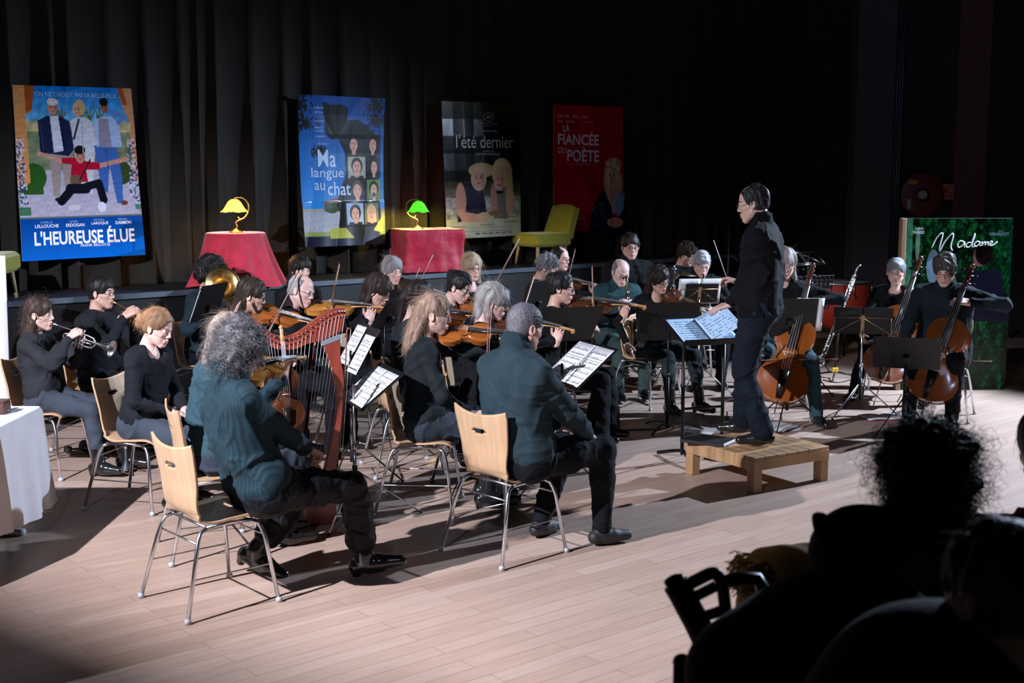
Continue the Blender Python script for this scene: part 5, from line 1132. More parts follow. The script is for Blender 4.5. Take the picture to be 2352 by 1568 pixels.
def horn(o):
    w = PD(512, 652, o.root.y - .30); r = empty('french_horn', 'brass horn with wide bell in front of the bushy-haired player', 'horn', w); d = nrm(Vector((.35, -.85, .28))); M = frame_from((0, 0, 0), d, (0, 0, 1), 1.0); M.translation = (0, 0, 0)
    MB().lathe([(.008, -.30), (.014, -.22), (.024, -.15), (.045, -.08), (.085, -.03), (.125, -.008), (.152, 0), (.152, .003), (.120, -.012), (.080, -.036), (.040, -.086), (.018, -.16)], 36, M @ Matrix.Rotation(R(90), 4, 'Y')).build('bell', M_brass, r)
    c = M @ Vector((-.26, .0, -.04)); mb = MB()
    for rr, off in ((.12, 0), (.10, .02), (.085, -.02)): mb.tube([c + M.to_3x3() @ Vector((off, rr * math.cos(t * .2618), rr * math.sin(t * .2618) - .06)) for t in range(25)], .008, 8)
    mb.build('coiled_tubing', M_brass, r)
    mv = MB()
    for k in range(3): mv.tube([c + M.to_3x3() @ Vector((-.02, -.05 + .035 * k, -.06)), c + M.to_3x3() @ Vector((.03, -.05 + .035 * k, -.06))], .014, 10)
    mv.build('rotary_valves', M_brass, r)
horn(o)
o = person('person with long dark hair half hidden behind the bald violist', (690, 620), -50, 'f', 1.05, lean=(4, 4), hair=('long', (.022, .015, .013)), sk=PALE, nstr=300, strl=.08, hpitch=4)
chair_for(o, 'beech shell chair of the dark-haired player at the stage front')
# 10, 11
o = person('person with chin-length brown hair and glasses looking down at violin', (868, 668), -18, 'f', 1.03, lean=(10, 8), hpitch=26, hair=('bob', (.035, .020, .016)), sk=MED, glasses='rect', hands=playing(vyaw=12, vpitch=-20, bowlen=.22), nstr=500, strl=.06)
give_violin(o, 'red-brown violin of the player with chin-length brown hair', blabel='bow of the player with chin-length brown hair')
chair_for(o, 'beech shell chair of the brown-haired player beside the tall black stand')
o = person('person with long grey hair sitting upright before the red box table', (901, 622), -48, 'f', 1.04, lean=(2, 2), hpitch=8, hair=('long', (.36, .35, .35), (.2, .2, .2)), sk=ROSY, hands=playing(vyaw=35, vpitch=-14, bowlen=.3), nstr=500, strl=.08)
give_violin(o, 'violin of the long grey-haired player', 'violin_dark', blabel='bow pointing up beside the long grey hair')
chair_for(o, 'beech shell chair of the long grey-haired player')
# 12, 13
o = person('person with long dark ponytail and dark blue top, seen from behind', (965, 684), 18, 'f', 1.05, lean=(4, 6), hpitch=10, hair=('ponytail', (.030, .018, .018), (.06, .035, .03)), sk=PALE, top=cloth('ink_top', (.014, .024, .032)), hands=playing(vyaw=-5, vpitch=-5), nstr=700, strl=.12)
give_violin(o, 'violin of the player with the dark ponytail', 'violin_dark')
chair_for(o, 'beech shell chair with dark lacquered back under the ponytailed player')
def h13(o):
    d = playing(vyaw=-12, vpitch=-3, off=(.035, .06, -.125), tiltv=40)(o)
    d['R'] = dict(p=Vector((.27, -.14, .63)), d=(.9, -.1, .1), n=(.1, .3, -1), curl=1.2, pole=(-.4, -1, -.4)); return d
o = person('person with blonde half-tied hair in a black cardigan playing violin', (998, 722), 8, 'f', 1.05, lean=(-2, 4), hpitch=10, hyaw=-10, hair=('halfup', (.40, .26, .19), (.24, .14, .10)), sk=PALE, top=cloth('black_cardigan', (.014, .018, .022), 'knit'), bottom=M_bluetr, boots=True, hands=h13, collar='low', nstr=1400, strl=.09, feet={'L': (.42, .12, 0, 0), 'R': (.40, -.10, 0, -5)}, res=.010); BL = o
give_violin(o, 'golden brown violin of the blonde player in the black cardigan', 'violin')
b0 = o.L2W((.37, -.15, .65)); bow('long red-brown bow held upright between the blonde player and the wool pullover', b0, PD(1128, 712, b0.y - .10), side=(-1, 0, 0), wood=mat('pink_bow', (.35, .13, .10), .35))
chair_for(o, 'beech shell chair under the blonde player in the black cardigan', yaw=-4)
# 14 man from behind
def h14(o): return {'L': dict(p=Vector((.42, .10, .66)), d=(.8, -.5, -.3), n=(0, -.3, -1), curl=.8, pole=(-.2, .8, -.8)), 'R': dict(p=Vector((.40, -.16, .64)), d=(.85, .3, -.4), n=(0, .3, -1), curl=.9, pole=(-.4, -1, -.5))}
o = person('person with cropped grey hair in a turtleneck pullover, seen from behind', (1207, 752), 40, 'm', 1.10, lean=(-5, 0), bulk=1.08, hpitch=14, hyaw=-6, hair=('crop', (.17, .16, .18), (.30, .28, .30)), sk=(.66, .36, .30), top=M_knit, bottom=M_trouser, shoes=M_shoe2, hands=h14, collar='turtle', feet={'L': (.30, .16, 0, 8), 'R': (.46, -.20, 0, -14)}, belly=.03, nstr=2500, strl=.010, res=.009, sleeve=1, fold=.004); MAN = o
chair_for(o, 'beech shell chair with hand hole in front, under the person in the pullover', loc=(-.03, 7.08, 0), yaw=43)
# 15-17
o = person('person with grey bob and glasses playing a dark violin', (1133, 694), -4, 'f', 1.04, lean=(6, 6), hpitch=14, hair=('bobfringe', (.38, .36, .34), (.24, .22, .22)), sk=ROSY, glasses='rect', hands=playing(vyaw=-8, vpitch=-8, bowlen=.30), nstr=700, strl=.07)
give_violin(o, 'dark violin of the grey-bobbed player', 'violin_dark', blabel='bow of the grey-bobbed player'); chair_for(o, 'beech shell chair of the grey-bobbed player')
o = person('person with black hair tied up and glasses bowing a violin', (1055, 660), -25, 'f', 1.03, lean=(8, 6), hpitch=24, hair=('bun', (.012, .011, .014)), sk=PALE, glasses='rect', hands=playing(vyaw=20, vpitch=-18, bowlen=.12, bdir=(-.35, -.2, -.75)), nstr=400, strl=.05)
give_violin(o, 'violin of the black-haired player with tied-up hair', 'violin', blabel='violin bow raised high in front of the red box table'); chair_for(o, 'beech shell chair of the player with tied-up black hair')
o = person('person with shoulder-length blonde hair sitting right of the red box table', (1084, 614), -62, 'f', 1.06, lean=(0, 2), hpitch=6, hair=('long', (.55, .40, .26), (.35, .24, .15)), sk=ROSY, glasses='rect', collar='low', nstr=600, strl=.08)
chair_for(o, 'beech shell chair of the blonde player by the red box table')
# 18-20
o = person('person with tousled grey hair, face turned down, beside the dark violist', (1258, 614), -15, 'm', 1.03, lean=(6, 6), hpitch=18, hair=('messy', (.20, .20, .21), (.08, .08, .09)), sk=TAN, hands=playing(vyaw=5, vpitch=-8, bowlen=.3), nstr=500, strl=.05)
give_violin(o, 'violin of the tousled grey-haired player', 'violin_dark', blabel='bow tilted up behind the player with glasses'); chair_for(o, 'beech shell chair of the tousled grey-haired player')
o = person('person with receding dark hair and glasses partly hidden behind grey hair', (1287, 594), -35, 'm', 1.04, lean=(2, 2), hpitch=6, hair=('recede', (.02, .016, .015)), sk=ROSY, glasses='rect', nstr=200, strl=.03)
chair_for(o, 'beech shell chair of the player with receding dark hair')
o = person('person with dark tied hair, glasses and wide black trousers playing viola', (1290, 662), -12, 'f', 1.02, lean=(4, 4), hpitch=8, hair=('bun', (.020, .014, .014)), sk=MED, glasses='rect', hands=playing(vyaw=12, vpitch=-4, bowlen=.35, size=1.12), wide=.055, nstr=300, strl=.05, feet={'L': (.45, .14, 0, 0), 'R': (.40, -.14, 0, 0)})
give_violin(o, 'dark viola stretched out by the player in wide trousers', 'violin_dark', 1.12, cat='viola', name='viola', blabel='bow crossing the dark viola'); chair_for(o, 'beech shell chair of the player in wide black trousers')
# 21-25
def h21(o): c = Vector((.34, -.02, .82)); o.sx = c; return {'L': dict(p=c + Vector((-.02, .05, .12)), d=(.5, -.7, .2), n=(0, -.6, -.6), curl=.9, pole=(-.2, .8, -.6)), 'R': dict(p=c + Vector((-.05, -.07, -.08)), d=(.6, .6, -.1), n=(0, .7, -.5), curl=.9, pole=(-.2, -.8, -.6))}
o = person('bald person with glasses in a teal jacket reading music', (1426, 626), -72, 'm', 1.0, lean=(6, 8), hpitch=24, hair=('bald', (.25, .24, .25)), sk=(.76, .50, .44), glasses='rect', top=M_teal, bottom=M_tealtr, collar='shirt', hands=h21, nstr=120, strl=.015)
chair_for(o, 'beech shell chair of the bald player in teal'); TEAL = o
o = person('person with short dark hair and glasses in black shirt at the back', (1448, 566), -80, 'm', 1.08, seat=.60, lean=(0, 2), hpitch=8, hair=('short', (.03, .02, .018)), sk=MED, glasses='rect', collar='shirt', nstr=300, strl=.035, feet={'L': (.35, .14, .14, 0), 'R': (.35, -.14, .14, 0)}); BACKMAN = o
def stool(o, label):
    l = o.L2W((-.02, 0, 0)); r = empty('drum_stool', label, 'stool', (l.x, l.y, 0), 0); MB().lathe([(.001, .62), (.15, .62), (.17, .60), (.17, .56), (.15, .54), (.001, .54)], 24).build('seat', M_blackplastic, r)
    for k in range(3): a = k * 2.094; MB().tube([(0, 0, .22), (.24 * math.cos(a), .24 * math.sin(a), .01)], .011, 6).build('leg', M_chrome, r)
    MB().tube([(0, 0, .16), (0, 0, .54)], .014, 8).build('post', M_chrome, r)
stool(o, 'round black stool under the person in black shirt at the back')
def h23(o):
    d = playing(vyaw=25, vpitch=-22, off=(.035, .05, -.14))(o); d['R'] = dict(p=Vector((.10, -.36, .62)), d=(.45, -.1, -.85), n=(0, .8, -.3), curl=.7, pole=(-.4, -1, -.2)); return d
o = person('person with long dark hair, round glasses and black boots, one hand hanging', (1514, 642), -62, 'f', .98, lean=(6, 6), side=-3, hpitch=20, hyaw=10, hroll=-8, hair=('long', (.024, .015, .014), (.07, .05, .05)), sk=MED, glasses='round', bottom=cloth('dark_green_trousers', (.022, .032, .034)), boots=True, hands=h23, collar='low', nstr=700, strl=.09, feet={'L': (.50, .17, 0, 8), 'R': (.48, -.14, 0, -6)}, sleeve=1)
give_violin(o, 'violin lowered behind the black music desk by the player in boots', 'violin_dark')
w0 = o.L2W((.14, -.37, .55)); bow('bow dangling from the hand of the player in round glasses', w0, w0 + Vector((.42, .1, .34)), side=(0, -1, 0)); chair_for(o, 'beech shell chair of the player in black boots', yaw=-42, dx=-.10); BOOTS = o
def h_clar(o):
    m = o.hc + o.Hr @ Vector((.102, 0, -.068)); d = nrm(Vector((.62, 0, -.85))); o.cl = (m, m + d * .64)
    return {'L': dict(p=m + d * .20 + Vector((-.03, .075, -.03)), d=(.5, -.7, .1), n=(.1, -.6, -.4), curl=.9, pole=(-.2, 1, -.6)), 'R': dict(p=m + d * .38 + Vector((-.03, -.075, -.03)), d=(.5, .7, .1), n=(.1, .6, -.4), curl=.9, pole=(-.2, -1, -.6))}
def clarinet(o, label):
    m, e = o.cl; m = o.L2W(m); e = o.L2W(e); M = frame_from(m, e, (0, -1, 0), 1.0); r = bpy.data.objects.new('clarinet', None); COL.objects.link(r); tag(r, label, 'clarinet'); r.matrix_basis = M
    MB().tube([(.06, 0, 0), (.09, 0, 0), (.30, 0, 0), (.53, 0, 0), (.59, 0, 0), (.64, 0, 0)], [.012, .014, .013, .014, .018, .030], 14).build('body', M_ebony, r)
    MB().tube([(-.02, 0, .003), (.03, 0, 0), (.065, 0, 0)], [.004, .011, .012], 10).build('mouthpiece', M_ebony, r)
    mb = MB()
    for x in (.09, .30, .325, .53, .638): mb.tube([(x - .004, 0, 0), (x + .004, 0, 0)], .0165 if x < .6 else .031, 14)
    for k in range(12): mb.sphere((.12 + .033 * k, (.004 if k % 2 else -.004), .015), (.008, .008, .003), 6)
    mb.tube([(.1, .014, .004), (.5, .014, .004)], .0025, 5).tube([(.1, -.014, .004), (.5, -.014, .004)], .0025, 5); mb.build('keywork', M_silver, r)
o = person('young person with tousled brown hair and glasses behind the clarinettist', (1578, 584), -55, 'm', 1.05, lean=(6, 4), hpitch=16, hyaw=12, hair=('messy', (.035, .02, .015)), sk=PALE, glasses='rect', nstr=600, strl=.05); YOUNG = o
chair_for(o, 'beech shell chair of the young player with tousled brown hair')
o = person('person with short white hair playing clarinet behind wire music stand', (1612, 606), -82, 'm', 1.05, lean=(6, 6), hpitch=24, hair=('short', (.50, .50, .52), (.3, .3, .32)), sk=ROSY, collar='shirt', hands=h_clar, nstr=300, strl=.02); clarinet(o, 'black and silver clarinet of the white-haired player'); CLAR = o
chair_for(o, 'beech shell chair of the white-haired clarinettist')
# 26 conductor
PODZ = .25
def h26(o): return {'L': dict(p=o.W2L(PD(1668, 728, 9.0)), d=(.95, .1, -.3), n=(0, -.3, -1), curl=.35, pole=(-.6, .6, -.8)), 'R': dict(p=o.W2L(PD(1700, 650, 9.15)), d=(.9, .1, .3), n=(0, .3, -1), curl=1.0, pole=(-.3, -.8, -.8))}
o = person('conductor in black shirt and trousers standing on the wooden podium', (1729, 472), 158, 'm', 1.07, stand=True, depth=8.85, lean=(-1, 3), hpitch=12, hyaw=4, hair=('recede', (.020, .015, .014)), sk=(.50, .31, .25), top=M_cond, bottom=M_condtr, hands=h26, collar='shirt', glasses='rect', zoff=PODZ, belly=.05, feet=lambda o: {'L': (*(o.W2L(G(1752, 1024, .25)))[:2], 0, 22), 'R': (*(o.W2L(G(1706, 998, .25)))[:2], 0, 8)}, wide=.022, nstr=400, strl=.03, fold=.006, res=.009); COND = o
bt = o.L2W(o.arm[-1][2] + Vector((.09, .0, .01))); mb = MB().tube([bt, bt + o.Rz @ Vector((.10, .05, .30))], .003, 5); r = mb.build('baton', mat('baton_white', (.5, .5, .48), .5)); tag(r, 'thin pale baton in the raised hand of the conductor', 'baton')
# 27-29 cellists
def cello_for(p, scroll, end, up, label, key='cello', k=2.12):
    """scroll and endpin world points"""
    d = nrm(Vector(scroll) - Vector(end)); tail = Vector(end) + d * .11 * k; return spawn(key, 'cello', label, 'cello', frame_from(tail, tail + d, up, k))
def cello_hands(yawr=0, bowd=(0, -1, 0)):
    def f(o):
        sc = Vector((.12, .23, 1.30)) * 1.0; end = Vector((.60, -.10, .0)); d = nrm(sc - end); o.ce = (sc, end, d); br = end + d * .60
        o.br = br; a = Vector((.92, 0, .35)); hp = end + d * 1.16 + Vector((-.02, .055, 0))
        return {'L': dict(p=hp, d=nrm(Vector((.5, -.85, .15))), n=(-.4, -.3, -.7), curl=.9, pole=(-.2, 1.0, -.05)), 'R': dict(p=br + Vector((.10, -.33, .02)), d=(.55, .35, -.75), n=(-.2, .7, -.2), curl=.75, pole=(-.3, -1, -.2))}
    return f
def cellist(label, head, yaw, clabel, chlabel, blabel, bowdir=(0, 1, .04), bd=None, feet=None, **kw):
    o = person(label, head, yaw, hands=cello_hands(), feet=feet or {'L': (.40, .30, 0, 22), 'R': (.38, -.32, 0, -22)}, **kw)
    sc, end, d = o.ce; up = Vector((.9, -.05, .35)); cello_for(o, o.L2W(sc), o.L2W(end), o.Rz @ up, clabel)
    f = o.br + Vector((.13, -.30, .03)); b = nrm(Vector(bowdir)); bow(blabel, o.L2W(f), o.L2W(f + b * .73), L=.72, side=o.Rz @ Vector((1, 0, .1)))
    if chlabel: chair_for(o, chlabel)
    return o
o = cellist('person with long grey hair playing cello, half hidden by the conductor', (1803, 606), -100, 'orange cello beside the legs of the conductor', 'beech shell chair of the long grey-haired cellist', 'cello bow behind the conductor', sex='f', s=1.10, seat=.54, lean=(4, 6), hpitch=14, hair=('long', (.40, .36, .34), (.25, .22, .2)), sk=ROSY, bottom=M_navy, boots=False, nstr=400, strl=.08); C1 = o
o = cellist('person with short grey hair and glasses playing cello beside timpani', (2058, 624), -112, 'cello of the player with short grey hair and glasses', 'beech shell chair of the short-haired cellist', 'bow of the short-haired cellist', sex='f', s=1.0, lean=(2, 2), hpitch=8, hair=('short', (.30, .30, .32)), sk=PALE, glasses='round', collar='low', nstr=400, strl=.025); C2 = o
o = cellist('person in dark suit jacket and glasses playing cello at the right', (2170, 620), -116, 'dark orange cello of the suited player', 'beech shell chair behind the suited cellist', 'cello bow drawn level to the right by the suited cellist', sex='m', s=1.13, seat=.48, lean=(4, 6), hpitch=24, hair=('messy', (.07, .06, .055)), sk=MED, top=M_suit, jacket=True, collar='shirt', glasses='rect', nstr=500, strl=.03, feet={'L': (.52, .16, 0, 10), 'R': (.50, -.20, 0, -10)}); C3 = o
# ---------------------------------------------------------------- podium, desks, loose things
M_pine = mat('podium_pine', (0.46, 0.27, 0.13), 0.5, var=.35, vscale=3, stretch=(1, 9, 1))
def podium():
    z = .25; A = G(1547, 1015, z); B_ = G(1763, 1045, z); C = G(1930, 1018, z); ex = (B_ - A); ey = (C - B_); a = (ex.length + ey.length) / 2; th = math.atan2(ey.y, ey.x)
    c = (A + C) / 2; r = empty('podium', 'low square pine podium with four legs under the conductor', 'podium', (c.x, c.y, 0), th); h = a / 2
    for k in range(7): w_ = a / 7; MB().box((-h + w_ * (k + .5), 0, z - .011), (w_ - .004, a - .004, .022), bev=.002).build('deck_board', M_pine, r)
    for s in (-1, 1):
        MB().box((0, s * (h - .014), z - .058), (a, .028, .072), bev=.003).build('frame_rail', M_pine, r); MB().box((s * (h - .014), 0, z - .058), (.028, a - .06, .072), bev=.003).build('frame_rail', M_pine, r)
        for t in (-1, 1): MB().box((s * (h - .04), t * (h - .04), (z - .022) / 2), (.075, .075, z - .022), bev=.004).build('leg', M_pine, r)
    return c, th, h
pc, pth, ph_ = podium()
f1 = G(1628, 1013, .255); r = empty('folder', 'closed black folder lying on the left corner of the podium', 'folder', (f1.x, f1.y, .252), R(-33))
MB().box((0, 0, .012), (.34, .25, .024), bev=.004).build('cover', M_blackplastic, r); MB().box((.004, 0, .0125), (.335, .242, .014)).build('pages', M_paper, r)
for i, (u, v) in enumerate(((1795, 985), (1612, 993))):
    q = G(u, v, 0); r = empty('sheet_stack', ('loose white sheets on the floor right behind the podium', 'loose white sheets on the floor behind the foot of the conductor')[i], 'paper', (q.x, q.y + .05, 0), R(20 + 30 * i))
    for k in range(3): MB().box((.02 * k, .01 * k, .003 + .004 * k), (.21, .30, .003), Matrix.Rotation(.12 * k, 4, 'Z')).build('sheet', M_paper, r)
def d2(u, v, z): q = G(u, v, z); return (q.x, q.y, 0)
PG2 = [(-.235, .005, .232, .31), (.003, .005, .232, .31)]
desk_stand('music stand holding bright sheets beside the harp pillar', (-.99, 7.78, 0), R(203), h=.73, tilt=52, w=.52, hh=.35, paper=PG2, pole=M_chrome, a0=.9, legr=.42)
desk_stand('music stand holding a white double page in front of the wool pullover', (.34, 8.50, 0), R(203), h=.74, tilt=50, w=.56, hh=.40, paper=[(-.27, .005, .265, .37), (.0, .005, .265, .37)], a0=.2, legr=.34, pole=M_blackmetal)
desk_stand('music stand with a loose sheet behind the harp strings', (-1.13, 8.75, 0), R(205), h=.82, tilt=30, w=.46, hh=.32, paper=[(-.22, .005, .21, .30), (.03, -.03, .21, .29)], a0=.5, legr=.36, pole=M_blackmetal)
desk_stand('tall black music stand seen from behind, between harp and ponytail', (-.98, 9.55, 0), R(158), h=.98, tilt=38, w=.50, hh=.34, a0=.2, paper=[(-.24, .01, .23, .31)])
desk_stand('dark music stand in front of the dark-haired violist in wide trousers', (.37, 9.35, 0), R(112), h=.92, tilt=40, w=.50, hh=.36, a0=.2, legr=.3, paper=[(-.235, .005, .232, .30)])
q = G(1532, 988); desk_stand('big black music stand with curved feet before the player in boots', (q.x, q.y, 0), R(96), h=.77, tilt=16, w=.50, hh=.34, leg='curved', a0=.4, legr=.30, paper=[(-.2, .02, .2, .29)])
# conductor desk: two poles
def conductor_desk():
    c = Vector((1.50, 9.30, 0)); r = empty('conductor_desk', 'wide flat black conductor desk on two poles with an open score', 'music stand', c, R(-70)); h = .91; t = R(66); D = Matrix.Translation((0, 0, h)) @ Matrix.Rotation(-t, 4, 'Y')
    MB().box((0, 0, .21), (.006, .50, .38), D).box((.02, 0, .0), (.04, .50, .006), D).box((-.02, 0, .19), (.035, .42, .32), D, bev=.01).build('desk', M_blackmetal, r)
    for y in (-.17, .17):
        MB().tube([(-.15, y, .05), (-.15, y, .93)], .014, 10).build('pole', M_blackmetal, r); MB().tube(bez([(-.42, y * 1.4, .015), (-.2, y, .07), (-.10, y, .07), (.16, y * 1.4, .015)]), .014, 8).build('foot', M_blackmetal, r)
    MB().tube([(-.15, -.17, .40), (-.15, .17, .40)], .010, 8).build('cross_bar', M_blackmetal, r)
    s = empty('open_score', 'open score tinted for blue light on the conductor desk, one page lifting', 'score', c, R(-70)); blue = mat('blue_lit_paper', (.42, .62, .86), .6)  # white pages, the blue of the light is put into their colour
    music_page(s, D, -.24, .01, .23, .34, 9, xo=.012, mt=blue, seed=5)
    def lifted(u, v): return D @ Vector((.012 + .13 * math.sin(u * 1.5) ** 1.3, .0 + .22 * math.sin(u * 1.3) / 1.0, .01 + .34 * v))
    pg = MB().sheet(lifted, 14, 6, .0015).build('page', blue, s); rr = random.Random(4); mb = MB()
    for k in range(9):
        for j in range(24):
            if rr.random() < .5: a = .06 + j * .036; mb.add([lifted(a, .08 + k * .1) + Vector((0, 0, .003)), lifted(a + .02, .08 + k * .1) + Vector((0, 0, .003)), lifted(a + .02, .11 + k * .1) + Vector((0, 0, .003)), lifted(a, .11 + k * .1) + Vector((0, 0, .003))], [(0, 1, 2, 3)], 0, False)
    mb.build('notation', M_ink, pg); music_page(s, D, .0, .01, .23, .34, 9, xo=.010, mt=blue, seed=6)
conductor_desk()
gold = mat('brass_wire', (.62, .42, .22), .35, .8)
def wire_pages(label, loc, rz, h, w, hh, tilt, pole, sheet, a0=.3, legr=.34, back=M_blackplastic):
    r = desk_stand(label, loc, rz, h=h, tilt=tilt, w=w, hh=hh, style='wire', pole=pole, desk_mat=gold, a0=a0, legr=legr)
    D = Matrix.Translation((0.02, 0, h)) @ Matrix.Rotation(-R(tilt), 4, 'Y')
    if sheet == 'white': music_page(r, D, -w * .52, .0, w * .5, hh * 1.05, 6, xo=.008); music_page(r, D, .0, .0, w * .54, hh * 1.05, 6, xo=.008, seed=9); MB().box((.005, -.02, hh * .44), (.003, w * .82, hh * .8), D).build('backing_folder', back, r)
    else: MB().box((.006, -w * .26, hh * .5), (.006, w * .5, hh), D).box((.006, w * .26, hh * .5), (.006, w * .5, hh), D).build('black_folder', back, r)
    return r
wire_pages('folding wire music stand with white pages in front of the clarinettist', (1.83, 12.30, 0), R(98), .90, .40, .25, 18, M_chrome, 'white')
q = G(1806, 978); desk_stand('black music stand with tripod before the cello beside the conductor', (q.x, q.y, 0), R(96), h=.79, tilt=14, w=.46, hh=.33, a0=.5, legr=.34, paper=[(-.29, .03, .24, .30)])
wire_pages('chrome folding stand with black folder before the short-haired cellist', (3.13, 11.2, 0), R(78), .74, .50, .27, 24, M_chrome, 'black', legr=.36)
q = G(2075, 995); desk_stand('low black music stand in front of the suited cellist', (q.x, q.y, 0), R(72), h=.55, tilt=34, w=.54, hh=.34, a0=.1, legr=.26, paper=[(-.24, .02, .22, .29)])
desk_stand('tall black music stand above the timpani, desk nearly flat', (3.28, 14.0, 0), R(-60), h=1.16, tilt=52, w=.50, hh=.34, style='wire', desk_mat=M_chrome, legr=.3); 
r = desk_stand('perforated black music stand beside the long grey-haired cellist', (2.88, 12.15, 0), R(110), h=.86, tilt=12, w=.46, hh=.34, style='holes', legr=.26)
desk_stand('black music stand with bluish sheet edge in front of the horn player', (-2.62, 10.72, 0), R(165), h=.92, tilt=22, w=.46, hh=.34, paper=[(-.235, .0, .23, .30), (.0, .0, .23, .30)])
desk_stand('dark music stand behind the grey bob', (.20, 10.95, 0), R(150), h=.93, tilt=20, w=.48, hh=.34, paper=[(-.235, .0, .23, .30)])
q = desk_stand('dark music stand at the right of the black bun and blonde players', (-.15, 9.95, 0), R(125), h=.80, tilt=22, w=.48, hh=.32, paper=[(-.2, .0, .21, .29)])
# open book on the floor
q = G(2032, 960); r = empty('open_book', 'open music book with red cover lying on the floor by the low stand', 'book', (q.x, q.y, 0), R(8)); MB().box((0, 0, .004), (.40, .27, .006)).build('cover', mat('red_cover', (.35, .03, .04), .5), r)
DD = Matrix.Translation((0, -.13, .009)) @ Matrix.Rotation(-R(90), 4, 'Y') @ Matrix.Rotation(R(0), 4, 'X')
def flat_page(x0): 
    mb = MB().sheet(lambda u, v: Vector((x0 + .19 * u, -.125 + .25 * v, .010 + .010 * math.sin(u * math.pi))), 8, 2, .004); pg = mb.build('page', M_paper, r); m2 = MB()
    for k in range(7): m2.box((x0 + .095, -.10 + k * .033, .0215), (.16, .008, .001))
    m2.build('notation', mat('light_notation', (.35, .38, .42), .7), pg)
flat_page(-.195); flat_page(.005)
# water bottle
def bottle(loc, label, h=.30, clear=True):
    r = empty('water_bottle', label, 'bottle', loc); g_ = mat('clear_plastic', (.75, .85, .8), .08, trans=.9, alpha=.55)
    MB().lathe([(.001, 0), (.036, 0), (.038, .02), (.036, .08), (.038, .12), (.036, .19), (.030, .23), (.013, .27), (.013, .285)], 20).build('bottle_body', g_, r); MB().lathe([(.001, .30), (.015, .30), (.015, .28), (.001, .28)], 14).build('cap', mat('green_cap', (.1, .4, .3), .5), r)
q = G(1408, 892); bottle((q.x, q.y, 0), 'clear plastic water bottle on the floor behind the double page stand')
# trumpet stand, pouch
q = G(291, 1086); r = empty('trumpet_stand', 'small black peg stand for a trumpet on the floor by the cornet player', 'instrument stand', (q.x, q.y, 0))
MB().lathe([(.042, .03), (.036, .045), (.020, .075), (.011, .10), (.009, .185), (.001, .19)], 16).build('peg', mat('dark_grey_plastic', (.03, .035, .045), .5), r); MB().lathe([(.0095, .182), (.0095, .192), (.001, .194)], 12).build('cork_tip', mat('cork', (.5, .35, .2), .8), r)
for k in range(5): a = k * 1.2566 + .3; MB().tube([(.02 * math.cos(a), .02 * math.sin(a), .04), (.135 * math.cos(a), .135 * math.sin(a), .006)], [.007, .005], 6, flat=.6).build('leg', M_blackplastic, r)
q = G(185, 1040); r = empty('strap_bag', 'black bag with buckle strap on the floor under the cornet player', 'bag', (q.x, q.y, 0), R(10))
s = SDF(.008, .03); s.cap((.05, 0, .055), (.30, .05, .06), .055, .06); V, Q = s.mesh(); V += vnormals(V, Q) * (sines(V, 40, 3) * .006)[:, None]; V[:, 2] = np.maximum(V[:, 2], .002); link('bag_body', npmesh('bag', V, Q, M_blackplastic), r)
MB().box((-.09, -.01, .035), (.055, .05, .045), bev=.008).build('buckle', M_blackplastic, r); MB().tube([(-.06, -.01, .035), (.0, -.01, .04), (.06, 0, .06)], .020, 8, flat=.35).build('strap', M_blackplastic, r)
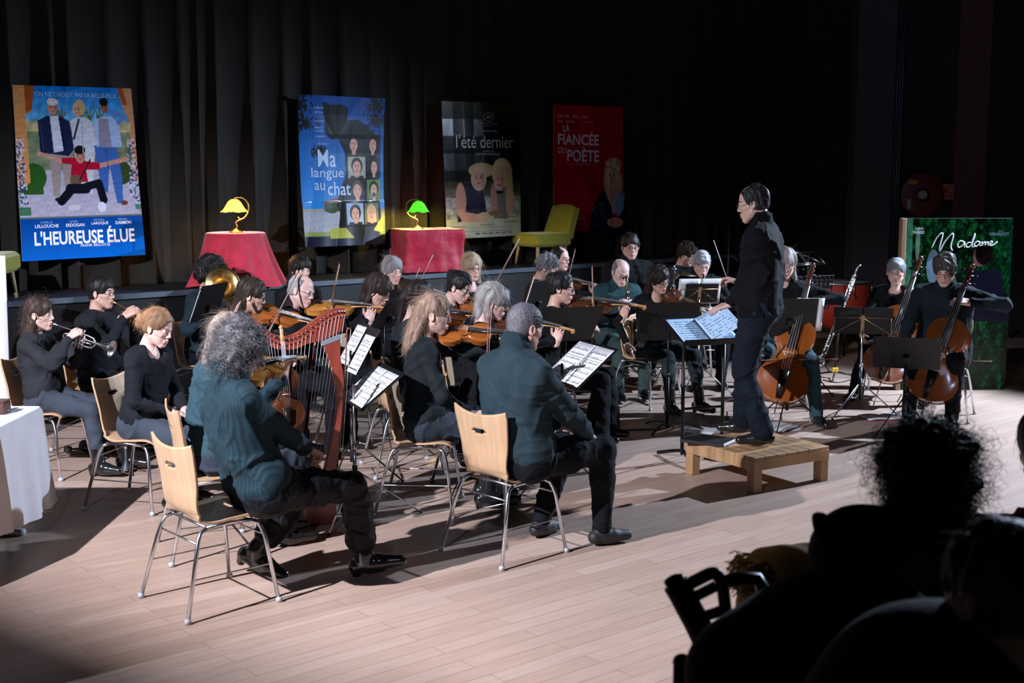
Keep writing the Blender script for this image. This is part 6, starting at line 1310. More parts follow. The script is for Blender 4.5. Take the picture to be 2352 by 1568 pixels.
# ---------------------------------------------------------------- harp
def harp():
    th = R(24); p0 = Vector((-1.065, 7.80, 0)); ex = Vector((math.cos(th), math.sin(th), 0)); n = Vector((math.sin(th), -math.cos(th), 0)); o = Vector((0, 0, H))
    def hp(u, v):
        d = PD(u, v, 8) - o; q = o + d * ((p0 - o).dot(n) / d.dot(n)); return ((q - p0).dot(ex), q.z)
    r = empty('lever_harp', 'red-brown wooden harp with curved neck and metal pins', 'harp', (p0.x, p0.y, 0), th)
    up = [hp(*q) for q in [(567, 734), (591, 741), (610, 757), (630, 768), (652, 772), (677, 766), (700, 751), (729, 729), (751, 715), (773, 707), (788, 707), (792, 716)]]
    lo = [hp(*q) for q in [(784, 758), (760, 770), (735, 781), (706, 788), (681, 799), (655, 802), (630, 799), (607, 786), (583, 763), (568, 748)]]
    wood = mat('harp_mahogany', (.36, .07, .045), .30, var=.25, vscale=4, stretch=(5, 1, 1), coat=.35)
    X = Matrix(((1, 0, 0, 0), (0, 0, -1, 0), (0, 1, 0, 0), (0, 0, 0, 1)))       # poly (x, z) extruded along -y
    def fine(poly): q = bez([(a, b, 0) for a, b in poly], 3); return [(p.x, p.y) for p in q]
    MB().extrude(fine(up) + fine(lo), -.022, .022, X).build('neck', wood, r)
    pl = [hp(*q) for q in [(738, 786), (751, 815), (764, 857), (772, 895), (772, 943), (765, 991), (754, 1038), (744, 1085), (738, 1125)]]; pr = [hp(*q) for q in [(765, 1132), (770, 1090), (776, 1051), (781, 1007), (784, 959), (788, 911), (786, 863), (779, 815), (779, 775)]]
    MB().extrude(fine(pl) + fine(pr), -.026, .026, X).build('pillar', wood, r)
    c1 = [hp(*q) for q in [(735, 783), (778, 766), (778, 778), (738, 793)]]; q = MB().extrude(c1, -.028, .028, X).build('pillar_highlight', mat('pale_highlight', (.55, .6, .7), .3, .6), r)  # pale block modelling the highlight at the pillar top, not a fitting
    a0 = Vector((*hp(592, 792), 0)); a1 = Vector((*hp(752, 1120), 0)); dl = (a1 - a0).normalized(); nn = Vector((-dl.y, dl.x, 0)); nn = nn if nn.x < 0 else -nn
    mb = MB(); K = 10; vs = []
    for k in range(K + 1):
        t = k / K; c = a0.lerp(a1, t); hw_ = .045 + .095 * t; dp = .07 + .10 * t
        for (dx, dy) in ((0, -hw_), (0, hw_), (dp * .7, hw_ * .85), (dp, hw_ * .4), (dp, -hw_ * .4), (dp * .7, -hw_ * .85)): vs.append((c.x + nn.x * dx, dy, c.y + nn.y * dx))
    fs = [(k * 6 + i, k * 6 + (i + 1) % 6, k * 6 + 6 + (i + 1) % 6, k * 6 + 6 + i) for k in range(K) for i in range(6)] + [tuple(range(5, -1, -1)), tuple(range(K * 6, K * 6 + 6))]
    MB().add(vs, fs, 0, False).build('soundbox', mat('harp_soundboard', (.42, .22, .11), .4, var=.3, vscale=3), r)
    MB().box(((a1.x) - .08, 0, a1.y / 2), (.20, .26, max(a1.y, .02)), bev=.01).build('base', wood, r)
    m1 = MB(); st = MB(); red = MB(); NS = 26
    for k in range(NS):
        t = k / (NS - 1); j = t * (len(up) - 2); uu = np.interp(t, np.linspace(0, 1, 11), [q[0] for q in up[:11]]); zt = np.interp(uu, [q[0] for q in up], [q[1] for q in up]) - .018
        uu = max(uu, up[0][0] + .015); lox = sorted(lo); zl = np.interp(uu, [q[0] for q in lox], [q[1] for q in lox])
        m1.tube([(uu, -.020, zt), (uu, -.034, zt)], .0048, 6); m1.sphere((uu, -.030, zt - .03), (.004, .004, .006), 6)
        b = a0.lerp(a1, .06 + .86 * t); (red if k % 7 == 3 else st).tube([(uu, -.028, zt - .03), (b.x, 0, b.y)], .0011, 4)
    m1.build('tuning_pins', M_chrome, r); st.build('strings', mat('nylon_string', (.75, .78, .82), .3), r); q = red.build('strings', mat('red_string', (.6, .08, .05), .4), r); q['label'] = 'red strings'
harp()
vt = PD(659, 985, 7.05); vs_ = PD(645, 778, 7.15); fiddle('violin_dark', 'viola', 'brown viola standing upright, its scroll in front of the harp neck', vt, vt + nrm(vs_ - vt) * .60, (.35, -.9, .1), L=.59, cat='viola')
# ---------------------------------------------------------------- timpani, bass clarinet, cymbal, microphone stand
def timpani():
    c = Vector(((1929 - 1176) * 15.3 / F, 15.3, 0)); r = empty('timpani', 'large red timpani drum with white head and chrome rim', 'drum', c); z = .875
    MB().lathe([(.001, .27), (.10, .28), (.22, .33), (.32, .43), (.375, .56), (.39, z - .05), (.39, z - .02)], 40).build('bowl', mat('red_fibreglass', (.50, .045, .025), .3, coat=.4), r)
    MB().lathe([(.001, z), (.385, z), (.392, z - .004)], 40).build('drum_head', mat('drum_skin', (.78, .84, .82), .45), r)
    mb = MB().lathe([(.388, z - .02), (.388, z + .006), (.408, z + .006), (.408, z - .02), (.388, z - .02)], 40); mb.build('rim', M_chrome, r)
    for k in range(8):
        a = k * .785 + .2; x, y = math.cos(a), math.sin(a); MB().tube([(.405 * x, .405 * y, z), (.405 * x, .405 * y, z - .14)], .006, 6).box((.405 * x, .405 * y, z - .16), (.03, .03, .05), bev=.004).build('tension_lug', M_chrome, r)
    for k in range(3): a = k * 2.094 + .5; x, y = math.cos(a), math.sin(a); MB().tube([(.30 * x, .30 * y, .50), (.40 * x, .40 * y, .30), (.36 * x, .36 * y, .012)], .014, 8).build('leg', M_blackmetal, r)
timpani()
def bass_clarinet():
    Y = 12.9; top = PD(1968, 618, Y); bot = PD(1882, 838, Y - .1); d = nrm(bot - top); L = (bot - top).length; M = frame_from(top, bot, (0, -1, 0), 1.0)
    r = bpy.data.objects.new('bass_clarinet', None); COL.objects.link(r); tag(r, 'silver-keyed black bass clarinet leaning on its stand', 'clarinet'); r.matrix_basis = M
    MB().tube([(.06, 0, 0), (L * .5, 0, 0), (L * .93, 0, 0)], [.016, .017, .018], 12).build('body', M_ebony, r); mb = MB()
    MB().tube(bez([(.06, 0, 0), (.0, 0, .0), (-.035, 0, .02), (-.04, 0, .06)]), .010, 10).build('crook', M_silver, r)
    rr = random.Random(2)
    for k in range(30): x = .09 + k * L * .028; s = rr.choice((-1, 1)); mb.sphere((x, s * .014, .014), (.012, .011, .005), 8)
    for s in (-1, 1): mb.tube([(.10, s * .018, .010), (L * .88, s * .018, .010)], .0035, 6)
    for x in (.07, L * .35, L * .5, L * .8): mb.tube([(x - .006, 0, 0), (x + .006, 0, 0)], .0205, 14)
    mb.build('keywork', M_silver, r)
    MB().tube(bez([(L * .92, 0, 0), (L * .99, 0, .02), (L * 1.0, 0, .07)]), .019, 12).lathe([(.018, 0), (.022, .05), (.035, .10), (.062, .14), (.064, .143), (.05, .125), (.03, .09)], 24, Matrix(((-.96, 0, -.25, L * 1.0), (0, 1, 0, .0), (.25, 0, -.96, .07), (0, 0, 0, 1))) @ Matrix.Identity(4)).build('bell', M_silver, r)
    a = G(1917, 868); s = empty('instrument_stand', 'black stand with yellow clip holding the bass clarinet', 'instrument stand', (a.x, a.y, 0))
    MB().tube([(0, 0, .06), (.03, .0, .62)], .013, 8).build('post', M_blackmetal, s); MB().box((0, 0, .09), (.06, .05, .05), bev=.006).build('clip', mat('yellow_plastic', (.75, .5, .03), .5), s)
    for k in range(3): q = k * 2.094 + .2; MB().tube([(0, 0, .07), (.26 * math.cos(q), .26 * math.sin(q), .014)], .010, 6).build('leg', M_blackmetal, s)
    b = (top + bot) / 2 - Vector((a.x, a.y, 0)); MB().tube([(.02, 0, .45), (b.x, b.y, b.z - .1)], .008, 6).build('hook', M_blackmetal, s)
bass_clarinet()
def cymbal():
    a = Vector(((1549 - 1176) * 12.75 / F, 12.75, 0)); r = empty('cymbal_stand', 'chrome drum hardware stand with a thin brass cymbal', 'cymbal stand', a)
    MB().tube([(0, 0, .25), (0, 0, 1.22)], .011, 8).tube([(0, 0, .85), (0, 0, .97)], .022, 10).tube([(0, 0, 1.02), (0, 0, 1.06)], .020, 10).sphere((0, 0, 1.235), (.012, .012, .014), 8).tube([(-.025, 0, 1.21), (.025, 0, 1.21)], .005, 6).build('pole', M_chrome, r)
    for k in range(3): q = k * 2.094; MB().tube([(0, 0, .45), (.28 * math.cos(q), .28 * math.sin(q), .012)], .009, 6).build('leg', M_chrome, r)
    MB().lathe([(.001, .022), (.02, .020), (.032, .008), (.10, .0), (.155, -.008), (.155, -.010), (.10, -.002), (.03, .004)], 32, Matrix.Translation((.075, 0, 1.165)) @ Matrix.Rotation(R(6), 4, 'Y')).build('cymbal', mat('cymbal_bronze', (.62, .48, .25), .28, 1.0), r)
    MB().tube([(0, 0, 1.10), (.075, 0, 1.165)], .006, 6).build('cymbal_arm', M_chrome, r)
cymbal()
a = Vector(((1672 - 1176) * 14.6 / F, 14.6, 0)); r = empty('microphone_stand', 'thin tall microphone stand in the dark left of the conductor', 'microphone stand', a)
MB().tube([(0, 0, .02), (0, 0, 1.62)], .010, 8).build('pole', M_blackmetal, r); MB().lathe([(.001, .02), (.13, .018), (.14, .0), (.001, 0)], 20).build('base', M_blackmetal, r); MB().tube([(0, 0, 1.26), (.12, -.05, 1.16)], .008, 6).build('boom', M_blackmetal, r)
# saxophone in front of the bald player
def sax(o):
    c = o.L2W(o.sx); r = empty('saxophone', 'saxophone held by the bald player in teal, mostly in shadow', 'saxophone', c); ax = o.Rz @ Vector((1, 0, 0)); q = [(-.10, .34), (-.04, .36), (.0, .30), (.03, 0), (.06, -.30), (.11, -.36), (.17, -.30), (.18, -.12)]
    MB().tube(bez([ax * x + Vector((0, 0, z)) for x, z in q]), list(np.linspace(.008, .032, 6 * 7 + 1)), 12).build('body_tube', mat('shaded_brass', (.10, .08, .05), .3, .9), r)  # brass darkened in its colour for the shadow it sits in
    MB().lathe([(.032, 0), (.042, .05), (.062, .09), (.066, .092), (.05, .07)], 20, Matrix.Translation(ax * .18 + Vector((0, 0, -.12)))).build('bell', mat('shaded_brass', (.10, .08, .05), .3, .9), r); mb = MB()
    for k in range(9): mb.sphere(ax * (.025 + .004 * k) + Vector((.0, -.028, .22 - .055 * k)), (.014, .006, .014), 8)
    mb.build('keywork', M_silver, r)
sax(TEAL)
# ---------------------------------------------------------------- white table at the left
M_linen = mat('white_linen', (.70, .68, .70), .85, sheen=.2, var=.06, vscale=5, bump=('noise', 30, .3, .006))
def left_table():
    x1, y1, y0, x0 = -2.88, 7.58, 6.35, -4.1; zt = .75
    t = empty('trestle_table', 'folding table with grey foot bar under the white cloth', 'table', ((x0 + x1) / 2, (y0 + y1) / 2, 0))
    MB().box((0, 0, zt - .02), (x1 - x0 - .02, y1 - y0 - .02, .03), bev=.004).build('tabletop', mat('table_board', (.3, .28, .26), .6), t)
    for s in (-1, 1):
        MB().tube([(.45, s * .42, .03), (.45, s * .42, zt - .03)], .016, 8).build('leg', M_foot, t); MB().tube([(-.45, s * .42, .03), (-.45, s * .42, zt - .03)], .016, 8).build('leg', M_foot, t)
        MB().box((0.0, s * .42, .022), (1.12, .05, .04), bev=.01).build('foot_bar', M_foot, t)
    c = Vector(((x0 + x1) / 2, (y0 + y1) / 2)); hx, hy = (x1 - x0) / 2, (y1 - y0) / 2
    ring = []
    def add_side(a, b, n): 
        for k in range(n): ring.append((a[0] + (b[0] - a[0]) * k / n, a[1] + (b[1] - a[1]) * k / n))
    add_side((-hx, -hy), (hx, -hy), 30); add_side((hx, -hy), (hx, hy), 40); add_side((hx, hy), (-hx, hy), 30); add_side((-hx, hy), (-hx, -hy), 30)
    n = len(ring); levels = [(0, 0), (.006, .012), (.014, .035)] + [(.014 + .004 * k, .035 + k * .056) for k in range(1, 11)]; mb = MB(); vs = []
    for li, (o_, dz) in enumerate(levels):
        for k, (x, y) in enumerate(ring):
            nx = (1 if x >= hx - 1e-6 else -1 if x <= -hx + 1e-6 else 0); ny = (1 if y >= hy - 1e-6 else -1 if y <= -hy + 1e-6 else 0)
            f = max(0, dz - .05); w_ = .018 * math.sin(k * .42 + 1) * min(1, f * 3) + .010 * math.sin(k * .95) * min(1, f * 3); corner = (1 if (abs(abs(x) - hx) < .10 and abs(abs(y) - hy) < .10) else 0); of = o_ + w_ + corner * f * .05
            zb = zt + .004 - dz * (1 + .05 * math.sin(k * .13)); vs.append((x + nx * of, y + ny * of, zb))
    fs = [(i * n + k, i * n + (k + 1) % n, (i + 1) * n + (k + 1) % n, (i + 1) * n + k) for i in range(len(levels) - 1) for k in range(n)]; fs.append(tuple(range(n - 1, -1, -1)))
    vs = [Vector(v) + Vector((c.x, c.y, 0)) for v in vs]
    mb.add(vs, fs, 0); me = mb.mesh('tablecloth', [M_linen]); o = link('tablecloth', me); tag(o, 'white linen tablecloth hanging to near the floor at the left edge', 'tablecloth')
    a = G(2, 950, .755); b = empty('wooden_box', 'small dark brown wooden box on the white tablecloth', 'box', (a.x, a.y + .02, .755)); MB().box((0, 0, .035), (.07, .10, .07), bev=.006).build('box_body', mat('dark_wood', (.07, .03, .02), .4), b); MB().box((0, 0, .074), (.074, .104, .010), bev=.003).build('lid', mat('dark_wood', (.07, .03, .02), .4), b)
    a = G(24, 946, .755); g_ = MB()
    for s in (-1, 1): g_.tube([(.032 * s + .024 * math.cos(t_ * .3927), .017 * math.sin(t_ * .3927), .020) for t_ in range(17)], .002, 5); g_.tube([(.055 * s, .0, .020), (.060 * s, .07, .006)], .0018, 5)
    g_.tube([(-.008, 0, .022), (.008, 0, .022)], .002, 5); o = g_.build('spectacles', M_chrome, None, T((a.x, a.y, .752), R(60))); tag(o, 'folded wire spectacles on the white tablecloth', 'glasses')
left_table()
q = PD(14, 590, 9.7); r = empty('display_board', 'tall white display board at the left edge behind the table', 'board', (q.x - .40, 9.7, 0))
MB().sheet(lambda u, v: Vector((-.40 + .80 * u - .05 * (1 - v) * (1 if u > .5 else 0), .02 * math.sin(v * 4), .0 + q.z * v + .012)), 6, 12, .012).build('white_sheet', mat('board_white', (.75, .77, .80), .6), r); MB().box((0, 0, .012), (.82, .20, .02), bev=.004).build('base', M_foot, r)
# ---------------------------------------------------------------- on the stage: tables, lamps, chairs
M_red = mat('red_velvet', (.50, .018, .045), .8, sheen=.5, var=.2, vscale=8, bump=('noise', 25, .4, .006)); M_red2 = mat('red_satin', (.48, .006, .035), .55, sheen=.4, var=.2, vscale=6, bump=('noise', 9, .6, .02))
def round_red():
    zt = .52; c = PD(541, 537, 12.25); c = Vector((c.x, c.y, STZ)); r = empty('side_table', 'small table hidden under the red round cloth', 'table', c)
    MB().lathe([(.001, zt - .02), (.26, zt - .02), (.26, zt - .004), (.001, zt - .004)], 28).build('tabletop', M_pine, r)
    for k in range(4): a = .785 + k * 1.571; MB().tube([(.15 * math.cos(a), .15 * math.sin(a), 0), (.13 * math.cos(a), .13 * math.sin(a), zt - .02)], .014, 8).build('leg', M_pine, r)
    n = 96; mb = MB(); vs = []; lv = [(.0, 0)] + [(.27, 0), (.285, .006)] + [(.292 + .010 * k, .02 + .048 * k) for k in range(1, 11)]
    for i, (rr, dz) in enumerate(lv):
        for k in range(n):
            a = 2 * math.pi * k / n; f = max(0, dz) / .5; fold = .035 * f * math.sin(a * 9 + .6 * math.sin(a * 3)) + .020 * f * math.sin(a * 17 + 1); rad = rr + fold + .07 * f * f; z = zt - dz - .01 * f * math.sin(a * 9); vs.append((rad * math.cos(a), rad * math.sin(a), max(z, .006)))
    fs = [(i * n + k, (i + 1) * n + k, (i + 1) * n + (k + 1) % n, i * n + (k + 1) % n) for i in range(len(lv) - 1) for k in range(n)]
    mb.add([Vector(v) + c for v in vs], fs, 0); o = mb.build('tablecloth', M_red); tag(o, 'red velvet cloth falling in folds over the round stage table', 'tablecloth'); return c + Vector((0, 0, zt + .003))
def box_red():
    c = PD(981, 531, 14.2); c = Vector((c.x, c.y, STZ)); th = R(24); zt = .47; r = empty('side_table', 'box table hidden under the crumpled red satin cloth', 'table', c, th); MB().box((0, 0, zt / 2), (.62, .46, zt - .01), bev=.01).build('box_body', M_pine, r)
    hx, hy = .34, .26; ring = []
    for a, b in (((-hx, -hy), (hx, -hy)), ((hx, -hy), (hx, hy)), ((hx, hy), (-hx, hy)), ((-hx, hy), (-hx, -hy))):
        for k in range(24): ring.append((a[0] + (b[0] - a[0]) * k / 24, a[1] + (b[1] - a[1]) * k / 24))
    n = len(ring); vs = []; lv = [(0, 0), (.4, 0), (.8, 0), (1, 0), (1.015, .01)] + [(1.02 + .006 * k, .01 + .0455 * k) for k in range(1, 11)]
    R3 = Matrix.Rotation(th, 4, 'Z')
    for sc, dz in lv:
        for k, (x, y) in enumerate(ring):
            P_ = np.array([[x, y, dz]]); w_ = float(sines(P_, 11, 4)[0]) * .010 * min(1, dz * 8) + .006 * float(sines(P_, 26, 7)[0]) * min(1, dz * 8); z = zt + .004 - dz + (.004 * float(sines(P_, 9, 5)[0]) if 0 < sc < 1 else 0)
            vs.append(c + R3 @ Vector((x * (sc + w_ / .3), y * (sc + w_ / .25), max(z, .006))))
    fs = [(i * n + k, (i + 1) * n + k, (i + 1) * n + (k + 1) % n, i * n + (k + 1) % n) for i in range(len(lv) - 1) for k in range(n)]
    o = MB().add(vs, fs, 0).build('tablecloth', M_red2); tag(o, 'crumpled red satin cloth over the box-shaped stage table', 'tablecloth'); return c + Vector((0, 0, zt + .006))
def table_lamp(loc, label, col, emit, estr, side, lightc, power, hgt=.33, brassc=None, shade_r=.125, drop=.0):
    r = empty('table_lamp', label, 'lamp', loc); bm = brassc or mat('lamp_brass', (.45, .28, .08), .35, .9); s = side
    MB().lathe([(.001, .035), (.018, .032), (.030, .018), (.060, .010), (.072, .0), (.001, 0)], 12).build('base', bm, r)
    MB().tube(bez([(0, 0, .03), (.012 * s, 0, .06), (.0 * s, 0, .09), (.03 * s, 0, .115), (.085 * s, 0, .14), (.125 * s, 0, .20), (.120 * s, 0, .28), (.07 * s, 0, hgt), (.0, 0, hgt + .0), (-.01 * s, 0, hgt - .02)]), .0065, 8).build('stem', bm, r)
    MB().tube(bez([(.085 * s, 0, .14), (.05 * s, 0, .125), (.02 * s, .01, .145)]), .0045, 6).build('tendril', bm, r)
    cx = -.01 * s; n = 48; vs = []; prof = [(.018, 0), (.040, -.006), (.062, -.025), (.080, -.055), (.098, -.085), (shade_r, -.112)]
    for i, (rr, z) in enumerate(prof):
        for k in range(n):
            a = 2 * math.pi * k / n; f = i / (len(prof) - 1); pe = abs(math.cos(a * 3)); vs.append((cx + rr * (1 + .06 * f * pe) * math.cos(a), rr * (1 + .06 * f * pe) * math.sin(a), hgt - .012 + z - .014 * f * pe))
    fs = [(i * n + k, (i + 1) * n + k, (i + 1) * n + (k + 1) % n, i * n + (k + 1) % n) for i in range(len(prof) - 1) for k in range(n)]
    MB().add(vs, fs, 0).build('lamp_shade', mat('shade_%02d' % (col[1] * 99), col, .4, emit=emit, estr=estr, spec=.5), r)
    MB().sphere((cx, 0, hgt - .02), (.020, .020, .012), 10).build('shade_cap', bm, r)
    MB().sphere((cx, 0, hgt - .065), (.018, .018, .024), 10).build('bulb', mat('bulb_%02d' % (lightc[1] * 99), (.9, .8, .6), .4, emit=lightc, estr=6.0), r)
    d = bpy.data.lights.new('lamp_bulb_light', 'POINT'); d.energy = power; d.color = lightc; d.shadow_soft_size = .03; o = bpy.data.objects.new('lamp_bulb_light', d); COL.objects.link(o); o.parent = r; o.location = (cx, 0, hgt - .125)
lc = round_red(); table_lamp(lc + Vector((.01, -.02, 0)), 'brass table lamp with glowing yellow flower shade on the round red table', (.9, .55, .12), (1.0, .52, .07), 1.9, 1, (1.0, .48, .10), 16.0)
lc = box_red(); table_lamp(lc + Vector((-.10, -.05, 0)), 'small table lamp with glowing green glass shade on the red box table', (.05, .5, .03), (.10, .9, .02), .95, -1, (1.0, .66, .15), 42.0, hgt=.32, shade_r=.115, brassc=mat('dark_brass', (.22, .15, .07), .4, .9))
M_green = mat('chartreuse_wool', (.30, .31, .03), .9, sheen=.3, var=.2, vscale=40, bump=('noise', 160, .4, .003)); M_oak = mat('oak_leg', (.40, .30, .19), .6)
def slipper(label, c, yaw, s=1.0):
    r = empty('slipper_chair', label, 'chair', c, R(yaw)); r.scale = (s, s, s)
    MB().box((.0, 0, .34), (.60, .62, .18), bev=.035).build('seat', M_green, r)
    P = lambda u, v: Vector((-.27 - .13 * v ** 1.2 + .035 * (1 - (2 * u - 1) ** 2) * -1 * v, (u * 2 - 1) * (.31 - .03 * v), .36 + .44 * v - .03 * (2 * u - 1) ** 2 * v))
    MB().sheet(P, 12, 12, .085).build('backrest', M_green, r)
    for sx in (-1, 1):
        for sy in (-1, 1): MB().tube([(sx * .22, sy * .24, .26), (sx * .25, sy * .27, 0)], [.026, .016], 8).build('leg', M_oak, r)
q = G(1244, 606, STZ); slipper('chartreuse fabric slipper chair on stage before the red poster', (q.x, q.y, STZ), 212, .88)
q = G(-45, 690, STZ); slipper('chartreuse slipper chair at the left end of the stage', (q.x, q.y, STZ), 8, .95)
# ---------------------------------------------------------------- wall things at the right
def reel():
    Y = 16.52; c = PD(2117, 447, Y); r = empty('fire_hose_reel', 'round dark red fire hose reel on the right wall', 'hose reel', c); X = Matrix.Rotation(R(90), 4, 'X')
    MB().lathe([(.09, .03), (.27, .03), (.285, .02), (.285, -.06), (.27, -.07), (.09, -.07)], 40, X).build('disc', mat('reel_red', (.10, .008, .008), .5), r)
    MB().lathe([(.001, .05), (.075, .05), (.095, .035), (.11, -.07)], 30, X).build('hub', M_blackplastic, r)
    q = MB().lathe([(.001, .053), (.055, .053)], 24, X); q.build('hub_label', mat('label_white', (.3, .32, .33), .5), r)
    MB().box((-.13, -.034, .16), (.12, .004, .05), Matrix.Rotation(R(-40), 4, 'Y') if False else None).build('yellow_sticker', mat('sticker_yellow', (.3, .22, .02), .5), r); MB().box((-.17, -.034, -.12), (.05, .004, .12)).build('white_sticker', mat('label_white', (.3, .32, .33), .5), r)
reel()
def sign():
    Y = 16.52; a = PD(2166, 422, Y); b = PD(2189, 458, Y); w_ = b.x - a.x; h = a.z - b.z; r = empty('fire_sign', 'small red fire hose sign with pale pictogram on the panel', 'sign', ((a.x + b.x) / 2, Y, (a.z + b.z) / 2))
    MB().box((0, 0, 0), (w_, .012, h)).build('plate', mat('sign_red', (.22, .02, .02), .5), r); mb = MB(); li = mat('sign_line', (.65, .35, .18), .5); y = -.008
    for (x0_, z0_, x1_, z1_) in ((-.46, .46, .46, .46), (-.46, -.46, .46, -.46), (-.46, .46, -.46, -.46), (.46, .46, .46, -.46), (-.46, -.2, .46, -.2)): mb.tube([(x0_ * w_, y, z0_ * h), (x1_ * w_, y, z1_ * h)], .0035, 4)
    mb.tube([(-.22 * w_ + .035 * math.cos(t), y, .12 * h + .05 * math.sin(t)) for t in np.linspace(0, 5.5, 12)], .005, 4)
    for k in range(3): mb.tube([(.12 * w_, y, (-.05 + .13 * k) * h), (.30 * w_, y, (.08 + .13 * k) * h)], .005, 4)
    for x in (-.18, .08): mb.tube([(x * w_, y, -.28 * h), ((x + .1) * w_, y, -.38 * h)], .004, 4)
    mb.build('pictogram', li, r)
sign()

# ---------------------------------------------------------------- the two flood lamps on stands, outside the frame
def flood(label, loc, target, drop, fw=.34, wd=.9):
    c = Vector(loc); a = Vector(target) - c; az = math.atan2(a.y, a.x); r = empty('flood_lamp', label, 'stage lamp', (c.x, c.y, 0), az)
    MB().box((-.16, 0, c.z), (.18, .26, .26), bev=.02).build('lamp_housing', M_blackmetal, r); MB().tube([(-.16, 0, .30), (-.16, 0, c.z - .12)], .02, 10).build('pole', M_blackmetal, r)
    for k in range(3): q = k * 2.094; MB().tube([(-.16, 0, .9), (-.16 + .6 * math.cos(q), .6 * math.sin(q), .02)], .014, 6).build('leg', M_blackmetal, r)
    MB().sheet(lambda u, v: Vector((-.07 + (fw + .07) * u, (v - .5) * (.3 + (wd - .3) * u), c.z + .13 + (drop - .13) * u)), 6, 6, .004).build('barn_door', M_blackmetal, r)  # unseen flap added to cut the beam off the posters and curtain
    MB().sheet(lambda u, v: Vector((-.07 + (fw + .01) * u, (v - .5) * (.3 + (wd - .3) * u), c.z - .13 - (.17 if drop < -.05 else .30) * u)), 6, 6, .004).build('barn_door', M_blackmetal, r)  # lower flap, added so the floor close to the lamp stays dim
flood('black flood lamp on a tall stand at the left of the front chairs', LA, (-.5, 8.4, 0), -.085, .34, 1.5)
flood('black flood lamp on a tall stand at the far right behind the cellists', LB, (.9, 8.9, 0), -.03, .28, .9)

for lab, pts in (('thin black cable on the floor between the front stands and the big black stand', [(1318, 1000), (1380, 992), (1450, 987), (1520, 985)]), ('thin black cable curling on the floor behind the green slipper player', [(1390, 925), (1425, 935), (1460, 922), (1490, 930)]), ('black cable on the floor beside the bass clarinet stand', [(1890, 872), (1925, 878), (1975, 868), (2010, 872)])):
    q = [G(u, v, .006) for u, v in pts]; o = MB().tube(bez([p - q[0] + Vector((0, 0, .006)) for p in q]), .006, 6).build('floor_cable', M_blackplastic); o.location = (q[0].x, q[0].y, 0); tag(o, lab.replace('green slipper player', 'bald player in teal'), 'cable')
# ---------------------------------------------------------------- audience in the dark foreground
M_coat = cloth('black_coat', (.006, .006, .008)); M_redc = cloth('dark_red_coat', (.14, .012, .010))
o = person('audience member with frizzy dark hair seen from behind, black coat', (2122, 1098), 100, 'f', 1.08, lean=(0, 2), hpitch=0, hair=('afro', (.020, .015, .014)), sk=TAN, top=M_coat, collar='turtle', nstr=2500, strl=.07, curl=1.0, legs=True, res=.014); A1 = o
chair_for(o, 'dark audience chair under the frizzy-haired listener', group='audience chairs')
s = SDF(.016, .08); q0, q1, q2 = PD(1975, 1275, 3.3), PD(2130, 1245, 3.45), PD(2330, 1290, 3.55)
for a, b in ((q0, q1), (q1, q2)): s.cap(a, b, .115); s.cap(a - Vector((0, 0, .25)), b - Vector((0, 0, .25)), .13)
s.cap(q1 + Vector((0, .02, .05)), q1 + Vector((0, .02, .10)), .085); s.cap(q0, q0 - Vector((0, 0, .3)), .12); s.cap(q2, q2 - Vector((0, 0, .3)), .12); cc = PD(1880, 1190, 3.25); s.cap(cc, q0, .012, .06, k=.04); s.cap(cc, q0 - Vector((0, 0, .12)), .012, .07, k=.04)
V, Q = s.mesh(); M_ = o.obj.matrix_basis.inverted(); V = np.array([tuple(M_ @ Vector(v)) for v in V]); link('coat', npmesh('coat', V, Q, M_coat), o.obj)
o = person('audience member with short dark hair, nearest the camera at right', (2290, 1360), 112, 'm', 1.17, lean=(0, 2), hpitch=2, hair=('short', (.035, .028, .026)), sk=TAN, top=M_coat, nstr=1200, strl=.03, res=.014); A2 = o
chair_for(o, 'dark audience chair under the nearest listener', group='audience chairs')
o = person('audience member in a dark red coat cut off by the right edge', (2412, 1035), 118, 'f', 1.06, lean=(2, 4), hair=('long', (.015, .012, .012)), sk=TAN, top=M_redc, nstr=300, strl=.06, res=.014)
chair_for(o, 'dark audience chair at the right edge under the red coat', group='audience chairs')
def carved_chair():
    Y = 3.35; c = PD(1640, 1568, Y); r = empty('carved_chair', 'dark wooden chair with pierced back at the lower right', 'chair', (c.x, Y, 0), 0); dk = mat('dark_chair_wood', (.020, .010, .010), .4)
    P = lambda u, v: Vector((PD(u, v, Y).x - c.x, 0, PD(u, v, Y).z))
    left = [P(*q) for q in [(1552, 1340), (1565, 1362), (1585, 1400), (1600, 1428), (1622, 1475)]]
    MB().tube(bez(left), [.038] * 25, 10, flat=.6, up=(0, 1, 0)).build('back_post', dk, r)
    MB().tube(bez([P(1534, 1350), P(1550, 1336), P(1568, 1334)]), [.010, .018, .022] + [.022] * 10, 8).build('post_knob', dk, r)
    MB().tube(bez([P(1572, 1347), P(1600, 1332), P(1636, 1316), P(1652, 1326), P(1660, 1350), P(1664, 1380), P(1668, 1420)]), .018, 10, flat=.8, up=(0, 1, 0)).build('top_rail', dk, r)
    MB().tube([P(1590, 1372), P(1612, 1362), P(1645, 1345)], .016, 8).build('middle_rail', dk, r); MB().tube([P(1612, 1416), P(1640, 1408), P(1666, 1398)], .016, 8).build('lower_rail', dk, r)
    MB().tube([P(1664, 1336), P(1700, 1328), P(1740, 1330), P(1752, 1350), P(1750, 1400)], .020, 8).build('second_rail', dk, r)
    for x in (.0, .42):
        for y in (.0, .40): MB().tube([(x, y, 0), (x, y, .46)], .020, 8).build('leg', dk, r)
    MB().box((.21, .2, .47), (.50, .48, .04), bev=.01).build('seat', dk, r)
    for sx in (0, .42): MB().tube([(sx, 0, .45), (left[-1].x + sx, 0, left[-1].z)], .022, 8).build('back_post', dk, r)
carved_chair()
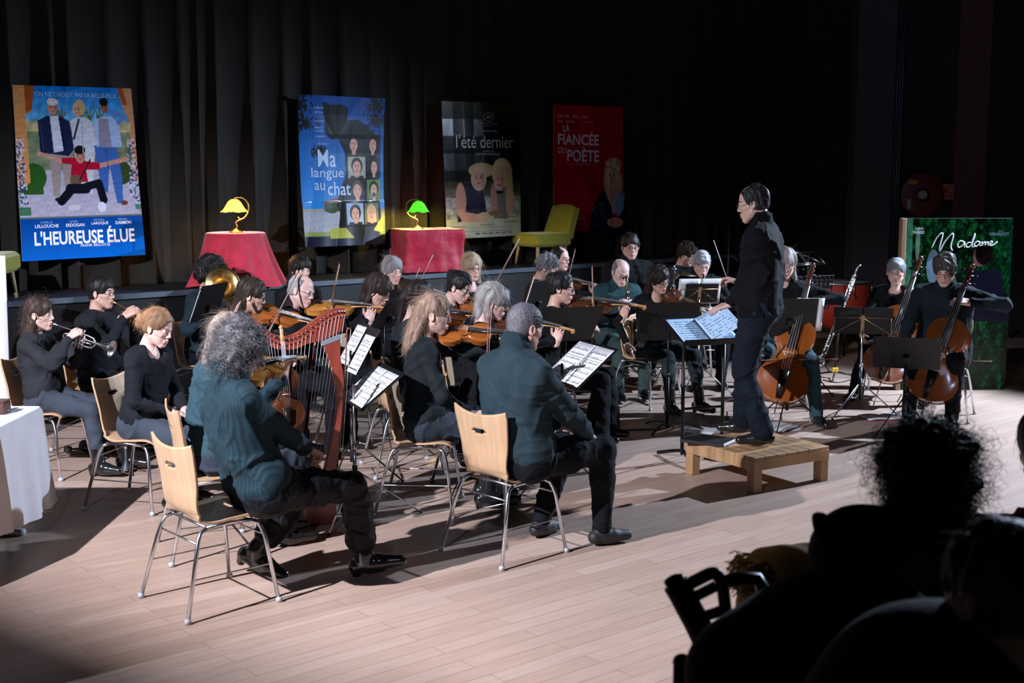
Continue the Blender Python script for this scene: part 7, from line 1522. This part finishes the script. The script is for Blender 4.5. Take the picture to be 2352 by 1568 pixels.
def coat(label, pts, Y, name, m, seedx, rad=.14, dn=.6):
    s = SDF(.016, .08); q = [PD(u, v, Y) for u, v in pts]
    for i in range(len(q) - 1):
        s.cap(q[i], q[i + 1], rad); s.cap(q[i] - Vector((0, 0, dn)), q[i + 1] - Vector((0, 0, dn)), rad * 1.1); s.cap(q[i], q[i] - Vector((0, 0, dn)), rad * 1.05)
    s.cap(q[-1], q[-1] - Vector((0, 0, dn)), rad * 1.05); V, Q = s.mesh(); V += vnormals(V, Q) * (sines(V, 12, seedx) * .012)[:, None]
    c = Vector(V.mean(0)); c.z = 0; o = link(name, npmesh(name, V - np.array(c), Q, m), None, Matrix.Translation(c)); return tag(o, label, 'coat')
coat('black winter coat heaped over the chair beside the pierced back', [(1735, 1560), (1800, 1520), (1900, 1490), (1990, 1480)], 2.95, 'coat', M_coat, 3, .15, .85)
coat('dark coat heaped in front of the nearest listener', [(2040, 1650), (2110, 1600), (2200, 1590)], 2.35, 'coat', M_coat, 4, .15, .95)
s = SDF(.010, .05); a = PD(1790, 1322, 3.7); b = PD(1850, 1318, 3.7); s.ell(a, (.125, .10, .085)); s.ell(b, (.14, .10, .085)); s.cap(a - Vector((0, 0, .05)), b - Vector((0, 0, .2)), .11); s.cap(a - Vector((0, 0, .1)), a - Vector((0, 0, .6)), .12); s.cap(b - Vector((0, 0, .1)), b - Vector((0, 0, .6)), .12); V, Q = s.mesh(); V += vnormals(V, Q) * (sines(V, 30, 8) * .006)[:, None]
r = empty('fringed_scarf', 'mustard brown fringed shawl over a chair back in the dark', 'scarf', (a.x, a.y, 0)); o_ = np.array(r.location); M_must = cloth('mustard_wool', (.20, .10, .025), 'knit'); link('shawl', npmesh('shawl', V - o_, Q, M_must), r)
mb = MB(); rr = random.Random(5); a2 = PD(1700, 1302, 3.62) - r.location
for k in range(110):
    st_ = a2 + Vector((rr.uniform(-.005, .05), rr.uniform(-.03, .03), rr.uniform(-.05, .045))); e = st_ + Vector((rr.uniform(-.05, -.015), rr.uniform(-.02, .02), rr.uniform(-.05, .01))); mb.tube([st_, (st_ + e) / 2 + Vector((0, 0, .006)), e], .0022, 4, cap=False)
mb.build('fringe', mat('mustard_fringe', (.42, .24, .06), .8), r)
q = PD(1566, 1568, 3.2); r = empty('chair_armrest', 'rounded black armrest standing up at the bottom edge', 'armrest', (q.x, q.y, 0)); MB().tube([(0, 0, 0), (0, 0, PD(1566, 1520, 3.2).z)], .024, 12).sphere((0, 0, PD(1566, 1520, 3.2).z), (.026, .026, .022), 12).build('armrest_post', M_blackplastic, r)
